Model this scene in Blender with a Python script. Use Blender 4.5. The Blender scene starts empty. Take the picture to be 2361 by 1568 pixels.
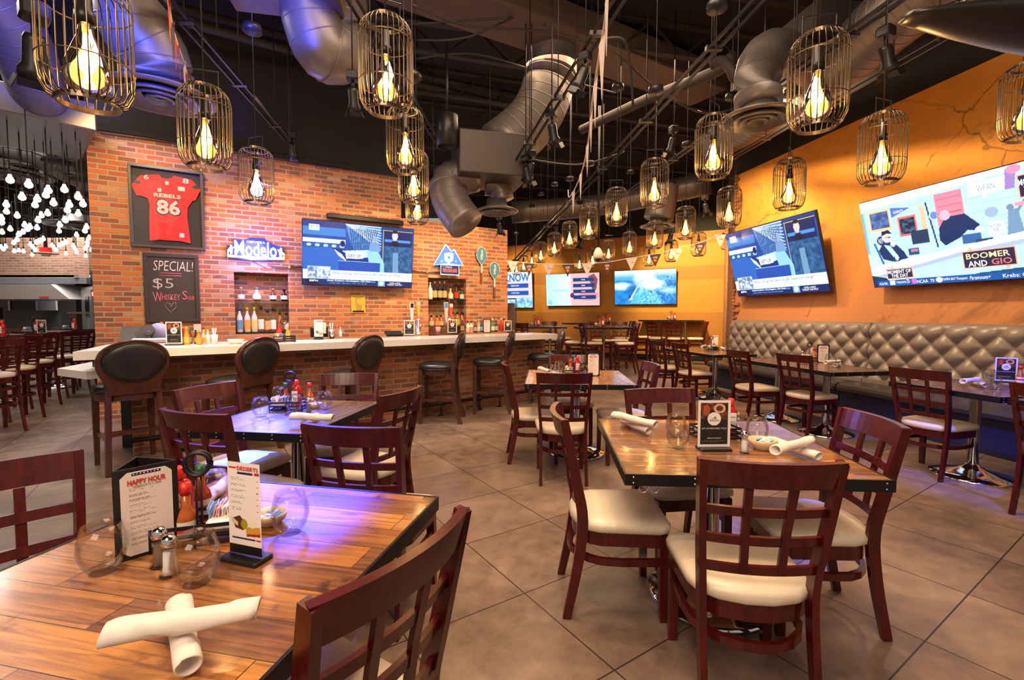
import bpy, math, random
import numpy as np
from mathutils import Vector, Matrix
random.seed(7); RNG = np.random.default_rng(5)
PI = math.pi
scn = bpy.context.scene
# ---------------------------------------------------------------- camera, world, light, exposure
F, HOR, H = 1090.0, 725.0, 1.385
PITCH = math.atan((784 - HOR) / F); CP, SP = math.cos(PITCH), math.sin(PITCH)
cam_d = bpy.data.cameras.new('camera'); cam = bpy.data.objects.new('camera', cam_d)
scn.collection.objects.link(cam); scn.camera = cam
cam.location = (0, 0, H); cam.rotation_euler = (PI/2 - PITCH, 0, 0)
cam_d.sensor_width = 36; cam_d.lens = 36 * F / 2361; cam_d.clip_start = .05; cam_d.clip_end = 100
scn.view_settings.view_transform = 'Standard'; scn.view_settings.look = 'None'
scn.view_settings.gamma = 1; scn.view_settings.exposure = 0.42
scn.cycles.max_bounces = 7; scn.cycles.diffuse_bounces = 3; scn.cycles.glossy_bounces = 3
scn.cycles.transmission_bounces = 4; scn.cycles.transparent_max_bounces = 12
scn.cycles.sample_clamp_indirect = 4; scn.cycles.sample_clamp_direct = 0; scn.cycles.use_denoising = True
scn.cycles.caustics_reflective = False; scn.cycles.caustics_refractive = False
w = bpy.data.worlds.new('World'); scn.world = w; w.use_nodes = True
w.node_tree.nodes['Background'].inputs[0].default_value = (1.0, .80, .66, 1)
w.node_tree.nodes['Background'].inputs[1].default_value = .30
WARM = (1, .62, .32); BLUE = (.03, .07, 1.0); WHITE = (1, .9, .8)
def spot(loc, target, power, col=WARM, ang=60, blend=.6, rad=.06, name='spot_light'):
    l = bpy.data.lights.new(name, 'SPOT'); l.energy = power; l.color = col
    l.spot_size = math.radians(ang); l.spot_blend = blend; l.shadow_soft_size = rad
    o = bpy.data.objects.new(name, l); scn.collection.objects.link(o); o.location = loc
    o.rotation_euler = (Vector(target) - Vector(loc)).to_track_quat('-Z', 'Y').to_euler(); return o
def area(loc, target, power, size, col=WARM, name='fill_light'):  # soft added fill, no fixture behind it
    l = bpy.data.lights.new(name, 'AREA'); l.energy = power; l.color = col; l.size = size
    o = bpy.data.objects.new(name, l); scn.collection.objects.link(o); o.location = loc
    o.rotation_euler = (Vector(target) - Vector(loc)).to_track_quat('-Z', 'Y').to_euler(); return o
# ---- light plan: track heads on the ceiling rails (x, y, z) -> aim
for a in [
    # brick wall behind the bar
    ((-3.9, 4.9, 3.9), (-4.9, 6.4, 2.4), 150, WARM, 75), ((-2.7, 5.4, 4.0), (-3.4, 7.3, 1.9), 230, WARM, 75),
    ((-1.3, 6.4, 3.9), (-2.2, 8.0, 1.5), 270, WARM, 75), ((0.2, 7.2, 3.8), (-.9, 8.9, 1.5), 260, WARM, 70),
    ((-3.6, 4.6, 3.9), (-3.5, 5.2, 1.0), 300, WHITE, 60), ((-1.9, 5.6, 3.9), (-1.9, 6.0, 1.0), 280, WHITE, 60),
    ((-.2, 6.6, 3.8), (-.2, 7.0, 1.0), 260, WHITE, 60),
    # dining floor
    ((.9, 2.2, 3.9), (1.0, 2.3, .7), 100, WARM, 55), ((-.9, 1.5, 3.8), (-.8, 1.3, .7), 90, WARM, 60),
    ((.6, 4.6, 3.8), (.65, 4.7, .7), 110, WARM, 60), ((-.5, 4.2, 3.9), (-.4, 4.4, 0), 90, WARM, 70),
    ((2.4, 3.4, 3.9), (2.4, 3.4, 0), 120, WARM, 75), ((2.3, 6.0, 3.9), (2.4, 6.2, 0), 150, WARM, 75),
    ((.3, .6, 3.8), (.9, 1.2, .4), 80, WARM, 65), ((-1.5, 3.9, 3.9), (-1.6, 3.6, .4), 60, WARM, 60),
    # ochre wall on the right
    ((3.6, 3.5, 4.1), (5.35, 3.9, 2.9), 420, (1, .68, .36), 110), ((3.1, 6.0, 4.1), (4.85, 6.6, 2.6), 360, (1, .68, .36), 110),
    ((2.9, 8.0, 4.1), (4.5, 8.9, 2.2), 240, (1, .68, .36), 95),
    # far room
    ((3.4, 11.6, 4.0), (5.4, 13.6, 2.2), 1000, (1, .75, .34), 80), ((1.6, 12.6, 4.0), (2.9, 15.1, 2.0), 520, (1, .70, .36), 75),
    ((-.2, 14.0, 4.0), (.4, 16.4, 2.0), 420, (1, .70, .36), 75), ((2.2, 10.6, 4.0), (1.9, 11.0, .8), 170, WARM, 80),
    ((3.9, 10.6, 4.0), (4.2, 11.6, .8), 150, WARM, 80),
    ((-2.9, 3.0, 3.4), (-3.0, 5.0, .35), 260, (1, .66, .32), 26),
    # blue accent heads
    ((-2.3, 4.9, 3.4), (-1.66, 2.80, .75), 14000, BLUE, 19), ((-1.9, 4.4, 3.3), (-.80, 1.72, .76), 3600, BLUE, 10.5),
    ((2.4, 1.3, 3.6), (1.70, 2.42, .88), 1700, BLUE, 12), ((-2.0, 2.4, 3.0), (-4.7, 4.9, 4.3), 1500, BLUE, 26), ((-2.0, 2.4, 3.0), (-2.1, 4.7, 4.4), 900, BLUE, 24), ((-2.0, 2.4, 2.9), (-3.1, 4.25, 3.4), 500, BLUE, 22),
    ((3.0, 1.6, 3.6), (4.3, 3.9, .2), 900, BLUE, 34), ((.9, 2.9, 3.6), (1.32, 4.5, .85), 900, (.08, .2, 1), 12),
]:
    spot(a[0], a[1], a[2] * 1.0, a[3], a[4])
# added white area fills that brighten the kitchen side
area((-8.6, 8.5, 4.6), (-8.6, 8.5, 0), 200, 2.5, (1, .93, .88)); area((-11.5, 12.0, 4.4), (-12, 13, 1), 120, 2.0, (1, .93, .88))
area((-13.0, 14.6, 2.3), (-13, 15.5, 1), 60, .8, (1, .96, .92)); area((-5.6, 4.4, 4.9), (-5.6, 4.6, 0), 90, 1.2, (1, .88, .76))
# broad unseen area fills added to lift the dining room's light
area((.2, 3.0, 5.0), (.2, 3.6, 0), 150, 2.5, (1, .72, .50)); area((1.4, 7.6, 5.0), (1.4, 8.0, 0), 170, 2.5, (1, .68, .42))
area((-1.0, -1.6, 4.2), (.0, 3.5, .6), 150, 2.0, (1, .76, .58))

# ---------------------------------------------------------------- pixel -> place helpers (2361 x 1568 frame)
def ray(px, py):
    u = (px - 1180.5) / F; v = -(py - 784) / F
    return Vector((u, CP + v * SP, -SP + v * CP))
def at(px, py, z=0.):
    r = ray(px, py); t = (z - H) / r.z; return Vector((r.x * t, r.y * t, z))
def deep(px, py, y):
    r = ray(px, py); t = y / r.y; return Vector((r.x * t, y, H + r.z * t))
def onw(px, py, p0, ang, off=0.):
    """hit of a pixel's ray with the upright plane through p0 at angle ang; returns (s along, z)"""
    d = Vector((math.cos(ang), math.sin(ang), 0)); n = Vector((d.y, -d.x, 0))
    q = Vector((p0[0], p0[1], 0)) + n * off
    r = ray(px, py); t = (q.x * n.x + q.y * n.y) / (r.x * n.x + r.y * n.y)
    return ((r.x * t - q.x) * d.x + (r.y * t - q.y) * d.y, H + r.z * t)

# ---------------------------------------------------------------- materials
MATS = {}
def mat(name, col=(.5, .5, .5), rough=.5, metal=0., **k):
    if name in MATS: return MATS[name]
    m = bpy.data.materials.new(name); m.use_nodes = True; MATS[name] = m
    b = m.node_tree.nodes['Principled BSDF']
    b.inputs['Base Color'].default_value = (*col, 1); b.inputs['Roughness'].default_value = rough
    b.inputs['Metallic'].default_value = metal
    for kk, v in k.items(): b.inputs[kk.replace('_', ' ')].default_value = v
    return m
def nd(m, t, **k):
    n = m.node_tree.nodes.new(t)
    for kk, v in k.items():
        if kk.startswith('i_'):
            kk = kk[2:].replace('_', ' '); n.inputs[int(kk) if kk.isdigit() else kk].default_value = v
        else: setattr(n, kk, v)
    return n
def ln(m, a, b): m.node_tree.links.new(a, b)
def ramp(m, fac, stops, interp='LINEAR'):
    r = nd(m, 'ShaderNodeValToRGB'); r.color_ramp.interpolation = interp; e = r.color_ramp.elements
    e[0].position, e[0].color = stops[0][0], (*stops[0][1], 1); e[1].position, e[1].color = stops[-1][0], (*stops[-1][1], 1)
    for p, c in stops[1:-1]:
        x = e.new(p); x.color = (*c, 1)
    ln(m, fac, r.inputs[0]); return r.outputs[0]
def noise(m, vec, scale, detail=4, rough=.55, dist=0.):
    n = nd(m, 'ShaderNodeTexNoise', i_Scale=scale, i_Detail=detail, i_Roughness=rough, i_Distortion=dist)
    if vec is not None: ln(m, vec, n.inputs['Vector'])
    return n.outputs['Fac']
def coords(m, kind='Object', scale=(1, 1, 1), rot=(0, 0, 0)):
    t = nd(m, 'ShaderNodeTexCoord'); mp = nd(m, 'ShaderNodeMapping')
    mp.inputs['Scale'].default_value = scale; mp.inputs['Rotation'].default_value = rot
    ln(m, t.outputs[kind], mp.inputs[0]); return mp.outputs[0]
def mixc(m, fac, a, b, mode='MIX'):
    x = nd(m, 'ShaderNodeMix', data_type='RGBA', blend_type=mode)
    for s, v in ((x.inputs[0], fac), (x.inputs[6], a), (x.inputs[7], b)):
        if isinstance(v, (int, float)): s.default_value = v
        elif isinstance(v, tuple): s.default_value = (*v, 1)
        else: ln(m, v, s)
    return x.outputs[2]
def bump(m, h, strength=.3, dist=.01):
    b = nd(m, 'ShaderNodeBump', i_Strength=strength, i_Distance=dist); ln(m, h, b.inputs['Height'])
    ln(m, b.outputs[0], m.node_tree.nodes['Principled BSDF'].inputs['Normal'])
def P(m): return m.node_tree.nodes['Principled BSDF']
def emat(name, col, s=1.):
    if name in MATS: return MATS[name]
    m = mat(name, (0, 0, 0), .6); P(m).inputs['Emission Color'].default_value = (*col, 1)
    P(m).inputs['Emission Strength'].default_value = s; return m
def brick_mat(name, uv, pal, mortar, bw=.2, rh=.0677, ms=.012):
    m = mat(name, rough=.85)
    if uv: v = coords(m, 'UV')
    else:
        t = nd(m, 'ShaderNodeTexCoord'); s = nd(m, 'ShaderNodeSeparateXYZ'); ln(m, t.outputs['Object'], s.inputs[0])
        a = nd(m, 'ShaderNodeMath', operation='ADD'); ln(m, s.outputs[0], a.inputs[0]); ln(m, s.outputs[1], a.inputs[1])
        c = nd(m, 'ShaderNodeCombineXYZ'); ln(m, a.outputs[0], c.inputs[0]); ln(m, s.outputs[2], c.inputs[1]); v = c.outputs[0]
    wob = nd(m, 'ShaderNodeTexNoise', i_Scale=14.); ln(m, v, wob.inputs['Vector'])
    vm = nd(m, 'ShaderNodeVectorMath', operation='SCALE'); vm.inputs[3].default_value = .006; ln(m, wob.outputs['Color'], vm.inputs[0])
    va = nd(m, 'ShaderNodeVectorMath', operation='ADD'); ln(m, v, va.inputs[0]); ln(m, vm.outputs[0], va.inputs[1])
    b = nd(m, 'ShaderNodeTexBrick', offset=.5, i_Color1=(0, 0, 0, 1), i_Color2=(1, 1, 1, 1), i_Mortar=(0, 0, 0, 1), i_Scale=1.)
    for kk, x in (('Mortar Size', ms), ('Mortar Smooth', .25), ('Brick Width', bw), ('Row Height', rh), ('Bias', 0)): b.inputs[kk].default_value = x
    ln(m, va.outputs[0], b.inputs['Vector'])
    n2 = noise(m, v, 5, 5); n3 = noise(m, v, 60, 4, .7)
    col = ramp(m, b.outputs['Color'], pal)
    col = mixc(m, ramp(m, n3, [(.35, (0, 0, 0)), (.7, (.5, .5, .5))]), col, mixc(m, .5, col, mortar))
    white = ramp(m, n2, [(.62, (0, 0, 0)), (.72, (.55, .55, .55))])
    col = mixc(m, white, col, mortar)
    col = mixc(m, b.outputs['Fac'], col, mortar); ln(m, col, P(m).inputs['Base Color'])
    inv = nd(m, 'ShaderNodeMath', operation='SUBTRACT'); inv.inputs[0].default_value = 1; ln(m, b.outputs['Fac'], inv.inputs[1])
    ad = nd(m, 'ShaderNodeMath', operation='MULTIPLY_ADD'); ad.inputs[1].default_value = .35; ln(m, n3, ad.inputs[0]); ln(m, inv.outputs[0], ad.inputs[2])
    bump(m, ad.outputs[0], .8, .008); return m
PAL = [(.0, (.20, .062, .036)), (.18, (.27, .08, .04)), (.32, (.36, .085, .024)), (.45, (.55, .135, .03)), (.6, (.66, .20, .045)), (.72, (.45, .10, .03)), (.84, (.30, .095, .05)), (1, (.62, .33, .15))]
M_BRICK = brick_mat('red_brick', False, PAL, (.42, .30, .185))
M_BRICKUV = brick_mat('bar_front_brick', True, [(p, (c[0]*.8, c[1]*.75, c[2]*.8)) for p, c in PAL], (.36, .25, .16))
M_BRICK_PALE = brick_mat('pale_red_brick', False, [(0, (.30, .13, .08)), (.4, (.48, .22, .14)), (.8, (.56, .29, .19)), (1, (.35, .17, .12))], (.55, .40, .30))
M_BRICK_DIM = brick_mat('brown_brick', False, [(0, (.24, .08, .035)), (.5, (.40, .15, .05)), (1, (.34, .11, .045))], (.30, .17, .08))
def tile_mat():
    m = mat('stone_floor_tile', rough=.4)
    v = coords(m, 'Object', rot=(0, 0, 0))
    b = nd(m, 'ShaderNodeTexBrick', offset=0., i_Color1=(0, 0, 0, 1), i_Color2=(1, 1, 1, 1), i_Scale=1.)
    for kk, x in (('Mortar Size', .0036), ('Mortar Smooth', .1), ('Brick Width', .61), ('Row Height', .61)): b.inputs[kk].default_value = x
    ln(m, v, b.inputs['Vector'])
    n1 = noise(m, v, 1.6, 8, .62, .6); n2 = noise(m, v, 9, 8, .7)
    c = ramp(m, n1, [(.34, (.085, .058, .050)), (.5, (.205, .148, .118)), (.64, (.37, .285, .225))])
    c = mixc(m, .35, c, ramp(m, n2, [(.36, (.10, .07, .055)), (.66, (.46, .37, .30))]))
    c = mixc(m, .22, c, ramp(m, b.outputs['Color'], [(0, (.18, .13, .10)), (1, (.40, .32, .26))]))
    c = mixc(m, 1., c, (.80, .72, .66), 'MULTIPLY'); c = mixc(m, b.outputs['Fac'], c, (.03, .02, .016)); ln(m, c, P(m).inputs['Base Color'])
    ln(m, ramp(m, n2, [(.3, (.30, .30, .30)), (.7, (.48, .48, .48))]), P(m).inputs['Roughness'])
    P(m).inputs['Specular IOR Level'].default_value = .5
    inv = nd(m, 'ShaderNodeMath', operation='SUBTRACT'); inv.inputs[0].default_value = 1; ln(m, b.outputs['Fac'], inv.inputs[1])
    bump(m, inv.outputs[0], .5, .002); return m
M_TILE = tile_mat()
def plank_mat(name, stops, rough=.22, row=.105, rot=0., L=.62):
    m = mat(name, rough=rough); v = coords(m, 'Object', rot=(0, 0, rot))
    b = nd(m, 'ShaderNodeTexBrick', offset=.37, i_Color1=(0, 0, 0, 1), i_Color2=(1, 1, 1, 1), i_Scale=1.)
    for kk, x in (('Mortar Size', .0012), ('Mortar Smooth', .1), ('Brick Width', L), ('Row Height', row)): b.inputs[kk].default_value = x
    ln(m, v, b.inputs['Vector'])
    mp = nd(m, 'ShaderNodeMapping'); mp.inputs['Scale'].default_value = (2.2, 40, 6); ln(m, v, mp.inputs[0])
    add = nd(m, 'ShaderNodeVectorMath', operation='ADD'); ln(m, mp.outputs[0], add.inputs[0])
    sc = nd(m, 'ShaderNodeVectorMath', operation='SCALE'); sc.inputs[3].default_value = 40; ln(m, b.outputs['Color'], sc.inputs[0]); ln(m, sc.outputs[0], add.inputs[1])
    g = noise(m, add.outputs[0], 1.3, 7, .62, .9); g2 = noise(m, v, 7, 5, .6, .4)
    base = ramp(m, b.outputs['Color'], stops)
    dark = mixc(m, 1., base, (.38, .30, .26), 'MULTIPLY')
    c = mixc(m, ramp(m, g, [(.36, (1, 1, 1)), (.58, (0, 0, 0))]), base, dark)
    c = mixc(m, ramp(m, g2, [(.60, (0, 0, 0)), (.68, (.85, .85, .85))]), c, mixc(m, 1., c, (.25, .2, .18), 'MULTIPLY'))
    c = mixc(m, b.outputs['Fac'], c, (.03, .012, .006)); ln(m, c, P(m).inputs['Base Color'])
    ln(m, ramp(m, g, [(.3, (rough+.12,)*3), (.7, (rough,)*3)]), P(m).inputs['Roughness'])
    P(m).inputs['Coat Weight'].default_value = .5; P(m).inputs['Coat Roughness'].default_value = .12
    bump(m, g, .12, .003); return m
M_TOP_A = plank_mat('reclaimed_amber_wood', [(0, (.13, .055, .03)), (.3, (.48, .19, .045)), (.5, (.21, .085, .04)), (.75, (.60, .27, .07)), (1, (.30, .12, .045))])
M_TOP_B = plank_mat('reclaimed_brown_wood', [(0, (.15, .07, .05)), (.4, (.31, .17, .12)), (.7, (.21, .11, .08)), (1, (.37, .21, .14))], rot=PI/2)
M_TOP_C = plank_mat('dark_walnut_wood', [(0, (.13, .055, .03)), (.5, (.25, .12, .065)), (1, (.18, .08, .045))], row=.09)
M_TOP_E = plank_mat('glossy_amber_brown_wood', [(0, (.20, .085, .035)), (.4, (.38, .18, .065)), (.7, (.27, .12, .045)), (1, (.42, .21, .08))], row=.06, rough=.16)
M_TOP_D = plank_mat('honey_wood', [(0, (.34, .15, .06)), (.4, (.60, .32, .13)), (.7, (.45, .21, .08)), (1, (.68, .40, .19))], rot=PI/2)
def wood_mat(name, c1, c2, rough=.28):
    m = mat(name, rough=rough); v = coords(m, 'Object', (18, 18, 2.5)); n = noise(m, v, 2.5, 5, .6, .5)
    ln(m, ramp(m, n, [(.3, c1), (.7, c2)]), P(m).inputs['Base Color'])
    P(m).inputs['Coat Weight'].default_value = .15; P(m).inputs['Coat Roughness'].default_value = .15; P(m).inputs['Specular IOR Level'].default_value = .4; return m
M_CHERRY = wood_mat('dark_cherry_wood', (.036, .003, .0025), (.088, .0065, .0045))
M_ESPRESSO = wood_mat('dark_espresso_wood', (.045, .014, .009), (.09, .030, .018))
def fabric(name, c, rough=.45, sc=220, st=.08):
    m = mat(name, c, rough); v = coords(m, 'Object'); n = noise(m, v, sc, 2); n2 = noise(m, v, 6, 3)
    ln(m, mixc(m, ramp(m, n2, [(.3, (0, 0, 0)), (.7, (.35, .35, .35))]), c, (c[0]*.8, c[1]*.78, c[2]*.74)), P(m).inputs['Base Color'])
    bump(m, n, st, .002); return m
M_CREAM = fabric('cream_vinyl', (.70, .60, .45), .38)
M_BLACKV = fabric('black_leather', (.018, .016, .015), .34)
M_TAUPE = fabric('taupe_leather', (.205, .165, .145), .40)
M_NAVY = fabric('dark_bench_vinyl', (.035, .03, .032), .35)
M_KICK = mat('navy_panel', (.012, .018, .06), .45)
M_CHROME = mat('chrome', (.75, .73, .70), .08, 1.)
M_STEEL = mat('brushed_steel', (.55, .53, .50), .3, 1.)
M_BLACK = mat('black_metal', (.012, .012, .013), .38, .3)
M_EDGE = mat('black_iron_edge', (.014, .014, .015), .35, .5)
M_BLACKP = mat('black_plastic', (.010, .010, .011), .3)
M_DARKWALL = mat('black_paint', (.012, .009, .007), .85)
M_CEIL = mat('black_ceiling_paint', (.010, .008, .007), .9)
M_DUCT = mat('grey_duct_metal', (.15, .13, .12), .42, .45)
M_DUCT2 = mat('painted_duct_panel', (.125, .085, .06), .6, .2)
M_WIRE = mat('bronze_cage_wire', (.16, .115, .07), .32, .9)
M_QUARTZ = mat('white_quartz', (.88, .84, .80), .16)
M_NAPKIN = fabric('white_cotton', (.76, .70, .63), .85, 500, .15)
M_RED = mat('red_plastic', (.50, .012, .008), .18); M_REDCAP = mat('bright_red_cap', (.75, .03, .02), .3)
M_WHITE = mat('white_paper', (.85, .82, .78), .6); M_CERAM = mat('white_ceramic', (.80, .74, .64), .2)
M_SALT = mat('salt', (.85, .82, .78), .8); M_PEPPER = mat('ground_pepper', (.20, .13, .08), .9)
def glass_mat(name, tint=(1, 1, 1), refl=1.0):
    m = bpy.data.materials.new(name); m.use_nodes = True; nt = m.node_tree; nt.nodes.clear(); MATS[name] = m
    o = nt.nodes.new('ShaderNodeOutputMaterial'); t = nt.nodes.new('ShaderNodeBsdfTransparent'); g = nt.nodes.new('ShaderNodeBsdfGlossy')
    t.inputs[0].default_value = (*tint, 1); g.inputs['Roughness'].default_value = .03
    lw = nt.nodes.new('ShaderNodeLayerWeight'); lw.inputs[0].default_value = .22
    mx = nt.nodes.new('ShaderNodeMixShader'); mm = nt.nodes.new('ShaderNodeMath'); mm.operation = 'MULTIPLY_ADD'
    mm.inputs[1].default_value = .42 * refl; mm.inputs[2].default_value = .02 * refl
    nt.links.new(lw.outputs['Fresnel'], mm.inputs[0]); nt.links.new(mm.outputs[0], mx.inputs[0])
    nt.links.new(t.outputs[0], mx.inputs[1]); nt.links.new(g.outputs[0], mx.inputs[2]); nt.links.new(mx.outputs[0], o.inputs[0]); return m
M_GLASS = glass_mat('clear_glass', (.97, .975, .97)); M_PANE = glass_mat('pane_glass', (.98, .98, .98), .07)
M_SHELF = glass_mat('green_shelf_glass', (.45, .68, .62)); M_ACRYL = glass_mat('clear_acrylic', (.95, .95, .95), .5)
def bulb_glass():
    m = bpy.data.materials.new('amber_bulb_glass'); m.use_nodes = True; nt = m.node_tree; nt.nodes.clear()
    o = nt.nodes.new('ShaderNodeOutputMaterial'); t = nt.nodes.new('ShaderNodeBsdfTransparent'); g = nt.nodes.new('ShaderNodeBsdfGlossy')
    tr = nt.nodes.new('ShaderNodeBsdfTranslucent'); tr.inputs[0].default_value = (1, .62, .18, 1)
    t.inputs[0].default_value = (1, .88, .66, 1); g.inputs['Roughness'].default_value = .05
    a = nt.nodes.new('ShaderNodeMixShader'); a.inputs[0].default_value = .17; b = nt.nodes.new('ShaderNodeMixShader')
    lw = nt.nodes.new('ShaderNodeLayerWeight'); lw.inputs[0].default_value = .3
    nt.links.new(t.outputs[0], a.inputs[1]); nt.links.new(tr.outputs[0], a.inputs[2]); nt.links.new(lw.outputs['Fresnel'], b.inputs[0])
    nt.links.new(a.outputs[0], b.inputs[1]); nt.links.new(g.outputs[0], b.inputs[2]); nt.links.new(b.outputs[0], o.inputs[0]); return m
M_BULB = bulb_glass()
M_FIL = emat('glowing_filament', (1, .66, .26), 34); M_BULBW = emat('frosted_lit_bulb', (1, .93, .86), 3)
def plaster():
    m = mat('ochre_plaster', rough=.75); v = coords(m, 'Object')
    n1 = noise(m, v, .8, 6, .6, .8); n2 = noise(m, v, 3.2, 8, .68, .3); n3 = noise(m, v, .55, 6, .6, 1.6)
    c = ramp(m, n1, [(.3, (.62, .22, .025)), (.5, (.74, .30, .03)), (.7, (.78, .34, .04))])
    c = mixc(m, ramp(m, n2, [(.4, (0, 0, 0)), (.7, (.35, .35, .35))]), c, (.46, .19, .07))
    s = nd(m, 'ShaderNodeSeparateXYZ'); t = nd(m, 'ShaderNodeTexCoord'); ln(m, t.outputs['Object'], s.inputs[0])
    low = ramp(m, s.outputs[2], [(.0, (1, 1, 1)), (1.0, (0, 0, 0))])   # salmon wash below the old plaster line
    mm = nd(m, 'ShaderNodeMapRange', i_1=2.2, i_2=1.7); mm.inputs[1].default_value = 1.6; mm.inputs[2].default_value = 2.6
    mm.inputs[3].default_value = .75; mm.inputs[4].default_value = 0.
    ad = nd(m, 'ShaderNodeMath', operation='MULTIPLY_ADD'); ad.inputs[1].default_value = 1.2; ln(m, n3, ad.inputs[0]); ln(m, s.outputs[2], ad.inputs[2])
    sb = nd(m, 'ShaderNodeMath', operation='SUBTRACT'); ln(m, ad.outputs[0], sb.inputs[0]); sb.inputs[1].default_value = .6
    ln(m, sb.outputs[0], mm.inputs[0]); c = mixc(m, mm.outputs[0], c, (.46, .20, .10))
    st = noise(m, v, 1.1, 9, .72, 1.2); c = mixc(m, ramp(m, st, [(.56, (0, 0, 0)), (.66, (.7, .7, .7))]), c, (.22, .09, .035))
    wv = nd(m, 'ShaderNodeTexNoise', i_Scale=2.2, i_Detail=6.); ln(m, v, wv.inputs['Vector']); wa = nd(m, 'ShaderNodeVectorMath', operation='MULTIPLY_ADD'); wa.inputs[1].default_value = (.45, .45, .45); ln(m, wv.outputs['Color'], wa.inputs[0]); ln(m, v, wa.inputs[2])
    vo = nd(m, 'ShaderNodeTexVoronoi', feature='DISTANCE_TO_EDGE', i_Scale=.55); ln(m, wa.outputs[0], vo.inputs['Vector']); cr = ramp(m, vo.outputs['Distance'], [(0, (.75, .75, .75)), (.008, (0, 0, 0))])
    c = mixc(m, mixc(m, 1., cr, ramp(m, n1, [(.45, (0, 0, 0)), (.55, (1, 1, 1))]), 'MULTIPLY'), c, (.09, .035, .015))
    ln(m, c, P(m).inputs['Base Color']); bump(m, n2, .15, .01); return m
M_OCHRE = plaster()
def far_plaster():
    m = mat('banded_ochre_paint', rough=.7); t = nd(m, 'ShaderNodeTexCoord'); s = nd(m, 'ShaderNodeSeparateXYZ'); ln(m, t.outputs['Object'], s.inputs[0])
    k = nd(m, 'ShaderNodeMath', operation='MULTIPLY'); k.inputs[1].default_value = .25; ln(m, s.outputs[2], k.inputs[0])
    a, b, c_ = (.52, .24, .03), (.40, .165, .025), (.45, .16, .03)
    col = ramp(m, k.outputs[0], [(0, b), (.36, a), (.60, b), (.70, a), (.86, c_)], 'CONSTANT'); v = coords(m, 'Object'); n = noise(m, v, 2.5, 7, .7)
    ln(m, mixc(m, ramp(m, n, [(.4, (0, 0, 0)), (.7, (.4, .4, .4))]), col, (.36, .17, .03)), P(m).inputs['Base Color']); return m
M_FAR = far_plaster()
def attr_mat(name, emis=0., rough=.5):
    m = mat(name, rough=rough); a = nd(m, 'ShaderNodeVertexColor', layer_name='Col')
    if emis:
        P(m).inputs['Base Color'].default_value = (.01, .01, .01, 1); ln(m, a.outputs[0], P(m).inputs['Emission Color']); P(m).inputs['Emission Strength'].default_value = emis
        P(m).inputs['Roughness'].default_value = .25
    else: ln(m, a.outputs[0], P(m).inputs['Base Color'])
    return m
M_SCREEN = attr_mat('lit_screen', 1.0); M_PRINT = attr_mat('printed_card', 0, .45)

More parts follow.
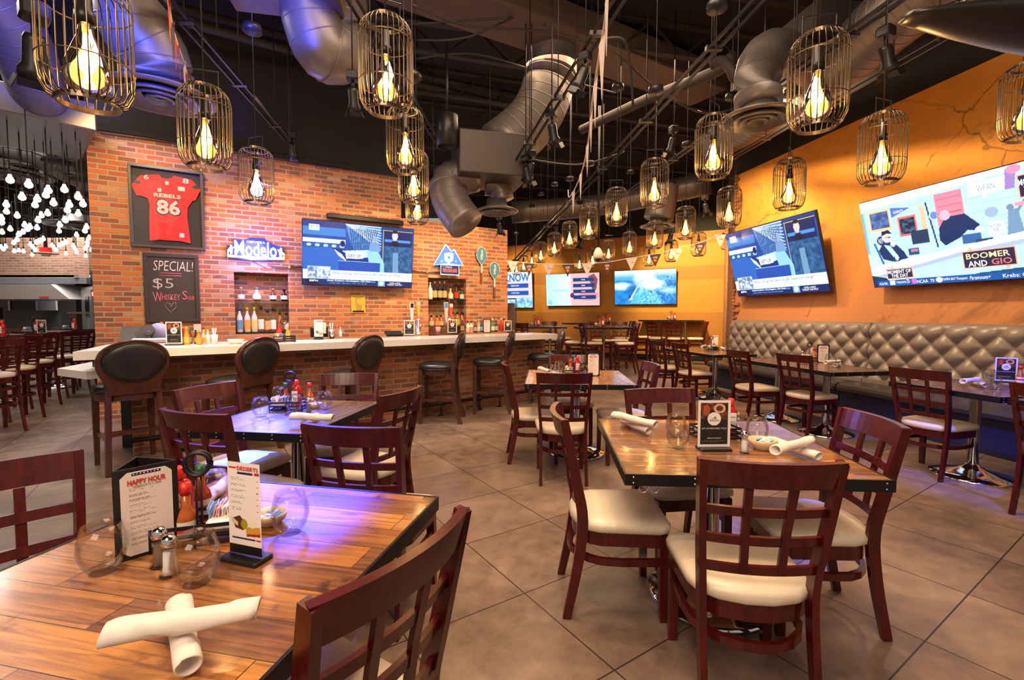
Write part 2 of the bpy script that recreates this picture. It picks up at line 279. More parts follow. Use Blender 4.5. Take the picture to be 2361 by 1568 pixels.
# ---------------------------------------------------------------- mesh builder
class MB:
    def __init__(s): s.v = []; s.f = []; s.m = []; s.sm = []; s.uv = None
    def add(s, vs, fs, mi=0, smooth=False):
        o = len(s.v); s.v += [tuple(x) for x in vs]; s.f += [tuple(o + i for i in f) for f in fs]
        s.m += [mi] * len(fs); s.sm += [smooth] * len(fs); return s
    def box(s, c, d, mi=0, rz=0., rx=0., ry=0., ch=0.):
        x, y, z = d[0]/2, d[1]/2, d[2]/2; R = Matrix.Rotation(rz, 3, 'Z') @ Matrix.Rotation(ry, 3, 'Y') @ Matrix.Rotation(rx, 3, 'X'); C = Vector(c)
        if ch <= 0:
            vs = [C + R @ Vector((a*x, b*y, e*z)) for e in (-1, 1) for b in (-1, 1) for a in (-1, 1)]
            return s.add(vs, [(0, 2, 3, 1), (4, 5, 7, 6), (0, 1, 5, 4), (2, 6, 7, 3), (0, 4, 6, 2), (1, 3, 7, 5)], mi)
        ch = min(ch, x*.9, y*.9, z*.9)
        def ring(zz, k): return [C + R @ Vector((a, b, zz)) for a, b in ((x-k, y-ch) if 0 else (x-k, y-ch-k), (x-ch-k, y-k), (-x+ch+k, y-k), (-x+k, y-ch-k), (-x+k, -y+ch+k), (-x+ch+k, -y+k), (x-ch-k, -y+k), (x-k, -y+ch+k))]
        return s.loft([ring(-z, ch*.8), ring(-z+ch, 0), ring(z-ch, 0), ring(z, ch*.8)], mi=mi)
    def loft(s, rings, mi=0, cap=(True, True), smooth=False, closed=True):
        n = len(rings[0]); vs = [p for r in rings for p in r]; fs = []
        for i in range(len(rings) - 1):
            for j in range(n if closed else n - 1):
                k = (j + 1) % n; fs.append((i*n+j, i*n+k, (i+1)*n+k, (i+1)*n+j))
        if cap[0]: fs.append(tuple(range(n))[::-1])
        if cap[1]: fs.append(tuple((len(rings)-1)*n + j for j in range(n)))
        return s.add(vs, fs, mi, smooth)
    def lathe(s, prof, c=(0, 0, 0), n=16, mi=0, smooth=True, cap=(True, True)):
        return s.loft([[(c[0] + r*math.cos(2*PI*j/n), c[1] + r*math.sin(2*PI*j/n), c[2] + z) for j in range(n)] for r, z in prof], mi, cap, smooth)
    def sweep(s, path, w, h=None, up=(0, 0, 1), mi=0, closed=False, n=0, smooth=False):
        """rect section w x h (or round with n sides, radius w) along path"""
        P_ = [Vector(p) for p in path]; L = len(P_); rings = []; upv = Vector(up)
        for i, p in enumerate(P_):
            t = (P_[(i+1) % L] - P_[i-1]) if closed else (P_[min(i+1, L-1)] - P_[max(i-1, 0)])
            t.normalize(); u = upv
            if abs(t.dot(u)) > .98: u = Vector((1, 0, 0)) if abs(t.x) < .9 else Vector((0, 1, 0))
            a = t.cross(u).normalized(); b = a.cross(t).normalized()
            ww = w[i] if isinstance(w, (list, tuple)) else w; hh = (h[i] if isinstance(h, (list, tuple)) else h)
            if n: rings.append([p + a*ww*math.cos(2*PI*k/n) + b*ww*math.sin(2*PI*k/n) for k in range(n)])
            else: rings.append([p + a*ww/2*q + b*hh/2*r for q, r in ((1, -1), (1, 1), (-1, 1), (-1, -1))])
        if closed: rings.append(rings[0])
        return s.loft(rings, mi, (not closed, not closed), smooth or bool(n))
    def tube(s, path, r, n=8, mi=0, closed=False): return s.sweep(path, r, mi=mi, closed=closed, n=n)
    def prism(s, poly, z0, z1, mi=0, mside=None):
        n = len(poly); vs = [(x, y, z0) for x, y in poly] + [(x, y, z1) for x, y in poly]
        s.add(vs, [tuple(range(n))[::-1], tuple(range(n, 2*n))], mi)
        return s.add(vs, [(i, (i+1) % n, n+(i+1) % n, n+i) for i in range(n)], mi if mside is None else mside)
    def slab(s, poly, y0, y1, mi=0):          # outline in the x,z plane, thickness along y
        n = len(poly); vs = [(x, y0, z) for x, z in poly] + [(x, y1, z) for x, z in poly]
        s.add(vs, [tuple(range(n)), tuple(range(n, 2*n))[::-1]], mi)
        return s.add(vs, [(i, n+i, n+(i+1) % n, (i+1) % n) for i in range(n)], mi)
    def xf(s, M):
        s.v = [tuple(M @ Vector(p)) for p in s.v]; return s
    def build(s, name, mats, parent=None, loc=None, rz=None):
        me = bpy.data.meshes.new(name); me.from_pydata(s.v, [], s.f)
        for m in (mats if isinstance(mats, (list, tuple)) else [mats]): me.materials.append(m)
        me.polygons.foreach_set('material_index', s.m); me.polygons.foreach_set('use_smooth', s.sm); me.update()
        o = bpy.data.objects.new(name, me); scn.collection.objects.link(o)
        if parent: o.parent = parent
        if loc is not None: o.location = loc
        if rz is not None: o.rotation_euler = (0, 0, rz)
        return o
def tag(o, label=None, cat=None, group=None, kind=None):
    for k, v in (('label', label), ('category', cat), ('group', group), ('kind', kind)):
        if v: o[k] = v
    return o
def empty(name, loc=(0, 0, 0), rz=0.):
    o = bpy.data.objects.new(name, None); scn.collection.objects.link(o); o.empty_display_size = .1
    o.location = loc; o.rotation_euler = (0, 0, rz); return o
KIDS = {}
def kids(o): return [c for c in scn.collection.objects if c.parent == o]
def dup(o, parent=None, cache={}):
    c = o.copy(); scn.collection.objects.link(c); c.parent = parent
    if o.name not in cache: cache[o.name] = kids(o)
    for ch in cache[o.name]: dup(ch, c)
    return c
def warm(o, cache=dup.__defaults__[1]):
    cache[o.name] = kids(o)
    for ch in cache[o.name]: warm(ch)
class Proto:
    """first use returns the built thing itself, later uses return copies of it and its parts"""
    def __init__(s, mk): s.mk = mk; s.o = None
    def put(s, loc, rz=0., label=None, cat=None, group=None, sc=None):
        if s.o is None: s.o = s.mk(); o = s.o; warm(o)
        else: o = dup(s.o)
        o.location = loc; o.rotation_euler = (0, 0, rz)
        if sc: o.scale = (sc, sc, sc)
        return tag(o, label, cat, group)
def circ(r, n=16, z=0., c=(0, 0)): return [(c[0] + r*math.cos(2*PI*k/n), c[1] + r*math.sin(2*PI*k/n), z) for k in range(n)]
def text(body, w_, h_, m, parent, loc, rot, name='lettering', depth=.0008, shear=0., bold=0., space=1.):
    """lettering as a thin mesh fitted to width w_ and height h_ about its centre"""
    c = bpy.data.curves.new(name, 'FONT'); c.body = body; c.size = 1; c.extrude = 0; c.shear = shear; c.offset = bold
    c.resolution_u = 2; c.space_character = space; c.space_line = .85; c.align_x = 'CENTER'
    t = bpy.data.objects.new(name, c); scn.collection.objects.link(t); me0 = t.to_mesh()
    vs = [tuple(v.co) for v in me0.vertices]; fs = [tuple(p.vertices) for p in me0.polygons]; t.to_mesh_clear()
    bpy.data.objects.remove(t); bpy.data.curves.remove(c)
    xs = [v[0] for v in vs]; ys = [v[1] for v in vs]; cx, cy = (min(xs)+max(xs))/2, (min(ys)+max(ys))/2
    sy = h_/max(max(ys)-min(ys), 1e-6); sx = w_/max(max(xs)-min(xs), 1e-6) if w_ else sy
    me = bpy.data.meshes.new(name); me.from_pydata([((x-cx)*sx, (y-cy)*sy, depth) for x, y, z in vs], [], fs); me.materials.append(m)
    o = bpy.data.objects.new(name, me); scn.collection.objects.link(o); o.parent = parent; o.location = loc; o.rotation_euler = rot; return o
UP = (PI/2, 0, 0)
# small software painter for screens and printed cards
class Img:
    def __init__(s, w, h, col): s.w, s.h = w, h; s.a = np.zeros((h, w, 3)); s.a[:] = col; s.y, s.x = np.mgrid[0:h, 0:w]; s.x = (s.x + .5) / w; s.y = (s.y + .5) / h
    def put(s, m, col, al=1.):
        m = m * al; s.a = s.a * (1 - m[..., None]) + np.array(col) * m[..., None]; return s
    def rect(s, x0, y0, x1, y1, col, al=1.): return s.put(((s.x >= x0) & (s.x <= x1) & (s.y >= y0) & (s.y <= y1)).astype(float), col, al)
    def ell(s, cx, cy, rx, ry, col, al=1.): return s.put((((s.x-cx)/rx)**2 + ((s.y-cy)/ry)**2 < 1).astype(float), col, al)
    def poly(s, pts, col, al=1.):
        m = np.zeros_like(s.x, bool); n = len(pts)
        for i in range(n):
            (x1, y1), (x2, y2) = pts[i], pts[(i+1) % n]
            if y1 == y2: continue
            m ^= ((s.y < y1) != (s.y < y2)) & (s.x < (x2-x1)*(s.y-y1)/(y2-y1) + x1)
        return s.put(m.astype(float), col, al)
    def line(s, x0, y0, x1, y1, w, col, al=1.):
        asp = s.w / s.h; dx, dy = (x1-x0)*asp, y1-y0; L = max(math.hypot(dx, dy), 1e-6)
        t = np.clip((((s.x-x0)*asp)*dx + (s.y-y0)*dy) / L**2, 0, 1)
        return s.put((np.hypot((s.x-x0)*asp - t*dx, (s.y-y0) - t*dy) < w).astype(float), col, al)
    def soft(s, cx, cy, rx, ry, col, al=1.): return s.put(np.clip(1.15 - ((s.x-cx)/rx)**2 - ((s.y-cy)/ry)**2, 0, 1), col, al)
    def noise(s, amt, cell=6, region=None, soft=True):
        g = RNG.random((s.h//cell + 3, s.w//cell + 3)); n = np.kron(g, np.ones((cell, cell)))[:s.h, :s.w] - .5
        if soft:
            yy, xx = np.mgrid[0:s.h, 0:s.w] / cell; y0, x0 = yy.astype(int), xx.astype(int); fy, fx = yy - y0, xx - x0
            n = (g[y0, x0]*(1-fx) + g[y0, x0+1]*fx)*(1-fy) + (g[y0+1, x0]*(1-fx) + g[y0+1, x0+1]*fx)*fy - .5
        m = np.ones_like(n) if region is None else ((s.x >= region[0]) & (s.y >= region[1]) & (s.x <= region[2]) & (s.y <= region[3]))
        s.a = np.clip(s.a + (n * m * amt)[..., None], 0, 1.3); return s
    def scribble(s, x0, y0, x1, y1, rows, col, al=.8):     # rows of unreadably small print
        hh = (y1 - y0) / rows
        for r in range(rows):
            yy = y0 + r*hh; wd = x0 + (x1-x0) * (.55 + .45*random.random())
            s.put(((s.x >= x0) & (s.x <= wd) & (s.y >= yy) & (s.y <= yy + hh*.45)).astype(float) * (RNG.random(s.x.shape) > .3), col, al)
        return s
def picture(name, img, w, h, m, parent, loc=(0, 0, 0), rot=(0, 0, 0), gain=1.):
    """flat panel in its local x,z plane facing -y, coloured point by point"""
    W, Hh = img.w, img.h; xs = (np.arange(W) / (W-1) - .5) * w; zs = (.5 - np.arange(Hh) / (Hh-1)) * h
    X, Z = np.meshgrid(xs, zs); co = np.stack([X, np.zeros_like(X), Z], -1).reshape(-1, 3)
    i = np.arange(W*Hh).reshape(Hh, W); q = np.stack([i[1:, :-1], i[1:, 1:], i[:-1, 1:], i[:-1, :-1]], -1).reshape(-1, 4)
    me = bpy.data.meshes.new(name); me.from_pydata(co.tolist(), [], q.tolist()); me.materials.append(m)
    at_ = me.color_attributes.new('Col', 'FLOAT_COLOR', 'POINT'); c = np.clip(img.a, 0, 4); c = np.where(c < .04045, c/12.92, ((c+.055)/1.055)**2.4) * gain
    at_.data.foreach_set('color', np.concatenate([c.reshape(-1, 3), np.ones((W*Hh, 1))], 1).ravel().astype(np.float32)); me.update()
    o = bpy.data.objects.new(name, me); scn.collection.objects.link(o); o.parent = parent; o.location = loc; o.rotation_euler = rot; return o
# ---------------------------------------------------------------- structure
def struct(name, o): o.name = name; o['kind'] = 'structure'; return o
TILE_ROT = math.radians(33.5)
a0 = at(1416.8, 1545.5)      # a grout crossing on the floor
m = MB(); R_ = Matrix.Rotation(-TILE_ROT, 3, 'Z')
def floor_poly():
    pts = [(-19, -3), (9, -3), (9, 21), (-19, 21)]
    return [tuple((R_ @ (Vector((x, y, 0)) - a0)).to_2d()) for x, y in pts]
fp = floor_poly(); m.prism(fp, -.05, 0)
struct('floor', m.build('floor', M_TILE, loc=a0, rz=TILE_ROT))
CZ = 5.6
m = MB(); m.box((-5, 9, CZ + .1), (28, 24, .2))
struct('ceiling', m.build('ceiling', M_CEIL))
# bar wall: local x along the wall, y behind it
WA = math.radians(31.9); W0 = (-5.39, 6.11)
def wall_holes(m, L, z0, z1, holes, th, depth):
    xs = sorted({0, L} | {h for q in holes for h in q[:2]}); zs = sorted({z0, z1} | {h for q in holes for h in q[2:]})
    for i in range(len(xs)-1):
        for j in range(len(zs)-1):
            cx, cz = (xs[i]+xs[i+1])/2, (zs[j]+zs[j+1])/2
            if any(q[0] < cx < q[1] and q[2] < cz < q[3] for q in holes):
                m.box((cx, (depth+th)/2, cz), (xs[i+1]-xs[i], th-depth, zs[j+1]-zs[j]))
            else: m.box((cx, th/2, cz), (xs[i+1]-xs[i], th, zs[j+1]-zs[j]))
def hole(x0, y0, x1, y1):
    a, b = onw(x0, y0, W0, WA), onw(x1, y1, W0, WA); return (a[0], b[0], b[1], a[1])
N1 = hole(539, 627, 668, 768); N2 = hole(987, 640, 1075, 775)
L1_ = onw(925, 500, W0, WA)[0]; L2_ = onw(1170, 600, W0, WA)[0]
m = MB(); wall_holes(m, L1_, 0, 3.74, [N1], .45, .24)
struct('wall_bar', m.build('wall_bar', M_BRICK, loc=(*W0, 0), rz=WA))
m = MB(); q = (N2[0]-L1_, N2[1]-L1_, N2[2], N2[3]); wall_holes(m, L2_-L1_, 0, 3.04, [q], .45, .24)
BW2 = (W0[0] + L1_*math.cos(WA), W0[1] + L1_*math.sin(WA))
struct('wall_bar_low', m.build('wall_bar_low', M_BRICK, loc=(*BW2, 0), rz=WA))
m = MB(); m.box((L1_/2, .225, (3.74+CZ)/2), (L1_, .45, CZ-3.74)); m.box((L1_/2, -.01, 3.76), (L1_, .05, .05))
struct('wall_bar_upper', m.build('wall_bar_upper', M_DARKWALL, loc=(*W0, 0), rz=WA))
# ochre wall on the right: local x runs from its far end towards the camera
RV = Vector((.165, -.986, 0)).normalized(); RA = math.atan2(RV.y, RV.x)
R0 = Vector((6.0 - .165*9.49, 9.49, 0)); RL = 8.3
m = MB(); m.box((RL/2, -.15, 2.06), (RL, .3, 4.12))
# local +y points to the room's outside?  keep the wall body on the far side
m = MB(); m.box((RL/2, .15, 2.06), (RL, .3, 4.12))
def right_local(p): 
    d = Vector((p[0], p[1], 0)) - R0; return d.dot(RV), d.dot(Vector((-RV.y, RV.x, 0)))
struct('wall_right', m.build('wall_right', M_OCHRE, loc=R0, rz=RA))
m = MB(); m.box((RL/2, .15, (4.12+CZ)/2), (RL, .3, CZ-4.12))
struct('wall_right_upper', m.build('wall_right_upper', M_DARKWALL, loc=R0, rz=RA))
# brick return between the ochre wall and the far room
PF = Vector((6.0, 13.45, 0)); d = PF - R0; PA = math.atan2(d.y, d.x); PL = d.length
m = MB(); m.box((PL/2, -.15, 1.99), (PL, .3, 3.98))
struct('wall_return', m.build('wall_return', M_BRICK_DIM, loc=R0 + Vector((.0, .0, 0)), rz=PA))
m = MB(); m.box((PL/2, -.15, (3.98+CZ)/2), (PL, .3, CZ-3.98))
struct('wall_return_upper', m.build('wall_return_upper', M_DARKWALL, loc=R0, rz=PA))
# toothed brick ends where the plaster is broken away
m = MB()
for k in range(61):
    z = .034 + k*.0677; L = (.05, .19, .08, .21, .11)[k % 5] if k % 2 else .06
    if 3.35 < z or z < 3.0: m.box((L/2, -.02, z), (L, .05, .056), ch=.006)
t = m.build('trim_1', M_BRICK_DIM, loc=R0, rz=RA); struct('trim_1', t)
# far ochre wall
FD = Vector((.88, -.475, 0)).normalized(); FA = math.atan2(FD.y, FD.x); F0 = Vector((4.92, 14.2, 0)) - FD*8.5; FLn = 9.8
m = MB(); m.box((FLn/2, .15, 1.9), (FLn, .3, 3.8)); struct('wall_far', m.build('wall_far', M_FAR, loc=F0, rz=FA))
m = MB(); m.box((FLn/2, .15, (3.8+CZ)/2), (FLn, .3, CZ-3.8)); struct('wall_far_upper', m.build('wall_far_upper', M_DARKWALL, loc=F0, rz=FA))
m = MB(); m.box((FLn/2, -.01, .08), (FLn, .02, .16)); struct('baseboard_far', m.build('baseboard_far', M_BLACK, loc=F0, rz=FA))
# kitchen side, far left
KY = 12.6
m = MB()
kx = lambda px, y: deep(px, 700, y).x
zt = deep(0, 548, KY).z; zb = deep(0, 641, KY).z
x1 = kx(209, KY); m.box(((x1 - 17)/2, KY + .15, (zt + zb)/2), (x1 + 17, .3, zt - zb))
struct('wall_kitchen_header', m.build('wall_kitchen_header', M_BRICK_PALE))
m = MB(); e = Vector((kx(242, 15.5), 15.5, 0)); s_ = Vector((x1, KY, 0)); dd = e - s_
m.box((dd.length/2, .15, (zt + zb)/2 ), (dd.length, .3, zt - zb))
struct('wall_kitchen_side_header', m.build('wall_kitchen_side_header', M_BRICK_PALE, loc=s_, rz=math.atan2(dd.y, dd.x)))
m = MB(); m.box(((x1-17)/2 + 2, KY + 3.2, (zt + CZ)/2), (x1 + 21, .3, CZ - zt)); struct('wall_kitchen_upper', m.build('wall_kitchen_upper', M_DARKWALL))
m = MB(); m.prism([(-17, KY), (x1, KY), (x1 + 2.6, KY), (x1 + 2.6, KY + 6), (-17, KY + 6)], zb + .02, zb + .08)
struct('ceiling_kitchen', m.build('ceiling_kitchen', mat('white_ceiling', (.75, .74, .72), .6)))
m = MB(); m.box((-12, KY + 5.6, 1.3), (14, .3, 2.6)); struct('wall_kitchen_back', m.build('wall_kitchen_back', mat('grey_kitchen_wall', (.22, .23, .235), .4)))
m = MB(); p = deep(176, 720, 13.4); q2 = deep(232, 720, 12.2); dd = q2 - p; dd.z = 0
m.box((dd.length/2, .1, 1.25), (dd.length, .2, 2.5)); struct('wall_kitchen_black', m.build('wall_kitchen_black', mat('charcoal_paint', (.02, .022, .024), .5), loc=(p.x, p.y, 0), rz=math.atan2(dd.y, dd.x)))
m = MB(); m.box((0, 0, 1.05), (.95, .06, 2.1)); m.box((0, -.04, 1.05), (.80, .03, 1.95), 1); m.box((.1, -.06, 1.6), (.3, .02, .5), 2)
dk = deep(207, 740, 12.4); dr = m.build('door_1', [M_STEEL, mat('door_grey', (.20, .21, .22), .35), M_BLACK], loc=(dk.x, dk.y, 0), rz=-.6); struct('door_1', dr)
m = MB(); m.box((0, .15, 1.15), (.4, .3, 2.3)); bp_ = deep(246, 700, 11.6); struct('wall_kitchen_pier', m.build('wall_kitchen_pier', M_BRICK_PALE, loc=(bp_.x, bp_.y, 0), rz=.3))
m = MB(); m.box((-18.0, 9, CZ/2), (.3, 20, CZ)); struct('wall_left', m.build('wall_left', M_BRICK_DIM))
# recessed downlights of the kitchen soffit
for px, py in ((176, 662), (200, 664), (222, 666), (198, 657), (228, 659)):
    q = deep(px, py, KY + 1.2 - (px-176)*.02); m = MB(); m.lathe([(.09, 0), (.09, -.02), (.0, -.02)], n=12)
    r = ray(px, py); t_ = (zb - H) / r.z; o = m.build('downlight', emat('downlight_glow', (1, .95, .9), 6), loc=(r.x*t_, r.y*t_, zb + .02))
    tag(o, 'small round downlight recessed in the white kitchen soffit', 'downlight', 'kitchen soffit downlights')

# ---------------------------------------------------------------- dark ceiling: joists, ducts, diffusers, rails, cables
def joist(p, q, name_label):
    p, q = Vector(p), Vector(q); m = MB(); d = (q - p); L = d.length; d.normalize(); h = .42
    m.sweep([p, q], .10, .03); m.sweep([p + Vector((0, 0, -h)), q + Vector((0, 0, -h))], .10, .03); n = int(L / .5)
    for k in range(n):
        a = p + d*L*k/n + Vector((0, 0, 0 if k % 2 else -h)); b = p + d*L*(k+1)/n + Vector((0, 0, -h if k % 2 else 0)); m.sweep([a, b], .025, .025)
    o = m.build('roof_joist', M_CEILBAR); return tag(o, name_label, 'joist', 'open web roof joists under the black deck', 'structure')
M_CEILBAR = mat('dusty_black_steel', (.032, .023, .018), .7, .2)
for k in range(11):
    y = 2.6 + k*1.35; joist((-6.5 if y < 7 else -3, y - 1.5, CZ - .02), (7, y + 1.5, CZ - .02), 'open web steel joist running across the black ceiling')
def smooth(pts, n=6):
    P_ = [Vector(p) for p in pts]; out = []
    for i in range(len(P_)-1):
        a, b, c, d = P_[max(i-1, 0)], P_[i], P_[i+1], P_[min(i+2, len(P_)-1)]
        for k in range(n):
            t = k/n; out.append(.5*((2*b) + (c-a)*t + (2*a-5*b+4*c-d)*t*t + (3*b-a-3*c+d)*t**3))
    return out + [P_[-1]]
def duct(pts, r, label, ribs=True, mt=None, name='round_duct', bend=4):
    root = MB(); path = smooth(pts, bend); root.tube(path, r, 24); o = root.build(name, mt or M_DUCT)
    tag(o, label, 'duct')
    if ribs:
        g = MB(); acc = 0; step = .16
        for i in range(len(path)-1):
            a, b = path[i], path[i+1]; L = (b-a).length; t = (b-a).normalized(); k = step - acc
            while k < L:
                p = a + t*k; g.tube([p - t*.005, p + t*.005], r + .003, 24); k += step
            acc = (acc + L) % step
        g.build('seam', mt or M_DUCT, o)
    return o
def diffuser(c, r, label):
    root = empty('round_air_diffuser', c)
    m = MB(); m.lathe([(r*.45, .16), (r*.5, .06), (r, .0), (r, -.012), (r*.86, -.02), (r*.84, -.005), (r*.45, .06)], n=40); m.build('outer_ring', M_DUCT, root)
    for k, q in enumerate((.72, .48, .26)):
        m = MB(); m.lathe([(r*q*.72, .02), (r*q, -.035), (r*(q-.03), -.05), (r*q*.62, .0)], n=36); m.build('cone', M_DUCT, root)
    return tag(root, label, 'air diffuser')
def pd(px, py, y): return deep(px, py, y)
duct([pd(-60, -60, 4.2), pd(30, 60, 4.6), pd(75, 170, 5.0), pd(95, 235, 5.3)], .24, 'blue-lit spiral duct in the top left corner')
duct([pd(300, -60, 4.0), pd(315, 60, 4.1), pd(350, 120, 4.2), pd(366, 185, 4.25)], .27, 'grey duct dropping onto the ceiling diffuser behind the big left pendant')
diffuser(pd(368, 222, 4.25), .43, 'blue-lit round ceiling diffuser above the framed jersey')
duct([pd(700, -90, 4.6), pd(715, 30, 4.7), pd(748, 120, 4.8), pd(790, 100, 5.0), pd(775, -80, 5.4)], .27, 'spiral duct elbow lit blue and orange, hanging over the bar')
m = MB(); m.box((0, 0, 0), (1.0, .55, .3), ch=.01); o = m.build('duct_box', M_DUCT2, loc=pd(655, -40, 4.5), rz=.2); tag(o, 'blue-lit sheet metal box above the duct elbow at the top edge', 'duct box')
# big duct run in the middle
duct([pd(1272, 20, 7.0), pd(1270, 170, 7.0), pd(1230, 275, 6.9), pd(1150, 345, 6.7)], .37, 'large dark duct bending down from the ceiling towards the plenum box')
m = MB(); m.box((0, 0, 0), (.95, .85, .55), ch=.012); o = m.build('plenum_box', mat('dark_duct_metal', (.05, .04, .035), .5, .4), loc=pd(1128, 375, 6.7), rz=.25); tag(o, 'square sheet metal plenum box between the ducts above the bar end', 'duct box')
duct([pd(1095, 400, 6.7), pd(1035, 420, 6.6), pd(1042, 470, 6.5), pd(1075, 518, 6.4)], .25, 'shiny spiral duct turning down beside the low brick wall')
duct([pd(1120, 425, 6.9), pd(1150, 430, 6.9), pd(1160, 462, 6.9)], .16, 'short elbow duct feeding the diffuser beyond the low brick wall', bend=6)
diffuser(pd(1145, 486, 6.9), .31, 'round ceiling diffuser hanging left of the bunting')
duct([pd(2330, -180, 3.3), pd(2080, 20, 4.4), pd(1930, 150, 5.4), pd(1760, 265, 7.2), pd(1650, 330, 9.0)], .30, 'long round duct running along the top of the ochre wall', name='long_duct')
duct([pd(1900, 170, 5.6), pd(1800, 118, 5.0), pd(1752, 150, 4.5), pd(1748, 245, 4.4)], .20, 'wide elbow duct above the right ceiling diffuser', ribs=False, bend=3)
diffuser(pd(1748, 272, 4.4), .33, 'round ceiling diffuser beside the big right pendant')
duct([pd(1530, 430, 10.0), pd(1525, 470, 10.0), pd(1518, 505, 10.0)], .30, 'distant elbow duct over the far room', ribs=False)
diffuser(pd(1517, 521, 10.0), .37, 'small distant ceiling diffuser over the far room')
duct([pd(150, 330, 7.5), pd(200, 385, 8.2), pd(235, 440, 9.2)], .30, 'spiral duct on the kitchen side passing behind the brick wall edge')
m = MB(); m.box((0, 0, 0), (1.5, .9, .3), ch=.01); o = m.build('duct_box', M_DUCT, loc=pd(85, 285, 5.7), rz=-.75); tag(o, 'pale rectangular duct at the left below the blue spiral duct', 'duct box')
duct([pd(-40, 300, 8.5), pd(90, 350, 8.6), pd(190, 400, 9.5)], .3, 'shadowy round duct behind the kitchen bulb chandeliers')
diffuser(pd(190, 520, 8.6), .55, 'wide ceiling diffuser among the white kitchen bulbs'); diffuser(pd(20, 400, 7.0), .5, 'round ceiling diffuser at the far left edge')
duct([pd(1180, 490, 12.5), pd(1400, 470, 12.5), pd(1640, 420, 11.5)], .28, 'long faint duct crossing above the far room', ribs=True)
# flat brown rectangular duct crossing the ceiling
m = MB(); A, B = at(1000, -35, 5.3), at(1600, 190, 5.3); d = (B-A); m.sweep([A - d*.6, A + d*1.08], .72, .35, mi=0)
o = m.build('rectangular_duct', M_DUCT2); tag(o, 'wide flat brown duct crossing the ceiling centre', 'duct')
m = MB(); A, B = pd(1980, 40, 4.9), pd(1760, 190, 6.4); m.sweep([A, B], .9, .3); o = m.build('rectangular_duct', M_CEILBAR); tag(o, 'dark flat duct between the two right-hand diffusers and ceiling', 'duct')
for pts, r, lab in [([(380, 10, 6.0), (660, 85, 7.0), (930, 165, 8.0), (1290, 240, 9.5)], .055, 'upper of two steel pipes crossing behind the ceiling rails'),
                    ([(400, 45, 6.0), (680, 120, 7.0), (930, 185, 8.0), (1250, 262, 9.5)], .055, 'lower of two steel pipes crossing behind the ceiling rails'),
                    ([(1340, 300, 8), (1500, 225, 7), (1640, 170, 6), (1690, 130, 5.6)], .07, 'grey pipe slanting up to the right behind the pendants'),
                    ([(1640, 150, 5.4), (1665, 140, 5.3), (1685, 160, 5.2), (1695, 180, 5.2), (1715, 170, 5.2), (1735, 125, 5.1)], .055, 'bent U-shaped pipe beside the right diffuser duct')]:
    m = MB(); m.tube(smooth([pd(*p) for p in pts], 4), r, 12); tag(m.build('steel_pipe', M_CEILBAR), lab, 'pipe')
# cables
M_CABLE = mat('black_cable', (.02, .016, .014), .6)
for pts, lab in [([(650, 10, 5), (790, 60, 5.4), (960, 55, 6), (1180, 40, 6)], 'loose black cable arching under the ceiling over the bar'),
                 ([(950, 10, 5), (1080, 60, 5.5), (1250, 72, 6), (1400, 110, 6)], 'sagging bundle of black cables left of the big duct'),
                 ([(960, 92, 6), (1080, 85, 6), (1240, 18, 6.3), (1255, 60, 6.3)], 'cable looping over the top of the big duct'),
                 ([(960, 135, 6.3), (1100, 125, 6.5), (1270, 175, 7), (1420, 215, 7)], 'thin black cable crossing behind the big duct'),
                 ([(1390, 90, 4.6), (1440, 95, 4.6), (1455, 180, 4.8), (1460, 255, 5)], 'thick cable hanging in a curve right of the pennant string'),
                 ([(1420, 120, 5), (1520, 210, 5.6), (1620, 260, 6), (1700, 250, 6)], 'cable sagging between the ceiling rails on the right'),
                 ([(1180, 360, 7), (1330, 380, 7.4), (1440, 350, 7)], 'thin cable hanging below the middle rail'),
                 ([(0, 200, 5.4), (80, 250, 5.5), (225, 300, 5.9)], 'dark conduit curving over the kitchen side at the left')]:
    m = MB(); m.tube(smooth([pd(*p) for p in pts], 6), .013, 6); tag(m.build('cable', M_CABLE), lab, 'cable')
# straight hanger rods
hr = [(1000, 200, 8, 430), (1130, 120, 7, 300), (1330, 0, 6, 260), (1362, 0, 6, 320), (1430, 60, 7, 330), (1640, 0, 4.6, 140), (1835, 0, 4.3, 120), (1875, 0, 3.4, 70), (2163, 0, 2.9, 95), (668, 95, 6.6, 325), (500, 0, 4.9, 70), (1700, 20, 5, 210), (1390, 200, 8.5, 470)]
for k, (px, y0, Y, y1) in enumerate(hr):
    b = pd(px, y1, Y); m = MB(); m.tube([(0, 0, 0), (0, 0, CZ - b.z)], .006, 6)
    tag(m.build('hanger_rod', M_CEILBAR, loc=b), 'thin vertical hanger rod between the black ceiling and a rail', 'rod', 'thin ceiling hanger rods')
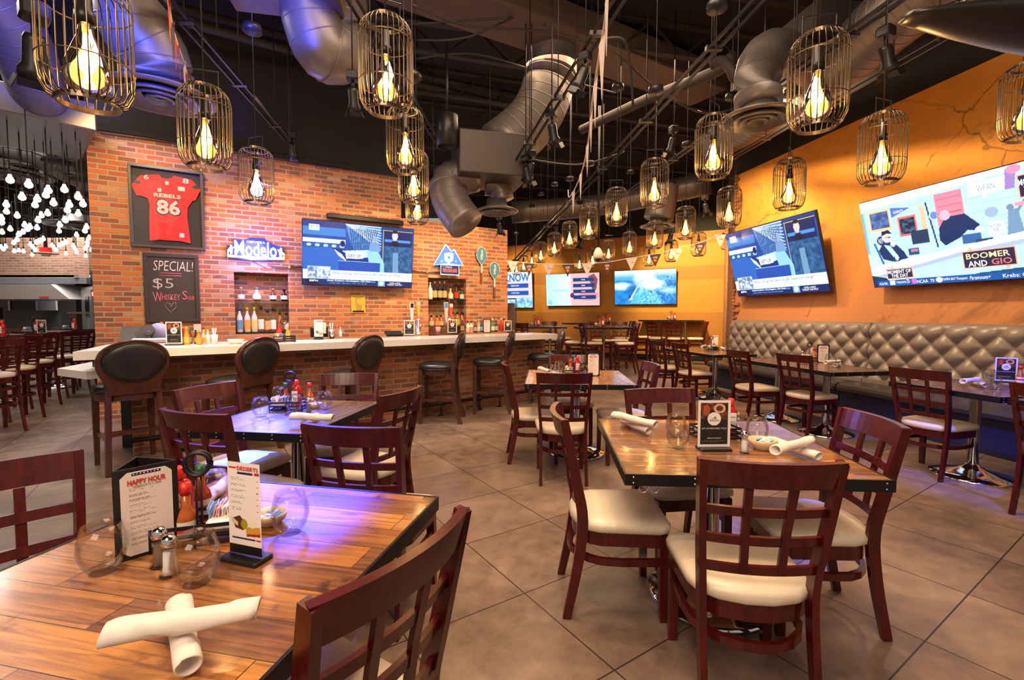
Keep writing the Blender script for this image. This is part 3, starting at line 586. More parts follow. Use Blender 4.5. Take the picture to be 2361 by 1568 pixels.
# light rails
M_RAIL = mat('black_rail', (.022, .019, .022), .4, .5)
RAILS = [((330, -60, 3.6), (1010 * .66, 325, 6.9), 'ceiling light rail slanting down over the brick wall'),
         ((1440, -20, 3.9), (1195, 372, 6.4), 'long light rail in the centre carrying several spotlights'),
         ((1760, -10, 3.9), (1150, 690 * .93, 13.0), 'longest light rail, running from top right to the far room'),
         ((2110, -30, 3.5), (1395, 480, 12.0), 'light rail in front of the duct along the ochre wall'),
         ((2200, 70, 3.7), (1660, 380, 9.0), 'light rail close under the duct on the ochre wall side'),
         ((800, -20, 4.4), (1010, 330, 9.0), 'light rail above the big centre-left pendant')]
for a, b, lab in RAILS:
    A, B = pd(*a), pd(*b); root = empty('light_rail', A); m = MB()
    off = Vector((.045, 0, 0)); m.sweep([Vector((0, 0, 0)) - off, B - A - off], .018, .03); m.sweep([Vector((0, 0, 0)) + off, B - A + off], .018, .03); m.build('rail', M_RAIL, root)
    n = max(3, int((B-A).length / 1.1))
    for k in range(n):
        t_ = (k + .5)/n; p = (B-A)*t_; c = MB(); c.box((p.x, p.y, p.z), (.15, .05, .04)); c.tube([(p.x, p.y, p.z), (p.x, p.y, CZ - A.z)], .006, 6); c.build('clamp', M_RAIL, root)
    tag(root, lab, 'light rail')
def mk_head():
    root = empty('track_spotlight'); m = MB(); m.box((0, 0, .03), (.09, .09, .07), ch=.01); m.build('adapter', M_RAIL, root)
    m = MB(); m.tube([(0, 0, 0), (0, .02, -.07)], .012, 8); m.build('arm', M_BLACK, root)
    m = MB(); m.lathe([(.032, .07), (.04, .05), (.04, -.04), (.052, -.06), (.052, -.10), (.046, -.10), (.046, -.07)], n=16, cap=(True, False)); m.xf(Matrix.Translation((0, .03, -.12)) @ Matrix.Rotation(.45, 4, 'X'))
    b = m.build('lamp_body', M_BLACK, root); m = MB(); m.lathe([(.044, -.085), (0, -.085)], n=14, cap=(False, False)); m.xf(Matrix.Translation((0, .03, -.12)) @ Matrix.Rotation(.45, 4, 'X')); m.build('lens', emat('lamp_lens', (1, .80, .58), 5), b)
    m = MB()
    for sx in (-1, 1): m.box((sx*.062, 0, -.12), (.004, .09, .05), ry=-sx*.35)
    m.box((0, .06, -.12), (.09, .004, .05), rx=.4); m.xf(Matrix.Translation((0, .03, -.12)) @ Matrix.Rotation(.45, 4, 'X')); m.build('barn_door', M_BLACK, b); return root
HEAD = Proto(mk_head)
for px, py, Y, rz, sc, lab in [
    (80, 45, 2.9, .9, 1.5, 'track spotlight at the top left beside the largest pendant'), (813, 185, 4.6, .2, 1.2, 'track spotlight hanging left of the big centre-left pendant'),
    (672, 318, 6.9, .3, 1.25, 'track spotlight at the lower end of the rail over the brick wall'), (1272, 270, 5.4, -.5, 1.25, 'track spotlight pair member beside the big duct bend'),
    (1225, 362, 6.3, .4, 1.2, 'track spotlight below the end of the centre rail'), (1212, 372, 6.3, -.6, 1.2, 'lowest track spotlight at the end of the centre rail'),
    (1350, 140, 4.5, .9, 1.1, 'dark track spotlight high on the centre rail'), (1553, 305, 6.8, .2, 1.25, 'track spotlight between the middle pendants'),
    (2042, 85, 3.9, -1.1, 1.2, 'track spotlight under the duct at the top right'), (1283, 515, 11.5, .2, 1.3, 'small spotlight above the left far-room pendants'),
    (1452, 535, 11.0, .2, 1.3, 'small spotlight above the far-room surf television'), (1548, 530, 11.0, .1, 1.3, 'small spotlight above the right far-room pendants'),
    (1150, 505, 9.0, -.3, 1.2, 'spotlight hanging beside the far end of the low brick wall'), (1625, 460, 9.0, -.9, 1.2, 'sideways spotlight left of the ochre wall edge'),
    (1345, 545, 12.0, 1.0, 1.2, 'tiny bright spotlight near the dome camera')]:
    q = pd(px, py, Y); o = HEAD.put(q, rz, lab, 'spotlight', 'track spotlights', sc); m = MB(); m.tube([(0, 0, .05), (0, 0, (CZ - q.z)/sc)], .006, 6); m.build('stem', M_RAIL, o)
# rail canopies that carry the pendants
def mk_can():
    m = MB(); m.lathe([(.0, .06), (.07, .055), (.075, .0), (.0, -.004)], n=20); return m.build('ceiling_canopy', M_RAIL)
# black cylinder speaker
m = MB(); m.lathe([(0, .2), (.13, .2), (.14, .19), (.14, -.2), (.12, -.205), (.11, -.18), (.0, -.17)], n=28); m.tube([(0, 0, .2), (0, 0, 1.1)], .015, 8)
tag(m.build('ceiling_speaker', M_BLACK, loc=pd(1031, 302, 6.2)), 'black cylindrical speaker hanging from the ceiling by the low brick wall', 'speaker')
# black hull shape in the upper right corner
root = empty('hanging_hull', pd(2330, 40, 2.15)); m = MB(); rings = []
for k in range(15):
    t_ = k/14; x = -.46 + 1.15*t_; wd = .02 + .17*math.sin(min(1, t_*1.25 + .05)*PI/2)**.8; hh = .012 + .075*math.sin(min(1, t_*1.1 + .05)*PI/2)
    z = -.02 + .02*math.cos(t_*4) - .035*max(0, t_-.4)
    rings.append([(x, wd*math.cos(2*PI*j/20), z + hh*math.sin(2*PI*j/20)) for j in range(20)])
m.loft(rings, smooth=True); m.build('hull', mat('glossy_black_shell', (.02, .018, .014), .3), root)
m = MB()
for sy in (-1, 1): m.tube(smooth([(-.3, sy*.1, .06), (-.1, sy*.12, .15), (.3, sy*.12, .2), (.7, sy*.1, .22)], 4), .008, 8)
for x in (-.15, .05, .25): m.tube([(x, -.12, .14 + x*.15), (x, .12, .14 + x*.15)], .007, 6)
m.build('metal_frame', M_CHROME, root); m = MB(); m.tube([(.1, 0, .17), (.1, 0, 1.6)], .006, 6); m.build('cord', M_CABLE, root)
tag(root, 'glossy black hull-shaped form with a metal frame hanging in the upper right corner', 'hanging decoration')
# ---------------------------------------------------------------- caged pendants
def mk_pendant():
    root = empty('caged_pendant_lamp'); R, Hh = .135, .44; N = 30
    prof = [(.088, 0), (.112, .012), (.13, .05), (.135, .10), (.135, .36), (.128, .40), (.108, .43), (.088, .44)]
    m = MB()
    for k in range(N):
        a = 2*PI*k/N; m.sweep([(r*math.cos(a), r*math.sin(a), z) for r, z in prof], .0028, mi=0, n=4, up=(.01, .02, 1))
    cg = m.build('cage', M_WIRE, root)
    for r, z, th in ((.137, .34, .0026), (.137, .13, .0022)):
        m = MB(); m.tube(circ(r, 36, z), th, 5, closed=True); m.build('hoop', M_WIRE, root)
    for z in (.0, .44):
        m = MB(); m.lathe([(.092, z-.009), (.092, z+.009), (.084, z+.009), (.084, z-.009), (.092, z-.009)], n=36, cap=(False, False), smooth=False); m.build('rim', M_WIRE, root)
    m = MB(); m.tube(smooth([(-.075, 0, .44), (-.075, 0, .54), (-.07, 0, .55), (.07, 0, .55), (.075, 0, .54), (.075, 0, .44)], 3), .0035, 6); m.build('handle', M_BLACK, root)
    m = MB(); m.lathe([(.0, .40), (.022, .395), (.024, .32), (.03, .315), (.03, .275), (.0, .275)], n=16); m.build('socket', M_BLACK, root)
    m = MB(); m.lathe([(.020, .285), (.021, .262), (.026, .235), (.045, .185), (.066, .125), (.070, .095), (.062, .06), (.040, .038), (.0, .03)], n=24, cap=(False, False)); bl = m.build('bulb', M_BULB, root)
    m = MB(); m.lathe([(.0, .245), (.008, .24), (.0105, .20), (.0125, .12), (.0105, .075), (.0, .068)], n=10); m.build('filament', M_FIL, bl)
    return root
PEND = Proto(mk_pendant); 
pl = [
 (205, 168, 245, 'largest caged pendant, at the upper left in front of the ceiling diffuser'),
 (891, 118, 260, 'large caged pendant at top centre-left above the television on the brick wall'),
 (476, 105, 390, 'caged pendant hanging in front of the brick above the framed jersey'),
 (593, 72, 470, 'caged pendant above the lit white and blue beer sign'),
 (935, 83, 398, 'caged pendant second from top in the column at the brick wall step'),
 (954, 68, 468, 'caged pendant third from top in the column at the brick wall step'),
 (962, 52, 517, 'lowest caged pendant in the column at the brick wall step'),
 (1882, 120, 298, 'large caged pendant hanging before the duct and ochre wall top'),
 (2364, 108, 322, 'caged pendant cut by the right edge above the big television'),
 (2030, 90, 424, 'caged pendant against the ochre wall left of the big television'),
 (1818, 65, 483, 'caged pendant against the ochre wall above the smaller tilted television'),
 (1644, 80, 411, 'caged pendant left of the right ceiling diffuser'),
 (1508, 62, 478, 'caged pendant in the middle of the dark ceiling area'),
 (1421, 49, 520, 'caged pendant right of the lower end of the pennant string'),
 (1680, 52, 523, 'caged pendant overlapping the left edge of the ochre wall'),
 (1580, 43, 552, 'caged pendant above the right end of the surf television'),
 (1357, 42, 551, 'caged pendant directly above the white dome camera'),
 (1313, 35, 572, 'caged pendant just left of the dome camera stem'),
 (1278, 32, 592, 'caged pendant over the pink quiz television'),
 (1247, 28, 606, 'caged pendant left of the pink quiz television top'),
 (1509, 37, 574, 'caged pendant under the small distant diffuser'),
 (1451, 32, 590, 'caged pendant above the left part of the surf television'),
 (1403, 28, 602, 'caged pendant between the dome camera and the surf television'),
 (1336, 24, 625, 'caged pendant behind the rear bunting above the pink television'),
 (1366, 25, 616, 'caged pendant hidden half behind the dome camera'),
 (1496, 26, 614, 'caged pendant behind a pennant above the surf television'),
 (1547, 29, 604, 'caged pendant with a pennant right of it over the surf television'),
 (1610, 32, 591, 'caged pendant covered by the rightmost pennants of the rear bunting'),
 (1226, 24, 618, 'small far pendant above the gap between the left two far televisions'),
 (1207, 22, 627, 'small far pendant above the partly hidden quiz television'),
 (1191, 20, 634, 'smallest far pendant next to the end of the low brick wall'),
 (1673, 22, 575, 'small far pendant in front of the brick return at the tilted television corner')]
for px, wd, yb, lab in pl:
    Y = F*.27/wd
    if px == 2364: Y = F*.27/96
    p = deep(px, yb - .04*wd, Y); po = PEND.put(p, random.uniform(-.4, .9), lab, 'pendant lamp', 'caged pendant lamps with glowing bulbs')
    l = bpy.data.lights.new('pendant_glow', 'POINT'); l.energy = 14; l.color = (1, .60, .28); l.shadow_soft_size = .03
    lo = bpy.data.objects.new('pendant_glow', l); scn.collection.objects.link(lo); lo.location = p + Vector((0, 0, .15))
    top = CZ - .45 if p.z > 3.2 else min(CZ - .45, p.z + 1.0 + .8*random.random()); m = MB(); m.tube([(0, 0, .40), (0, 0, CZ - p.z)], .004, 6); m.build('cord', M_CABLE, po)
    m = MB(); m.lathe([(.0, .06), (.07, .055), (.075, .0), (.0, -.004)], n=20); m.build('canopy', M_RAIL, po, loc=(0, 0, top - p.z))

# ---------------------------------------------------------------- chairs
def outline(w0, w1, d, n=7, r=.05):       # front width w0, rear rounded
    pts = [(-w0/2 + r, d/2), (w0/2 - r, d/2), (w0/2 - r*.3, d/2 - r*.3), (w0/2, d/2 - r)]
    for k in range(n + 1):
        a = -PI*k/n; pts.append((w1/2*math.cos(a)*(1 if abs(math.cos(a)) < .9 else 1), -d*.22 + d*.28*math.sin(a)))
    pts += [(-w0/2, d/2 - r), (-w0/2 + r*.3, d/2 - r*.3)]
    return pts
def scaled(pts, s, z, c=(0, 0)): return [(c[0] + (x - c[0])*s, c[1] + (y - c[1])*s, z) for x, y in pts]
def mk_chair(hs=.0, back=.92, name='dining_chair', col=None):
    """window-pane back chair; hs lifts the seat for the bar-height version"""
    root = empty(name); sz = .46 + hs; bt = back + hs; ol = outline(.45, .42, .44)
    m = MB(); m.loft([scaled(ol, .95, sz-.055), scaled(ol, 1.0, sz-.045), scaled(ol, 1.01, sz-.02), scaled(ol, .95, sz-.004), scaled(ol, .75, sz+.004), scaled(ol, .3, sz+.007)], smooth=True); m.build('seat', M_CREAM, root)
    oa = [(x*.94, y*.94) for x, y in ol]; m = MB(); m.prism(oa, sz-.115, sz-.052); m.build('seat_frame', M_CHERRY, root)
    for s in (-1, 1):
        m = MB(); m.sweep([(s*.185, .185, sz-.06), (s*.188, .187, .25), (s*.19, .19, 0)], [.042, .040, .034], [.040, .038, .032], up=(0, 1, 0)); m.build('leg', M_CHERRY, root)
        m = MB(); pth = smooth([(s*.185, -.245 - hs*.12, 0), (s*.182, -.195, .25 + hs*.5), (s*.183, -.175, sz), (s*.196, -.205, sz+.18), (s*.213, -.262, bt)], 4)
        m.sweep(pth, .024, [.036 + .012*math.sin(PI*k/(len(pth)-1)) for k in range(len(pth))], up=(0, 1, 0)); m.build('rear_leg', M_CHERRY, root)
    def backy(z): t_ = (z - sz)/(bt - sz); return -.175 - .087*t_ - .012*math.sin(PI*t_)*-1
    def bow(z, w2, hgt, th, bw=.035, nm='cross_rail'):
        m = MB(); n = 12; rings = []
        for k in range(n + 1):
            u = -1 + 2*k/n; x = u*w2; y = backy(z) - bw*(1-u*u)
            tx, ty = w2, 2*bw*u; L = math.hypot(tx, ty); nx, ny = -ty/L, tx/L
            dy = backy(z + hgt/2) - backy(z - hgt/2); top_w = 1 + .03
            rings.append([(x + nx*th/2, y + ny*th/2 - dy/2, z - hgt/2), (x - nx*th/2, y - ny*th/2 - dy/2, z - hgt/2), (x*top_w - nx*th/2, y - ny*th/2 + dy/2, z + hgt/2), (x*top_w + nx*th/2, y + ny*th/2 + dy/2, z + hgt/2)])
        m.loft(rings); return m.build(nm, M_CHERRY, root)
    bow(bt - .042, .214, .088, .026, .040, 'top_rail')
    zr = [sz + .072, sz + .178, sz + .282]
    for z in zr: bow(z, .192 + (z - sz)*.045, .032, .016, .03)
    for s in (-1, 1):
        m = MB(); pts = [(s*(.058 + .012*(z-sz)/.4), backy(z) - .031, z) for z in (sz+.065, sz+.22, bt-.09)]
        m.sweep(pts, .026, .014, up=(0, 1, 0)); m.build('spindle', M_CHERRY, root)
    zs = .27 + hs*.35; lv = [zs] if hs < .1 else [zs - .03, zs + .18]
    for zz in lv:
        m = MB(); q = [(-.19, .17, zz), (-.195, .0, zz)] + [(-.195*math.cos(a), -.03 - .19*math.sin(a), zz) for a in [PI*k/10 for k in range(1, 10)]] + [(.195, .0, zz), (.19, .17, zz)]
        m.sweep(q, .020, .032); m.build('stretcher', M_CHERRY, root)
    if hs > .1:
        m = MB(); m.box((0, .19, zs - .06), (.36, .022, .03)); m.build('footrest', M_CHERRY, root)
    return root
CHAIR = Proto(mk_chair); HICH = Proto(lambda: mk_chair(.29, .90, 'high_chair'))
def chair(x, y, deg, lab, grp='dark wood dining chairs with cream seats'): return CHAIR.put((x, y, 0), math.radians(deg - 90), lab, 'chair', grp)
chair(.855, 1.745, 84, 'dining chair in the front right with its lattice back towards us')
chair(.50, 2.265, -2, 'dining chair on the left side of the front right table')
chair(1.37, 2.15, 174, 'dining chair on the right side of the front right table, its rail lit blue')
chair(.95, 2.66, -83, 'dining chair on the far side of the front right table, facing us')
chair(.425, 4.0, 88, 'dining chair turned away at the near side of the honey-coloured middle table')
chair(.21, 4.50, 2, 'dining chair on the left of the honey-coloured middle table')
chair(1.06, 4.47, 182, 'dining chair with blue-lit back on the right of the middle table')
chair(.64, 5.12, -90, 'dining chair behind the honey-coloured middle table, facing us')
chair(-.63, 2.22, 80, 'dining chair with its back to us at the blue-lit table')
chair(-1.44, 2.49, 70, 'dining chair at the left corner of the blue-lit table, seen from behind')
chair(-1.74, 2.98, -18, 'dining chair at the far left side of the blue-lit table')
chair(-1.24, 3.42, -82, 'dining chair behind the blue-lit table, below the third bar stool')
chair(-.92, 2.95, 161, 'dining chair at the right side of the blue-lit table')
chair(3.18, 6.15, 8, 'left of two dining chairs at the middle booth table')
chair(3.52, 5.57, 20, 'right of two dining chairs at the middle booth table')
chair(3.71, 4.10, 20, 'dining chair at the near booth table with chrome pedestal behind it')
chair(3.76, 3.12, 20, 'dining chair cut off by the right edge of the picture')
chair(2.97, 7.71, 12, 'right of two dining chairs at the far booth table')
chair(2.84, 8.5, 12, 'left of two dining chairs at the far booth table')
chair(-.450, 1.05, 151, 'red-brown dining chair in the foreground right of the amber wood table')
chair(-1.40, 1.27, -36, 'dining chair cut by the left edge beside the amber wood table')

# ---------------------------------------------------------------- bar stools
def mk_stool():
    root = empty('bar_stool'); S = .76
    sq = []
    for k in range(24):
        a = 2*PI*k/24; c, s = math.cos(a), math.sin(a); f = (abs(c)**3.2 + abs(s)**3.2)**(-1/3.2); sq.append((.25*c*f, .01 + .235*s*f))
    m = MB(); m.loft([scaled(sq, .96, S-.075), scaled(sq, 1.0, S-.07), scaled(sq, 1.03, S-.045), scaled(sq, .99, S-.018), scaled(sq, .82, S+.002), scaled(sq, .5, S+.012), scaled(sq, .1, S+.015)], smooth=True); st = m.build('seat', M_BLACKV, root)
    m = MB(); m.tube([(x*1.01, y*1.01, S-.068) for x, y in sq], .006, 6, closed=True); m.build('piping', M_BLACKV, st)
    m = MB(); m.prism([(x*.95, y*.95) for x, y in sq], S-.135, S-.072); m.build('seat_frame', M_ESPRESSO, root)
    for s in (-1, 1):
        m = MB(); m.sweep([(s*.205, .20, S-.08), (s*.208, .205, .3), (s*.21, .21, 0)], [.052, .045, .036], [.052, .045, .036], up=(0, 1, 0)); m.build('leg', M_ESPRESSO, root)
        m = MB(); m.sweep(smooth([(s*.215, -.30, 0), (s*.20, -.235, .22), (s*.185, -.205, .5), (s*.18, -.20, S+.05)], 4), .042, [.050]*13, up=(0, 1, 0)); m.build('leg', M_ESPRESSO, root)
    # oval back: outline swept with a slight bow and lean
    zc, hw, hh = .96, .264, .195
    def yb(z): return -.228 - .085*(z-.68)/.48
    def shape(kx, kz, x, z, off): return (x*kx, yb(z) + off + .25*(x*kx)**2*1.2, z)
    ol = []
    for k in range(28):
        a = 2*PI*k/28; ol.append((math.cos(a)*hw*(1 + .04*math.sin(a)), zc + math.sin(a)*hh))
    half = [(math.sin(PI/2*k/9)*hw*1.0, zc + .01 + .195*math.cos(PI/2*k/9)**.9) for k in range(10)] + [(hw*.985, .92), (hw*.94, .88), (hw*.87, .84), (hw*.80, .80), (hw*.745, .76), (hw*.72, .72), (hw*.71, .675)]
    neck = half + [(-x, z) for x, z in half[:0:-1]]
    rings = []
    for kx, off, kk in ((.97, .022, 1), (1, .014, 1), (1, -.014, 1), (.97, -.022, 1)):
        cx, cz = 0, .9; rings.append([(lambda X, Z: (X, yb(Z) + off + .5*X*X, Z))(x*kx, cz + (z-cz)*kx) for x, z in neck])
    m = MB(); m.loft(rings, smooth=False); bk = m.build('backrest', M_ESPRESSO, root)
    for sgn, dep in ((-1, .022), (1, .03)):
        rings = []
        for k_, off in ((.86, .018), (.855, .028), (.80, .038), (.62, .046), (.3, .050)):
            rings.append([(x*k_, yb(zc+.008+(z-zc)*k_) + sgn*off + .5*(x*k_)**2, zc + .008 + (z-zc)*k_*.98) for x, z in ol])
        m = MB(); m.loft(rings, smooth=True); pd_ = m.build('back_pad', M_BLACKV, bk)
        m = MB(); m.tube([(x*.87, yb(zc+.008+(z-zc)*.87) + sgn*.022 + .5*(x*.87)**2, zc + .008 + (z-zc)*.86) for x, z in ol], .006, 6, closed=True); m.build('piping', M_BLACKV, bk)
    for z, a, b in ((.27, (-.2, .2), (.2, .2)), (.30, (-.2, .2), (-.2, -.22)), (.30, (.2, .2), (.2, -.22)), (.34, (-.2, -.22), (.2, -.22))):
        m = MB(); m.sweep([(*a, z), (*b, z)], .026, .034); m.build('stretcher', M_ESPRESSO, root)
    return root
STOOL = Proto(mk_stool)
for x, y, deg, lab in [(-3.53, 4.32, 140, 'nearest bar stool with its black oval back to us, at the counter\'s left end'),
    (-2.74, 4.72, 164, 'second bar stool from the left, below the niche of clear bottles'), (-1.81, 5.25, 159, 'third bar stool from the left, under the bar television'),
    (-.95, 6.13, 180, 'fourth bar stool from the left, seen sideways with olive-black seat'), (-.30, 6.72, 176, 'fifth bar stool from the left, beneath the hanging rackets'),
    (.50, 7.48, 178, 'last bar stool at the far right end of the counter')]:
    STOOL.put((x, y, 0), math.radians(deg - 90), lab, 'bar stool', 'black leather bar stools along the counter')

# ---------------------------------------------------------------- tables
def mk_base(par, x, y, r=.29, z=.725, pr=.038):
    m = MB(); m.lathe([(r, 0), (r, .012), (r*.97, .022), (r*.7, .04), (r*.35, .065), (pr*1.5, .09), (pr*1.2, .11)], c=(x, y, 0), n=40, cap=(True, True)); m.build('base', M_CHROME, par)
    m = MB(); m.lathe([(pr, .09), (pr, z), (pr*1.4, z)], c=(x, y, 0), n=20); m.build('pole', M_CHROME, par)
def table(c, ang, w, d, topm, lab, bases=((0, 0),), z=.765, r=.29, name='dining_table', cat='table', hook=False, pm=None):
    root = empty(name, (c[0], c[1], 0), ang)
    m = MB(); m.prism([(-w/2, -d/2), (w/2, -d/2), (w/2, d/2), (-w/2, d/2)], -.03, 0)
    t_ = m.build('tabletop', topm, root, loc=(0, 0, z))
    e = MB()
    for (cx, cy, sx, sy) in ((0, -d/2-.004, w+.016, .008), (0, d/2+.004, w+.016, .008), (-w/2-.004, 0, .008, d), (w/2+.004, 0, .008, d)): e.box((cx, cy, z-.021), (sx, sy, .045))
    eb = e.build('metal_edge', M_EDGE, root); s = MB()
    for k in range(5):
        for zz in (-.010, -.032):
            x = -w/2 + .025 + (w-.05)*k/4
            for sy in (-1, 1): s.lathe([(.0045, 0), (.0035, .002), (0, .002)], n=8)
            s.v[-48:] = [tuple(Matrix.Translation((x, sy_*(d/2+.008), z+zz)) @ Matrix.Rotation(-PI/2*sy_, 4, 'X') @ Vector(p)) for sy_, chunk in ((1, s.v[-48:-24]), (-1, s.v[-24:])) for p in chunk]
    s.build('screw', M_STEEL, eb)
    for bx, by in bases: mk_base(root, bx, by, r, z-.03)
    if hook:
        for sx in (-1, 1):
            h = MB(); hx = -w/2 + .09; h.tube(smooth([(hx, -d/2+.02, z-.045), (hx + sx*.012, -d/2+.02, z-.075), (hx + sx*.03, -d/2+.02, z-.078), (hx + sx*.038, -d/2+.02, z-.06)], 5), .0035, 8); h.build('bag_hook', M_STEEL, root)
    tag(root, lab, cat); return root
T1 = table((-.776, 1.207), math.radians(-12), .86, .93, M_TOP_A, 'amber reclaimed wood table in the front left corner')
T2 = table((-1.345, 2.93), math.radians(-8.5), .70, .93, M_TOP_B, 'blue-lit plank table in the left middle with five chairs')
T3 = table((.972, 2.262), math.radians(-4.3), .98, .98, M_TOP_E, 'shiny brown wood table in the front right with bag hooks', hook=True)
T4 = table((.645, 4.69), math.radians(-4), .98, 1.08, M_TOP_D, 'honey-coloured plank table in the centre')
WN = math.radians(9.5)      # direction square to the right wall
def booth(x, y, w, d, lab, bs): return table((x, y), WN, w, d, M_TOP_C, lab, bs)
def bc(Y, off): return (4.225 - .165*Y + off*.986 + .0, Y + off*.165)
c5 = bc(7.98, .38); c6 = bc(5.8, .38); c7 = bc(3.93, .38); c8 = bc(3.02, .38)
booth(c5[0], c5[1], .76, 1.6, 'far booth table near the brick return', ((-.05, -.4), (-.05, .4)))
booth(c6[0], c6[1], .76, 1.6, 'long middle booth table with two chrome pedestals', ((-.05, -.4), (-.05, .38)))
booth(c7[0], c7[1], .76, .86, 'near booth table with a chrome disc foot on the right', ((0, 0),))
booth(c8[0], c8[1], .76, .86, 'booth table partly cut by the right picture edge', ((0, 0),))

# ---------------------------------------------------------------- tufted banquette along the right wall
def banquette(s0, s1, lab):
    root = empty('tufted_banquette', R0, RA); L = s1 - s0; z0, z1 = .50, 1.25
    nx, nz = int(L/.016), 46; px_, pz_ = .272, .262; vs = []
    for j in range(nz + 1):
        for i in range(nx + 1):
            x = s0 + L*i/nx; z = z0 + (z1-z0)*j/nz; a = (x/px_ + (z-z1+.085)/pz_)*PI; b = (x/px_ - (z-z1+.085)/pz_)*PI
            puff = (abs(math.sin(a))*abs(math.sin(b)))**.5 * .056 + .010*(abs(math.sin(a))*abs(math.sin(b)))
            if z > z1 - .085: tt = (z - z1 + .085)/.085; puff = puff*(1-tt) + .05*tt
            edge = min((x - s0), (s1 - x))/.05; roll = 0
            if edge < 1: roll = -.05*(1-max(edge, 0))**2
            top = (j/nz); tr = -.085*max(0, (top-.88)/.12)**2.2
            y = -(.115 + (1-top)*.035 + puff + roll + tr); vs.append((x, y, z + (.03*math.sin(max(0, (top-.88)/.12)*PI/2) if top > .88 else 0)))
    W_ = nx + 1; fs = [(j*W_+i, j*W_+i+1, (j+1)*W_+i+1, (j+1)*W_+i) for j in range(nz) for i in range(nx)]
    m = MB(); m.add(vs, fs, 0, True); m.box(((s0+s1)/2, -.05, (z0+z1)/2), (L, .10, z1-z0+.04)); m.build('tufted_back', M_TAUPE, root)
    bm_ = MB()
    k0 = int(s0/px_*2) - 1
    for row in range(6):
        for k in range(k0, int(s1/px_*2) + 2):
            if (k + row) % 2: continue
            x = k*px_/2; z = z1 - .085 - row*pz_/2
            if s0 + .04 < x < s1 - .04 and z > z0 + .03: bm_.lathe([(.0, .006), (.008, .004), (.011, 0)], c=(0, 0, 0), n=8); n_ = 24; top = (z-z0)/(z1-z0); bm_.v[-n_:] = [(p[0]+x, -p[2] - (.118 + (1-top)*.035), p[1]+z) for p in bm_.v[-n_:]]
    o = bm_.build('button', M_TAUPE, root); o['kind'] = 'stuff'
    m = MB(); m.sweep([(s0+.01, -.36, .42), (s1-.01, -.36, .42)], .50, .13); mm = MB()
    def cush():
        q = []; 
        for (y, z) in ((-.10, .36), (-.60, .36), (-.63, .38), (-.635, .42), (-.62, .455), (-.58, .472), (-.3, .478), (-.10, .47)): q.append((y, z))
        return q
    c = cush(); mm.loft([[(x, y*sc_, z) for y, z in c] for x, sc_ in ((s0+.005, .97), (s0+.02, 1), (s1-.02, 1), (s1-.005, .97))], smooth=False); mm.build('seat', M_NAVY, root)
    m = MB(); m.box(((s0+s1)/2, -.17, .49), (L, .10, .07)); m.build('back_base', M_TAUPE, root)
    m = MB(); m.box(((s0+s1)/2, -.30, .18), (L, .52, .36)); m.build('kick_panel', M_KICK, root)
    return tag(root, lab, 'banquette', 'tufted wall banquettes')
SJ = 3.13
banquette(.12, SJ - .006, 'far section of tufted taupe banquette under the smaller tilted television')
banquette(SJ + .006, 8.2, 'near section of tufted taupe banquette under the big television')

# ---------------------------------------------------------------- bar
FR = [Vector(p + (0,)) for p in ((-3.763, 4.627), (-2.6, 5.44), (-1.396, 6.287), (-.618, 6.90), (-.218, 7.23), (.55, 7.93))]
m = MB(); acc = 0; m.uvq = []
def quad_uv(m, pts, uv): m.add(pts, [(0, 1, 2, 3)]); m.uvq.append(uv)
bd = Vector((-.58, .815, 0))
EN = FR[0] + bd*.5
poly = [EN] + FR + [FR[-1] + bd*.5]
for i in range(len(poly)-1):
    a, b = poly[i], poly[i+1]; L = (b-a).length
    quad_uv(m, [(a.x, a.y, 0), (b.x, b.y, 0), (b.x, b.y, .98), (a.x, a.y, .98)], [(acc, 0), (acc+L, 0), (acc+L, .98), (acc, .98)]); acc += L
backp = [p + bd*.5 for p in FR]
for i in range(len(backp)-1):
    a, b = backp[i+1], backp[i]; quad_uv(m, [(a.x, a.y, 0), (b.x, b.y, 0), (b.x, b.y, .98), (a.x, a.y, .98)], [(0, 0), (1, 0), (1, .98), (0, .98)])
barroot = empty('bar', (0, 0, 0)); tag(barroot, 'long brick-fronted bar with a white counter and black foot rail', 'bar')
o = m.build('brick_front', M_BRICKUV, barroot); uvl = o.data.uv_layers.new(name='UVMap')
uvl.data.foreach_set('uv', [c for q in m.uvq for p in q for c in p])
FC = [(-3.70, 3.97), (-3.40, 4.245), (-2.35, 5.07), (-1.19, 5.98), (-.42, 6.64), (.05, 7.05), (.74, 7.66)]
BC = [(.36, 8.22), (-.5, 7.45), (-1.6, 6.6), (-2.9, 5.7), (-3.75, 5.35), (-4.25, 4.97)]
m = MB(); BC2 = [(-4.25, 4.97), (-3.75, 5.35), (-2.9, 5.7), (-1.65, 6.55), (-.9, 7.2), (-.43, 7.6), (.36, 8.22)]
m.loft([[(*FC[k], .995), (*FC[k], 1.07), (*BC2[k], 1.07), (*BC2[k], .995)] for k in range(7)]); m.build('counter', M_QUARTZ, barroot)
m = MB(); m.prism([(-4.35, 4.5), (-3.83, 4.23), (-3.55, 4.75), (-3.95, 5.3), (-4.6, 5.2)], .80, .87); m.build('low_counter', M_QUARTZ, barroot)
m = MB(); m.box((-3.95, 4.75, .93), (.3, .3, .13)); m.box((-4.0, 4.9, .4), (.1, .1, .8)); m.build('bracket', M_BLACK, barroot)
off = Vector((.57, -.82, 0)); rp = [(p + off*.16 + Vector((0, 0, .17))) for p in FR]; m = MB(); m.tube(smooth(rp, 3), .024, 10); rl = m.build('foot_rail', M_BLACK, barroot)
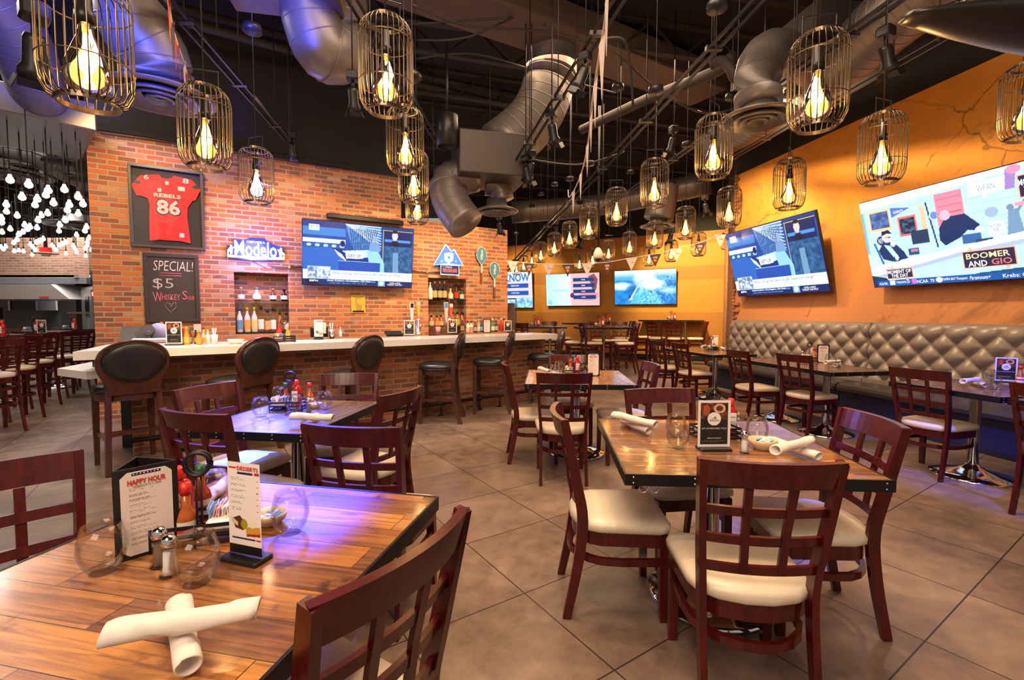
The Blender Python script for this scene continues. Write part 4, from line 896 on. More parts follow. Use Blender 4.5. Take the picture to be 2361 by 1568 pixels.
for i in range(7):
    t_ = (i + .4)/7*(len(rp)-1); k = int(t_); p = rp[k].lerp(rp[k+1], t_-k); m = MB(); m.tube([(p.x, p.y, .16), (p.x, p.y, .01)], .010, 8); m.lathe([(.04, 0), (.04, .008), (0, .01)], c=(p.x, p.y, 0), n=14); m.build('rail_post', M_BLACK, rl)
    w_ = p - off*.16; m = MB(); m.tube([p, (w_.x, w_.y, .17)], .012, 8); m.lathe([(.045, .02), (.045, -.02)], c=(p.x, p.y, .17), n=14); m.build('rail_bracket', M_BLACK, rl)
# ---------------------------------------------------------------- televisions
def hexc(h): return tuple(int(h[i:i+2], 16)/255 for i in (0, 2, 4))
def tv(p0, ang, bl, br, tilt, img, lab, gain, width=None, off=.16):
    (s0, z0), (s1, z1) = onw(*bl, p0, ang, off), onw(*br, p0, ang, off); w = width or (s1 - s0); zb = (z0 + z1)/2 if not width else z0
    if width and br[0] < bl[0]: s0 = s0 - 0
    h = w*9/16; d = Vector((math.cos(ang), math.sin(ang), 0)); n = Vector((d.y, -d.x, 0))
    c = Vector((p0[0], p0[1], 0)) + d*(s0 + w/2) + n*(off + math.sin(tilt)*h/2); c.z = zb + math.cos(tilt)*h/2
    root = empty('television', c); root.rotation_euler = (tilt, 0, ang)
    m = MB(); m.box((0, .02, 0), (w+.02, .045, h+.02), ch=.006); m.box((0, .06, 0), (w*.6, .05, h*.6)); m.build('bezel', M_BLACKP, root)
    m = MB(); m.box((0, .11 + .02, 0), (.5, .08, .35)); m.box((0, off*.7 + .07, 0), (.12, off, .2)); m.build('wall_mount', M_BLACK, root)
    picture('screen', img, w, h, M_SCREEN, root, (0, -.006, 0), gain=gain); tag(root, lab, 'television'); return root, w, h
M_LW = emat('lit_white_letters', (1, 1, 1), 1.15); M_LB = emat('lit_blue_letters', (.02, .12, .45), 1.0); M_LK = emat('lit_navy_letters', (.01, .02, .08), 1.)
M_LY = emat('lit_cream_letters', (1, .75, .42), 1.); M_LR = emat('lit_red_letters', (1, .18, .16), 1.); M_LG = emat('lit_grey_letters', (.25, .35, .5), 1.)
def scr(root, w, h, body, u, v, tw, th, m, **k):
    text(body, tw*w if tw else None, th*h, m, root, ((u-.5)*w, -.010, (.5-v)*h), UP, **k)
def img_studio():
    g = Img(256, 144, (.10, .28, .60)).noise(.10, 16)
    g.rect(0, 0, 1, .10, (.06, .20, .50)).rect(0, .10, .36, .22, (.20, .48, .78)).rect(0, .27, .36, .33, (.85, .93, 1.)).rect(.0, .33, .36, .42, (.10, .32, .62))
    for k in range(5): g.ell(.05+k*.07, .375, .02, .022, (.7, .85, .98))
    g.poly([(.36, .02), (.68, .02), (.64, .46), (.44, .5)], (.30, .52, .80))
    for k in range(9): g.line(.36+k*.012, .02+k*.012, .68, .02+k*.045, .006, (.80, .90, .98))
    for k in range(14): g.line(.40+k*.019, .08, .43+k*.013, .46, .006, (.04, .16, .42))
    g.poly([(.0, .42), (.25, .40), (.55, .62), (.72, .86), (.0, .86)], (.16, .38, .72)); g.poly([(.24, .40), (.34, .42), (.60, .54), (.56, .66), (.36, .62)], (.03, .18, .48))
    g.poly([(.33, .44), (.58, .40), (.62, .50), (.45, .56)], (.75, .88, .97)).poly([(.26, .42), (.33, .50), (.38, .62), (.30, .52)], (.92, .96, 1))
    g.poly([(.55, .42), (.66, .42), (.82, .95), (.62, .95)], (.55, .78, .95)).ell(.62, .22, .022, .05, (.55, .62, .75)).poly([(.585, .28), (.66, .27), (.68, .42), (.57, .42)], (.45, .58, .78))
    g.ell(.335, .33, .022, .05, (.05, .12, .35)); g.poly([(.36, .47), (.50, .46), (.52, .55), (.37, .56)], (.97, .97, .88))
    g.rect(.705, .06, .985, .31, (.05, .14, .36)).line(.70, .06, .985, .06, .004, (.9, .85, .3)).line(.705, .06, .705, .60, .005, (.9, .85, .3)); g.rect(.72, .20, .97, .24, (.30, .55, .85))
    g.ell(.815, .14, .028, .075, (.86, .78, .76)).poly([(.77, .31), (.79, .22), (.84, .22), (.87, .31)], (.08, .10, .2)); g.ell(.815, .075, .028, .025, (.12, .1, .1))
    g.rect(.72, .31, .99, .78, (.16, .34, .52)).noise(.18, 5, (.72, .31, .99, .78)); g.poly([(.80, .42), (.85, .42), (.86, .78), (.80, .78)], (.42, .58, .72)); g.rect(.30, .60, .68, .78, (.12, .30, .66)).line(.30, .60, .68, .60, .005, (.6, .8, .95))
    g.rect(.0, .76, 1, .90, (.90, .94, .98)).rect(.04, .70, .235, .90, (.62, .70, .80)).noise(.7, 4, (.045, .71, .23, .89)).rect(0, .90, 1, 1, (.06, .16, .38)).rect(.02, .90, .13, 1, (.10, .08, .22))
    g.rect(.05, .06, .135, .15, (.93, .97, .99)).rect(.665, .90, .73, .99, (.45, .65, .85)); g.ell(.697, .945, .02, .035, (.9, .95, 1)); g.rect(.2, .92, .64, .935, (.35, .5, .75)).scribble(.21, .955, .64, .985, 1, (.7, .8, .95)); return g
def studio_text(r, w, h):
    scr(r, w, h, 'GET UP', .093, .09, .075, .028, M_LK, bold=.02); scr(r, w, h, 'GET UP', .44, .51, .12, .05, M_LB, bold=.02)
    scr(r, w, h, 'What is Vikings best option at QB?: Steelers or Vikings?', .57, .805, .64, .052, M_LK); scr(r, w, h, 'J.J. McCarthy: selected 10th overall in 2024 Draft, free agent', .50, .865, .50, .032, M_LG)
    scr(r, w, h, 'ESPN', .09, .935, .07, .03, M_LW, bold=.02); scr(r, w, h, "Kings  St John's   14 | Nuggets   103  Final", .40, .925, .38, .028, M_LW); scr(r, w, h, 'OILERS at KINGS\nTONIGHT 10:30 PM ET', .83, .95, .15, .055, M_LW)
r, w, h = tv(W0, WA, (698, 656), (948, 662), math.radians(9), img_studio(), 'television on the brick bar wall showing a sports studio', 1.15); studio_text(r, w, h)
r, w, h = tv(R0, RA, (1703, 682), (1915, 672), math.radians(15), img_studio(), 'smaller-looking tilted television on the ochre wall showing the sports studio', 1.1); studio_text(r, w, h)
def img_desk():
    g = Img(320, 180, (.72, .88, .99)).noise(.05, 14)
    for k in range(8): g.line(.0, .08+k*.07, 1, .06+k*.07, .002, (.58, .78, .93))
    g.poly([(0, 0), (.5, 0), (1, 0), (1, .05), (0, .10)], (.93, .98, 1))
    g.rect(.0, .12, .02, .6, (.45, .70, .90)); g.rect(.05, .13, .19, .36, (.95, .78, .55)).rect(.06, .15, .18, .335, (.28, .38, .60)).noise(.25, 5, (.06, .15, .18, .335))
    g.poly([(.20, .13), (.32, .17), (.20, .24)], (.30, .45, .75)); g.rect(.235, .25, .345, .46, (.96, .42, .42)).rect(.245, .27, .335, .44, (.15, .25, .35)).noise(.4, 4, (.245, .27, .335, .44))
    g.ell(.108, .47, .034, .062, (.95, .98, 1)).ell(.108, .47, .030, .055, (.10, .25, .50)); g.rect(.37, .18, .40, .42, (.85, .75, .6)).line(.41, .16, .44, .62, .008, (.08, .20, .38))
    g.ell(.445, .30, .026, .05, (.9, .95, 1)).ell(.445, .30, .02, .04, (.35, .55, .8)); g.rect(.46, .10, .60, .42, (.98, .52, .60))
    for k in range(4): g.line(.47, .16+k*.07, .59, .16+k*.07, .003, (.9, .3, .35))
    g.rect(.63, .08, .80, .20, (.97, .96, .92)); g.poly([(.69, .20), (.72, .20), (.70, .24)], (.97, .96, .92))
    # seated man left
    g.ell(.148, .435, .032, .065, (.83, .80, .86)).poly([(.115, .42), (.12, .37), (.165, .36), (.185, .41), (.15, .40)], (.12, .14, .22)); g.line(.135, .44, .17, .445, .004, (.05, .08, .15))
    g.poly([(.08, .58), (.115, .50), (.185, .50), (.24, .62), (.26, .70), (.16, .72), (.10, .68)], (.08, .20, .38)); g.poly([(.12, .52), (.16, .54), (.20, .66), (.17, .67)], (.72, .88, .96)); g.ell(.18, .525, .017, .03, (.88, .84, .88)); g.line(.06, .50, .10, .75, .012, (.15, .40, .62))
    # leaning man centre
    g.poly([(.46, .44), (.50, .34), (.60, .34), (.66, .46), (.66, .52), (.60, .50), (.56, .56), (.48, .62), (.455, .56)], (.06, .18, .36)); g.ell(.50, .32, .028, .05, (.80, .70, .78)); g.ell(.655, .51, .02, .03, (.9, .86, .9))
    g.rect(.57, .54, .66, .63, (.20, .38, .60)).rect(.63, .60, .71, .68, (.08, .28, .42)).rect(.645, .62, .69, .65, (.8, .3, .4)); g.rect(.70, .46, .77, .57, (.93, .95, .95)); g.rect(.715, .57, .74, .66, (.95, .97, .98)); g.ell(.72, .37, .03, .045, (.6, .68, .78))
    g.poly([(.79, .38), (.83, .38), (.85, .66), (.77, .66)], (.45, .58, .70)).ell(.80, .36, .015, .03, (.45, .55, .65)).line(.82, .42, .86, .32, .012, (.45, .55, .65)).rect(.86, .5, .92, .6, (.10, .25, .42))
    g.rect(.30, .42, .40, .56, (.10, .22, .34)).rect(.27, .60, .33, .67, (.10, .30, .45)).rect(.285, .61, .325, .64, (.85, .45, .6)).rect(.17, .70, .21, .76, (.08, .28, .42)).ell(.19, .68, .012, .03, (.85, .92, .95))
    g.poly([(.0, .80), (.0, .76), (.5, .66), (1, .55), (1, .62), (.55, .70), (.03, .87)], (.93, .96, 1)); g.poly([(.03, .87), (.55, .70), (1, .62), (1, .66), (.55, .74), (.03, .91)], (.66, .72, .84))
    g.poly([(0, .86), (.10, .90), (.14, 1), (0, 1)], (.06, .22, .32)); g.poly([(.45, 1), (.62, .92), (.80, .90), (1, .92), (1, 1)], (.10, .30, .45))
    g.rect(.03, .93, 1, 1, (.08, .32, .62)).rect(.0, .93, .03, 1, (.05, .2, .4)); g.rect(.115, .935, .15, .985, (.92, .95, 1)).rect(.255, .935, .285, .985, (.85, .40, .80)).ell(.415, .96, .018, .028, (.85, .93, 1))
    g.rect(.85, .12, .99, .30, (.06, .06, .18)).poly([(.80, .03), (.845, .03), (.83, .2), (.79, .2)], (.6, .5, .75)); g.ell(.835, .04, .03, .04, (.95, .55, .7)); g.rect(.82, .33, .99, .36, (.98, .6, .68)); return g
r, w, h = tv(R0, RA, (2017, 662), (2361, 646), math.radians(15), img_desk(), 'big television at the right edge showing a radio studio desk', 1.12, width=1.98)
m = MB()
def plaque(root, w, h, u0, v0, u1, v1, rimc, inner):
    m = MB(); a, b, c, d = (u0-.5)*w, (u1-.5)*w, (.5-v1)*h, (.5-v0)*h
    m.slab([(a, c), (b, c), (b, d), (a, d)], -.0105, -.0095); m.slab([(a+.012, c+.012), (b-.012, c+.012), (b-.012, d-.012), (a+.012, d-.012)], -.0120, -.0110, 1); m.slab([(a+.06, d), (a+.11, d), (a+.085, d+.04)], -.0105, -.0095); m.slab([(b-.11, c), (b-.06, c), (b-.085, c-.04)], -.0105, -.0095)
    return m.build('plaque', [rimc, inner], root)
M_SAL = emat('lit_salmon', (1, .42, .30), 1.1); M_INK = emat('lit_ink', (.02, .02, .06), 1.)
plaque(r, w, h, .555, .70, .80, .875, M_SAL, M_INK); plaque(r, w, h, .105, .80, .275, .92, M_SAL, M_INK); plaque(r, w, h, .845, .10, .995, .30, M_SAL, M_INK)
def scr2(body, u, v, tw, th, m_, **k): text(body, tw*w, th*h, m_, r, ((u-.5)*w, -.0145, (.5-v)*h), UP, **k)
scr2('BOOMER', .675, .755, .20, .055, M_LY, bold=.015); scr2('AND', .625, .83, .09, .055, M_LW, bold=.015); scr2('GIO', .735, .825, .09, .055, M_LR, bold=.015)
scr2('MOMENT OF\nTHE DAY', .19, .86, .15, .085, M_LW, bold=.02); scr2('MOMENT OF\nTHE DAY', .92, .20, .14, .12, M_LW, bold=.02); scr2('WFAN', .715, .14, .08, .05, M_LG); scr2('GIANTS', .25, .185, .06, .03, M_LW)
scr2('NCAA NHL', .075, .965, .055, .03, M_LW); scr2('TORONTO (27-', .205, .965, .09, .034, M_LW); scr2('NCAA  70', .34, .965, .10, .036, M_LW); scr2('TAMPA BAY Thompson', .50, .965, .13, .034, M_LW); scr2('Paramount+', .625, .965, .10, .036, M_LW, shear=.3); scr2('Krebs: G', .78, .965, .10, .036, M_LW); scr2('KCBS\nNE', .735, .515, .05, .07, M_LG); scr2('NY', .108, .47, .03, .06, M_LW)
def img_surf():
    g = Img(200, 112, (.10, .46, .76)).noise(.16, 12).noise(.10, 5); g.put(np.clip(1.3 - g.y*4.5, 0, 1), (.78, .90, .97)); g.poly([(.0, .19), (1, .21), (1, .33), (0, .29)], (.32, .64, .85), .8)
    g.soft(.12, .46, .22, .14, (.84, .93, .98)); g.soft(.5, .28, .20, .30, (.97, .99, 1)); g.poly([(.38, .36), (.46, .28), (.62, .48), (.80, 1), (.26, .97)], (.38, .74, .92), .75)
    for k in range(14): g.line(.44+k*.012, .32+k*.012, .30+k*.04, .70+k*.02, .004, (.80, .93, .99), .6)
    g.soft(.64, .42, .22, .17, (.97, .99, 1)); g.soft(.88, .60, .18, .12, (.60, .80, .92)); g.soft(.30, .55, .12, .14, (.06, .36, .62), .8); g.soft(.92, .40, .10, .10, (.10, .44, .70)); g.noise(.35, 3, (.40, .2, 1, .98)); g.line(.42, .38, .26, .86, .018, (.90, .97, 1), .8)
    g.ell(.257, .77, .010, .040, (.03, .12, .25)); g.line(.24, .88, .30, .83, .008, (.9, .95, 1)); g.ell(.605, .64, .012, .03, (.04, .2, .35)); return g
tv(F0, FA, (1418, 703), (1559, 700), math.radians(5), img_surf(), 'far television showing a surfer on a blue wave', 1.25, off=.12)
def img_quiz(kind):
    g = Img(160, 90, (.66, .84, .95)); g.put(np.clip(g.x*1.2-.1, 0, 1), (.92, .72, .86)).rect(.48, 0, 1, 1, (.98, .66, .66)); g.poly([(.80, .10), (.90, .03), (.97, .2), (.94, .5), (.88, .6)], (.50, .25, .30)); g.ell(.5, .68, .04, .08, (.4, .15, .25)); g.ell(.8, .7, .18, .15, (.85, .45, .5), .7)
    for k in range(4): g.rect(.52, .14+k*.18, .90+k*.01, .255+k*.18, (.05, .22, .45))
    g.rect(.03, .83, .11, .95, (.45, .75, .85)).rect(.12, .42, .34, .46, (.55, .92, .92)).rect(.12, .50, .44, .54, (.55, .92, .92)).rect(.32, .28, .42, .33, (.85, .85, .98)); return g
rq, wq, hq = tv(F0, FA, (1261, 706), (1383, 703), math.radians(5), img_quiz(0), 'far pink and blue quiz television with four answer bars', 1.2, off=.12)
scr(rq, wq, hq, 'THE SPIRIT DON\'T', .23, .44, .24, .05, M_LW); 
for k, t_ in enumerate(('FAR', 'DEREY', 'EAGLE', 'HORSE')): scr(rq, wq, hq, t_, .71, .20+k*.18, .07, .035, M_LW)
def img_know():
    g = Img(160, 90, (.72, .82, .96)); g.rect(0, .0, 1, .3, (.75, .80, .96)).rect(.55, .3, 1, 1, (.97, .74, .80))
    for k in range(3): g.rect(.45, .33+k*.2, .93, .45+k*.2, (.06, .30, .60))
    g.rect(.40, .72, 1, 1, (.50, .72, .90)).noise(.4, 4, (.4, .72, 1, 1)); return g
rk, wk, hk = tv(F0, FA, (1103, 711), (1229, 708), math.radians(5), img_know(), 'quiz television half hidden by the end of the low brick wall', 1.2, off=.12)
scr(rk, wk, hk, 'KNOW', .74, .17, .44, .22, M_LB, bold=.02)
for k in range(3): scr(rk, wk, hk, ('GRAND SLAM', 'YUKON', 'GRAND ELAM')[k], .70, .39+k*.2, .14, .04, M_LW)
# ---------------------------------------------------------------- things on the brick wall
def onwall(px, py, off=0.):
    s, z = onw(px, py, W0, WA, off); d = Vector((math.cos(WA), math.sin(WA), 0)); n = Vector((d.y, -d.x, 0)); p = Vector((W0[0], W0[1], 0)) + d*s + n*off; p.z = z; return p
def wroot(name, px, py, lab, cat, off=.0):
    r_ = empty(name, onwall(px, py, off), WA); return tag(r_, lab, cat)
def loc2(px, py, root_px):       # wall-local x,z of a pixel relative to a root pixel
    a, b = onw(px, py, W0, WA), onw(*root_px, W0, WA); return (a[0]-b[0], a[1]-b[1])
# framed jersey
c0 = (385, 483); r = wroot('framed_jersey', *c0, 'framed red football jersey number 86 on the brick wall', 'framed jersey')
x0, z0 = loc2(304, 569, c0); x1, z1 = loc2(469, 398, c0); x0 = loc2(299, 483, c0)[0]; x1 = loc2(471, 483, c0)[0]; z1 = (loc2(293, 378, c0)[1] + loc2(468, 398, c0)[1])/2; z0 = (loc2(302, 570, c0)[1] + loc2(473, 578, c0)[1])/2
def frame_mb(x0, x1, z0, z1, t_, dep):
    m = MB(); 
    for bx in (((x0+x1)/2, z1-t_/2, x1-x0, t_), ((x0+x1)/2, z0+t_/2, x1-x0, t_), (x0+t_/2, (z0+z1)/2, t_, z1-z0-2*t_), (x1-t_/2, (z0+z1)/2, t_, z1-z0-2*t_)): m.box((bx[0], -dep/2, bx[1]), (bx[2], dep, bx[3]), ch=.004)
    return m
frame_mb(x0, x1, z0, z1, .038, .07).build('frame', mat('dark_brown_frame', (.05, .04, .035), .4), r)
m = MB(); m.box(((x0+x1)/2, -.008, (z0+z1)/2), (x1-x0-.04, .012, z1-z0-.04)); m.build('backing', mat('black_backing', (.010, .010, .016), .6), r)
def zj(x, y): return loc2(280 + x/3.92, 360 + y/3.92, c0)
jp = [(175, 178), (340, 172), (365, 200), (410, 212), (455, 205), (475, 183), (635, 222), (718, 310), (668, 410), (645, 408), (600, 470), (597, 560), (627, 793), (540, 772), (420, 764), (340, 757), (258, 768), (256, 540), (260, 440), (240, 385), (175, 360), (140, 362), (92, 265)]
m = MB(); m.slab([zj(*p) for p in jp], -.040, -.016); jy = m.build('jersey', fabric('red_mesh_cloth', (.72, .012, .018), .6, 300, .2), r)
M_SILV = mat('silver_print', (.60, .57, .52), .5); M_INKP = mat('black_print', (.01, .01, .012), .5)
def jt(body, zx, zy, wpx, hpx, m_, y=-.043, **k):
    a = zj(zx - wpx/2, zy); b = zj(zx + wpx/2, zy); t0 = zj(zx, zy - hpx/2); t1 = zj(zx, zy + hpx/2); text(body, b[0]-a[0], t0[1]-t1[1], m_, jy, ((a[0]+b[0])/2, y, (t0[1]+t1[1])/2), UP, **k)
jt('86', 427, 468, 232, 156, M_INKP, -.0415, bold=.05); jt('86', 427, 468, 212, 134, M_SILV, -.043, bold=.035); jt('REBELS', 417, 366, 252, 42, M_INKP, -.0415, bold=.05); jt('REBELS', 417, 366, 244, 34, M_SILV, bold=.035)
jt('6', 228, 195, 46, 42, M_SILV, bold=.015); jt('8', 582, 232, 56, 44, M_SILV, bold=.015)
m = MB()
for zx, zy, ww, hh in ((413, 250, 30, 28), (347, 312, 32, 26), (548, 720, 40, 34), (543, 303, 62, 30)):
    a = zj(zx-ww/2, zy+hh/2); b = zj(zx+ww/2, zy-hh/2); m.slab([(a[0], a[1]), (b[0], a[1]), (b[0], b[1]), (a[0], b[1])], -.042, -.039)
m.build('patch', M_SILV, jy)
m = MB(); m.slab([zj(110, 240), zj(150, 222), zj(182, 240), zj(160, 262)], -.042, -.039); m.slab([zj(635, 280), zj(680, 265), zj(715, 300), zj(660, 305)], -.042, -.039); m.build('sleeve_print', M_INKP, jy)
m = MB(); m.box(((x0+x1)/2, -.062, (z0+z1)/2), (x1-x0-.06, .003, z1-z0-.06)); m.build('glass_pane', M_PANE, r)
# chalkboard
c0 = (396, 664); r = wroot('chalkboard', *c0, 'chalkboard with the whiskey sour special under the framed jersey', 'chalkboard')
x0 = loc2(332, 664, c0)[0]; x1 = loc2(460, 664, c0)[0]; z1 = loc2(396, 586, c0)[1]; z0 = loc2(396, 743, c0)[1]
frame_mb(x0, x1, z0, z1, .05, .035).build('frame', mat('charcoal_wood_frame', (.035, .03, .028), .6), r)
m = MB(); m.box(((x0+x1)/2, -.010, (z0+z1)/2), (x1-x0-.06, .014, z1-z0-.06)); bd_ = m.build('slate', mat('slate_board', (.045, .036, .032), .7), r)
M_CHALK = mat('white_chalk', (.75, .72, .70), .9); M_PINK = mat('pink_chalk', (.85, .16, .25), .9); M_CHALKG = mat('grey_chalk', (.48, .46, .46), .9)
def ck(zx, zy): return loc2(280 + zx/3.92, 360 + zy/3.92, c0)
def ct(body, zx, zy, wpx, hpx, m_, **k):
    a = ck(zx - wpx/2, zy); b = ck(zx + wpx/2, zy); t0 = ck(zx, zy - hpx/2); t1 = ck(zx, zy + hpx/2); text(body, b[0]-a[0], t0[1]-t1[1], m_, bd_, ((a[0]+b[0])/2, -.019, (t0[1]+t1[1])/2), UP, name='chalk_writing', **k)
ct('SPECIAL!', 468, 995, 360, 88, M_CHALK, shear=.15, bold=-.012); ct('$5', 378, 1155, 186, 100, M_CHALKG, bold=-.01); ct('W', 325, 1272, 82, 84, M_PINK, bold=-.01, shear=-.1); ct('HISKEY', 450, 1275, 165, 50, M_PINK, bold=-.008, shear=.1); ct('S', 575, 1258, 46, 76, M_PINK, bold=-.01); ct('OUR', 632, 1282, 56, 34, M_PINK)
m = MB()
for yy in (1058, 1080): m.tube([(ck(345, yy)[0], -.018, ck(345, yy-2)[1]), (ck(545, yy)[0], -.018, ck(545, yy+5)[1])], .004, 4)
m.build('chalk_line', M_PINK, bd_); m = MB(); hp = [(452, 1418), (395, 1355), (410, 1325), (440, 1335), (450, 1360), (470, 1325), (495, 1328), (495, 1365), (445, 1412)]
m.tube([(ck(*p)[0], -.018, ck(*p)[1]) for p in hp], .003, 4); m.build('chalk_heart', M_CHALKG, bd_)
# lit beer sign
c0 = (590, 577); r = wroot('lit_beer_sign', *c0, 'glowing white and blue beer sign with two lions above the left niche', 'neon sign', .05)
M_NEON = emat('blue_white_neon', (.62, .72, 1), 9); M_NEONW = emat('warm_white_neon', (1, .82, .66), 3.5)
def sg(zx, zy): return loc2(520 + zx/6.27, 540 + zy/6.27, c0)
m = MB(); m.slab([sg(*p) for p in [(15, 330), (20, 160), (110, 150), (120, 75), (280, 90), (360, 50), (560, 60), (620, 120), (730, 165), (850, 200), (858, 375), (620, 385), (330, 378)]], .0, .02); bo = m.build('clear_backboard', mat('dark_blue_acrylic', (.02, .03, .16), .2), r)
a, b = sg(130, 180), sg(735, 180); text('Modelo', b[0]-a[0], sg(0, 80)[1]-sg(0, 300)[1], M_NEON, r, ((a[0]+b[0])/2, -.02, sg(0, 190)[1]), UP, name='glowing_lettering', bold=.012)
a, b = sg(300, 90), sg(570, 90); text('CERVEZA', b[0]-a[0], .03, M_NEONW, r, ((a[0]+b[0])/2, -.015, sg(0, 88)[1]), UP, bold=.01)
m = MB(); m.slab([sg(*p) for p in [(25, 290), (240, 318), (250, 300), (440, 330), (620, 318), (630, 340), (850, 330), (848, 372), (620, 368), (360, 370), (240, 340), (30, 330)]], -.02, -.005); m.build('glowing_banner', M_NEONW, r)
for sx_, pts in ((0, [(30, 280), (28, 225), (60, 200), (70, 155), (95, 160), (100, 195), (130, 180), (105, 215), (100, 285), (70, 285), (65, 245), (50, 250), (45, 285)]), (1, [(845, 345), (850, 290), (815, 255), (810, 205), (785, 200), (775, 235), (745, 220), (770, 260), (775, 315), (805, 345), (808, 300), (825, 300), (830, 345)])):
    m = MB(); m.slab([sg(*p) for p in pts], -.02, -.005); m.build('glowing_lion', M_NEONW, r)
m = MB(); q = [sg(400, 385), sg(440, 415), sg(520, 450), sg(590, 480)]; m.tube([(x, .03, z) for x, z in q], .004, 5); m.build('power_cord', M_CABLE, r)
l = bpy.data.lights.new('sign_glow', 'POINT'); l.energy = 60; l.color = (.22, .22, 1); l.shadow_soft_size = .25; lo = bpy.data.objects.new('sign_glow', l); scn.collection.objects.link(lo); lo.location = onwall(590, 577, .28)
# sound bar, copper pipe, plate
a, b = onwall(753, 499, .06), onwall(929, 513, .06); c = (a+b)/2; m = MB(); m.box((0, 0, 0), ((b-a).length, .09, .075), ch=.01); tag(m.build('sound_bar', M_BLACK, loc=c, rz=WA), 'long black sound bar above the bar television', 'sound bar')
for pa, pb, lab in (((624, 613), (700, 617), 'copper conduit left of the bar television'), ((948, 624), (1012, 628), 'copper conduit between the bar television and the mountain sign')):
    a, b = onwall(*pa, .03), onwall(*pb, .03); m = MB(); m.tube([(0, 0, 0), b - a], .012, 10); q = m.build('copper_pipe', mat('copper', (.60, .25, .14), .3, 1.), loc=a); tag(q, lab, 'pipe'); m = MB(); m.box(((b-a)*.55), (.03, .04, .05), rz=WA); m.build('pipe_clip', M_STEEL, q)
c0 = (826, 702); r = wroot('tin_plate', *c0, 'yellow tin plate with a raised hand on the brick below the television', 'sign', .01)
x0, z0 = loc2(810, 722, c0); x1, z1 = loc2(842, 681, c0); M_YEL = mat('yellow_enamel', (.68, .46, .06), .4)
m = MB(); m.box(((x0+x1)/2, 0, (z0+z1)/2), (x1-x0, .008, z1-z0), ch=.003); m.build('plate', M_YEL, r); wv, hv = x1-x0, z1-z0
text('UPON FURTHER\nREVIEW', wv*.8, hv*.14, M_INKP, r, (0, -.006, hv*.38), UP); m = MB(); m.slab([(-.03, -.10), (.05, -.10), (.055, -.02), (.03, .0), (.0, .0), (-.02, .03), (-.025, .09), (-.045, .09), (-.045, -.02)], -.006, -.004); m.build('printed_hand', mat('ochre_print', (.45, .27, .05), .5), r)
m = MB(); m.slab([(-wv*.4, -hv*.44), (wv*.4, -hv*.44), (wv*.4, -hv*.34), (-wv*.4, -hv*.34)], -.006, -.004); m.build('print_band', M_INKP, r)
# mountain sign with clock
c0 = (1034, 603); r = wroot('lit_mountain_sign', *c0, 'blue mountain shaped lit sign with a shield above a red digit clock', 'neon sign', .06)
def mg(zx, zy): return loc2(480 + zx/3.279, 480 + zy/3.279, c0)
tri = [mg(*p) for p in [(1703, 430), (1795, 275), (1838, 332), (1855, 312), (1925, 435), (1815, 422)]]
M_SIGNB = emat('lit_blue_face', (.10, .32, .85), .9); M_SIGNE = emat('lit_ice_edge', (.70, .90, 1), 5.)
m = MB(); m.slab(tri, -.01, .03); m.build('mountain_face', M_SIGNB, r); m = MB(); m.tube([(x, -.015, z) for x, z in tri], .008, 6, closed=True); m.build('glowing_edge', M_SIGNE, r)
m = MB(); sh = [mg(*p) for p in [(1783, 345), (1815, 338), (1850, 345), (1846, 395), (1815, 418), (1788, 395)]]; m.slab(sh, -.024, -.012); m.build('glowing_shield', M_SIGNE, r)
m = MB(); cx, cz = mg(1815, 375); m.lathe([(.028, 0), (.028, .004), (0, .004)], n=12); m.v = [(p[0]+cx, -.026-p[2], p[1]+cz) for p in m.v]; m.build('shield_face', M_SIGNB, r)
a, b = mg(1755, 500), mg(1890, 435); m = MB(); m.box(((a[0]+b[0])/2, 0, (a[1]+b[1])/2), (b[0]-a[0], .05, b[1]-a[1]), ch=.006); ck_ = m.build('clock_box', mat('dark_navy_box', (.01, .02, .08), .4), r)
m = MB(); m.tube([(x, -.026, z) for x, z in [(a[0], a[1]), (b[0], a[1]), (b[0], b[1]), (a[0], b[1])]], .006, 6, closed=True); m.build('glowing_edge', M_SIGNE, ck_)
text('00:00:00', (b[0]-a[0])*.78, (b[1]-a[1])*.38, emat('red_led', (1, .06, .03), 3.5), ck_, ((a[0]+b[0])/2, -.028, (a[1]+b[1])/2-.01), UP, bold=.01); text('Coors', (b[0]-a[0])*.35, (b[1]-a[1])*.2, M_LW, ck_, ((a[0]+b[0])/2-.02, -.028, b[1]-.035), UP, shear=.2)
text('40', .04, .03, M_LW, r, (mg(1763, 402)[0], -.013, mg(1763, 402)[1]), UP); text('40', .04, .03, M_LW, r, (mg(1870, 402)[0], -.013, mg(1870, 402)[1]), UP)
l = bpy.data.lights.new('sign_glow', 'POINT'); l.energy = 3; l.color = (.5, .75, 1); l.shadow_soft_size = .1; lo = bpy.data.objects.new('sign_glow', l); scn.collection.objects.link(lo); lo.location = onwall(1034, 600, .2)
m = MB(); q = [onwall(px, py, .03) for px, py in ((232, 308), (400, 330), (520, 350), (780, 388), (920, 408))]; m.tube([p - q[0] for p in smooth(q, 5)], .009, 6); tag(m.build('cable', M_CABLE, loc=q[0]), 'thin wire running along the top of the brick wall', 'cable')
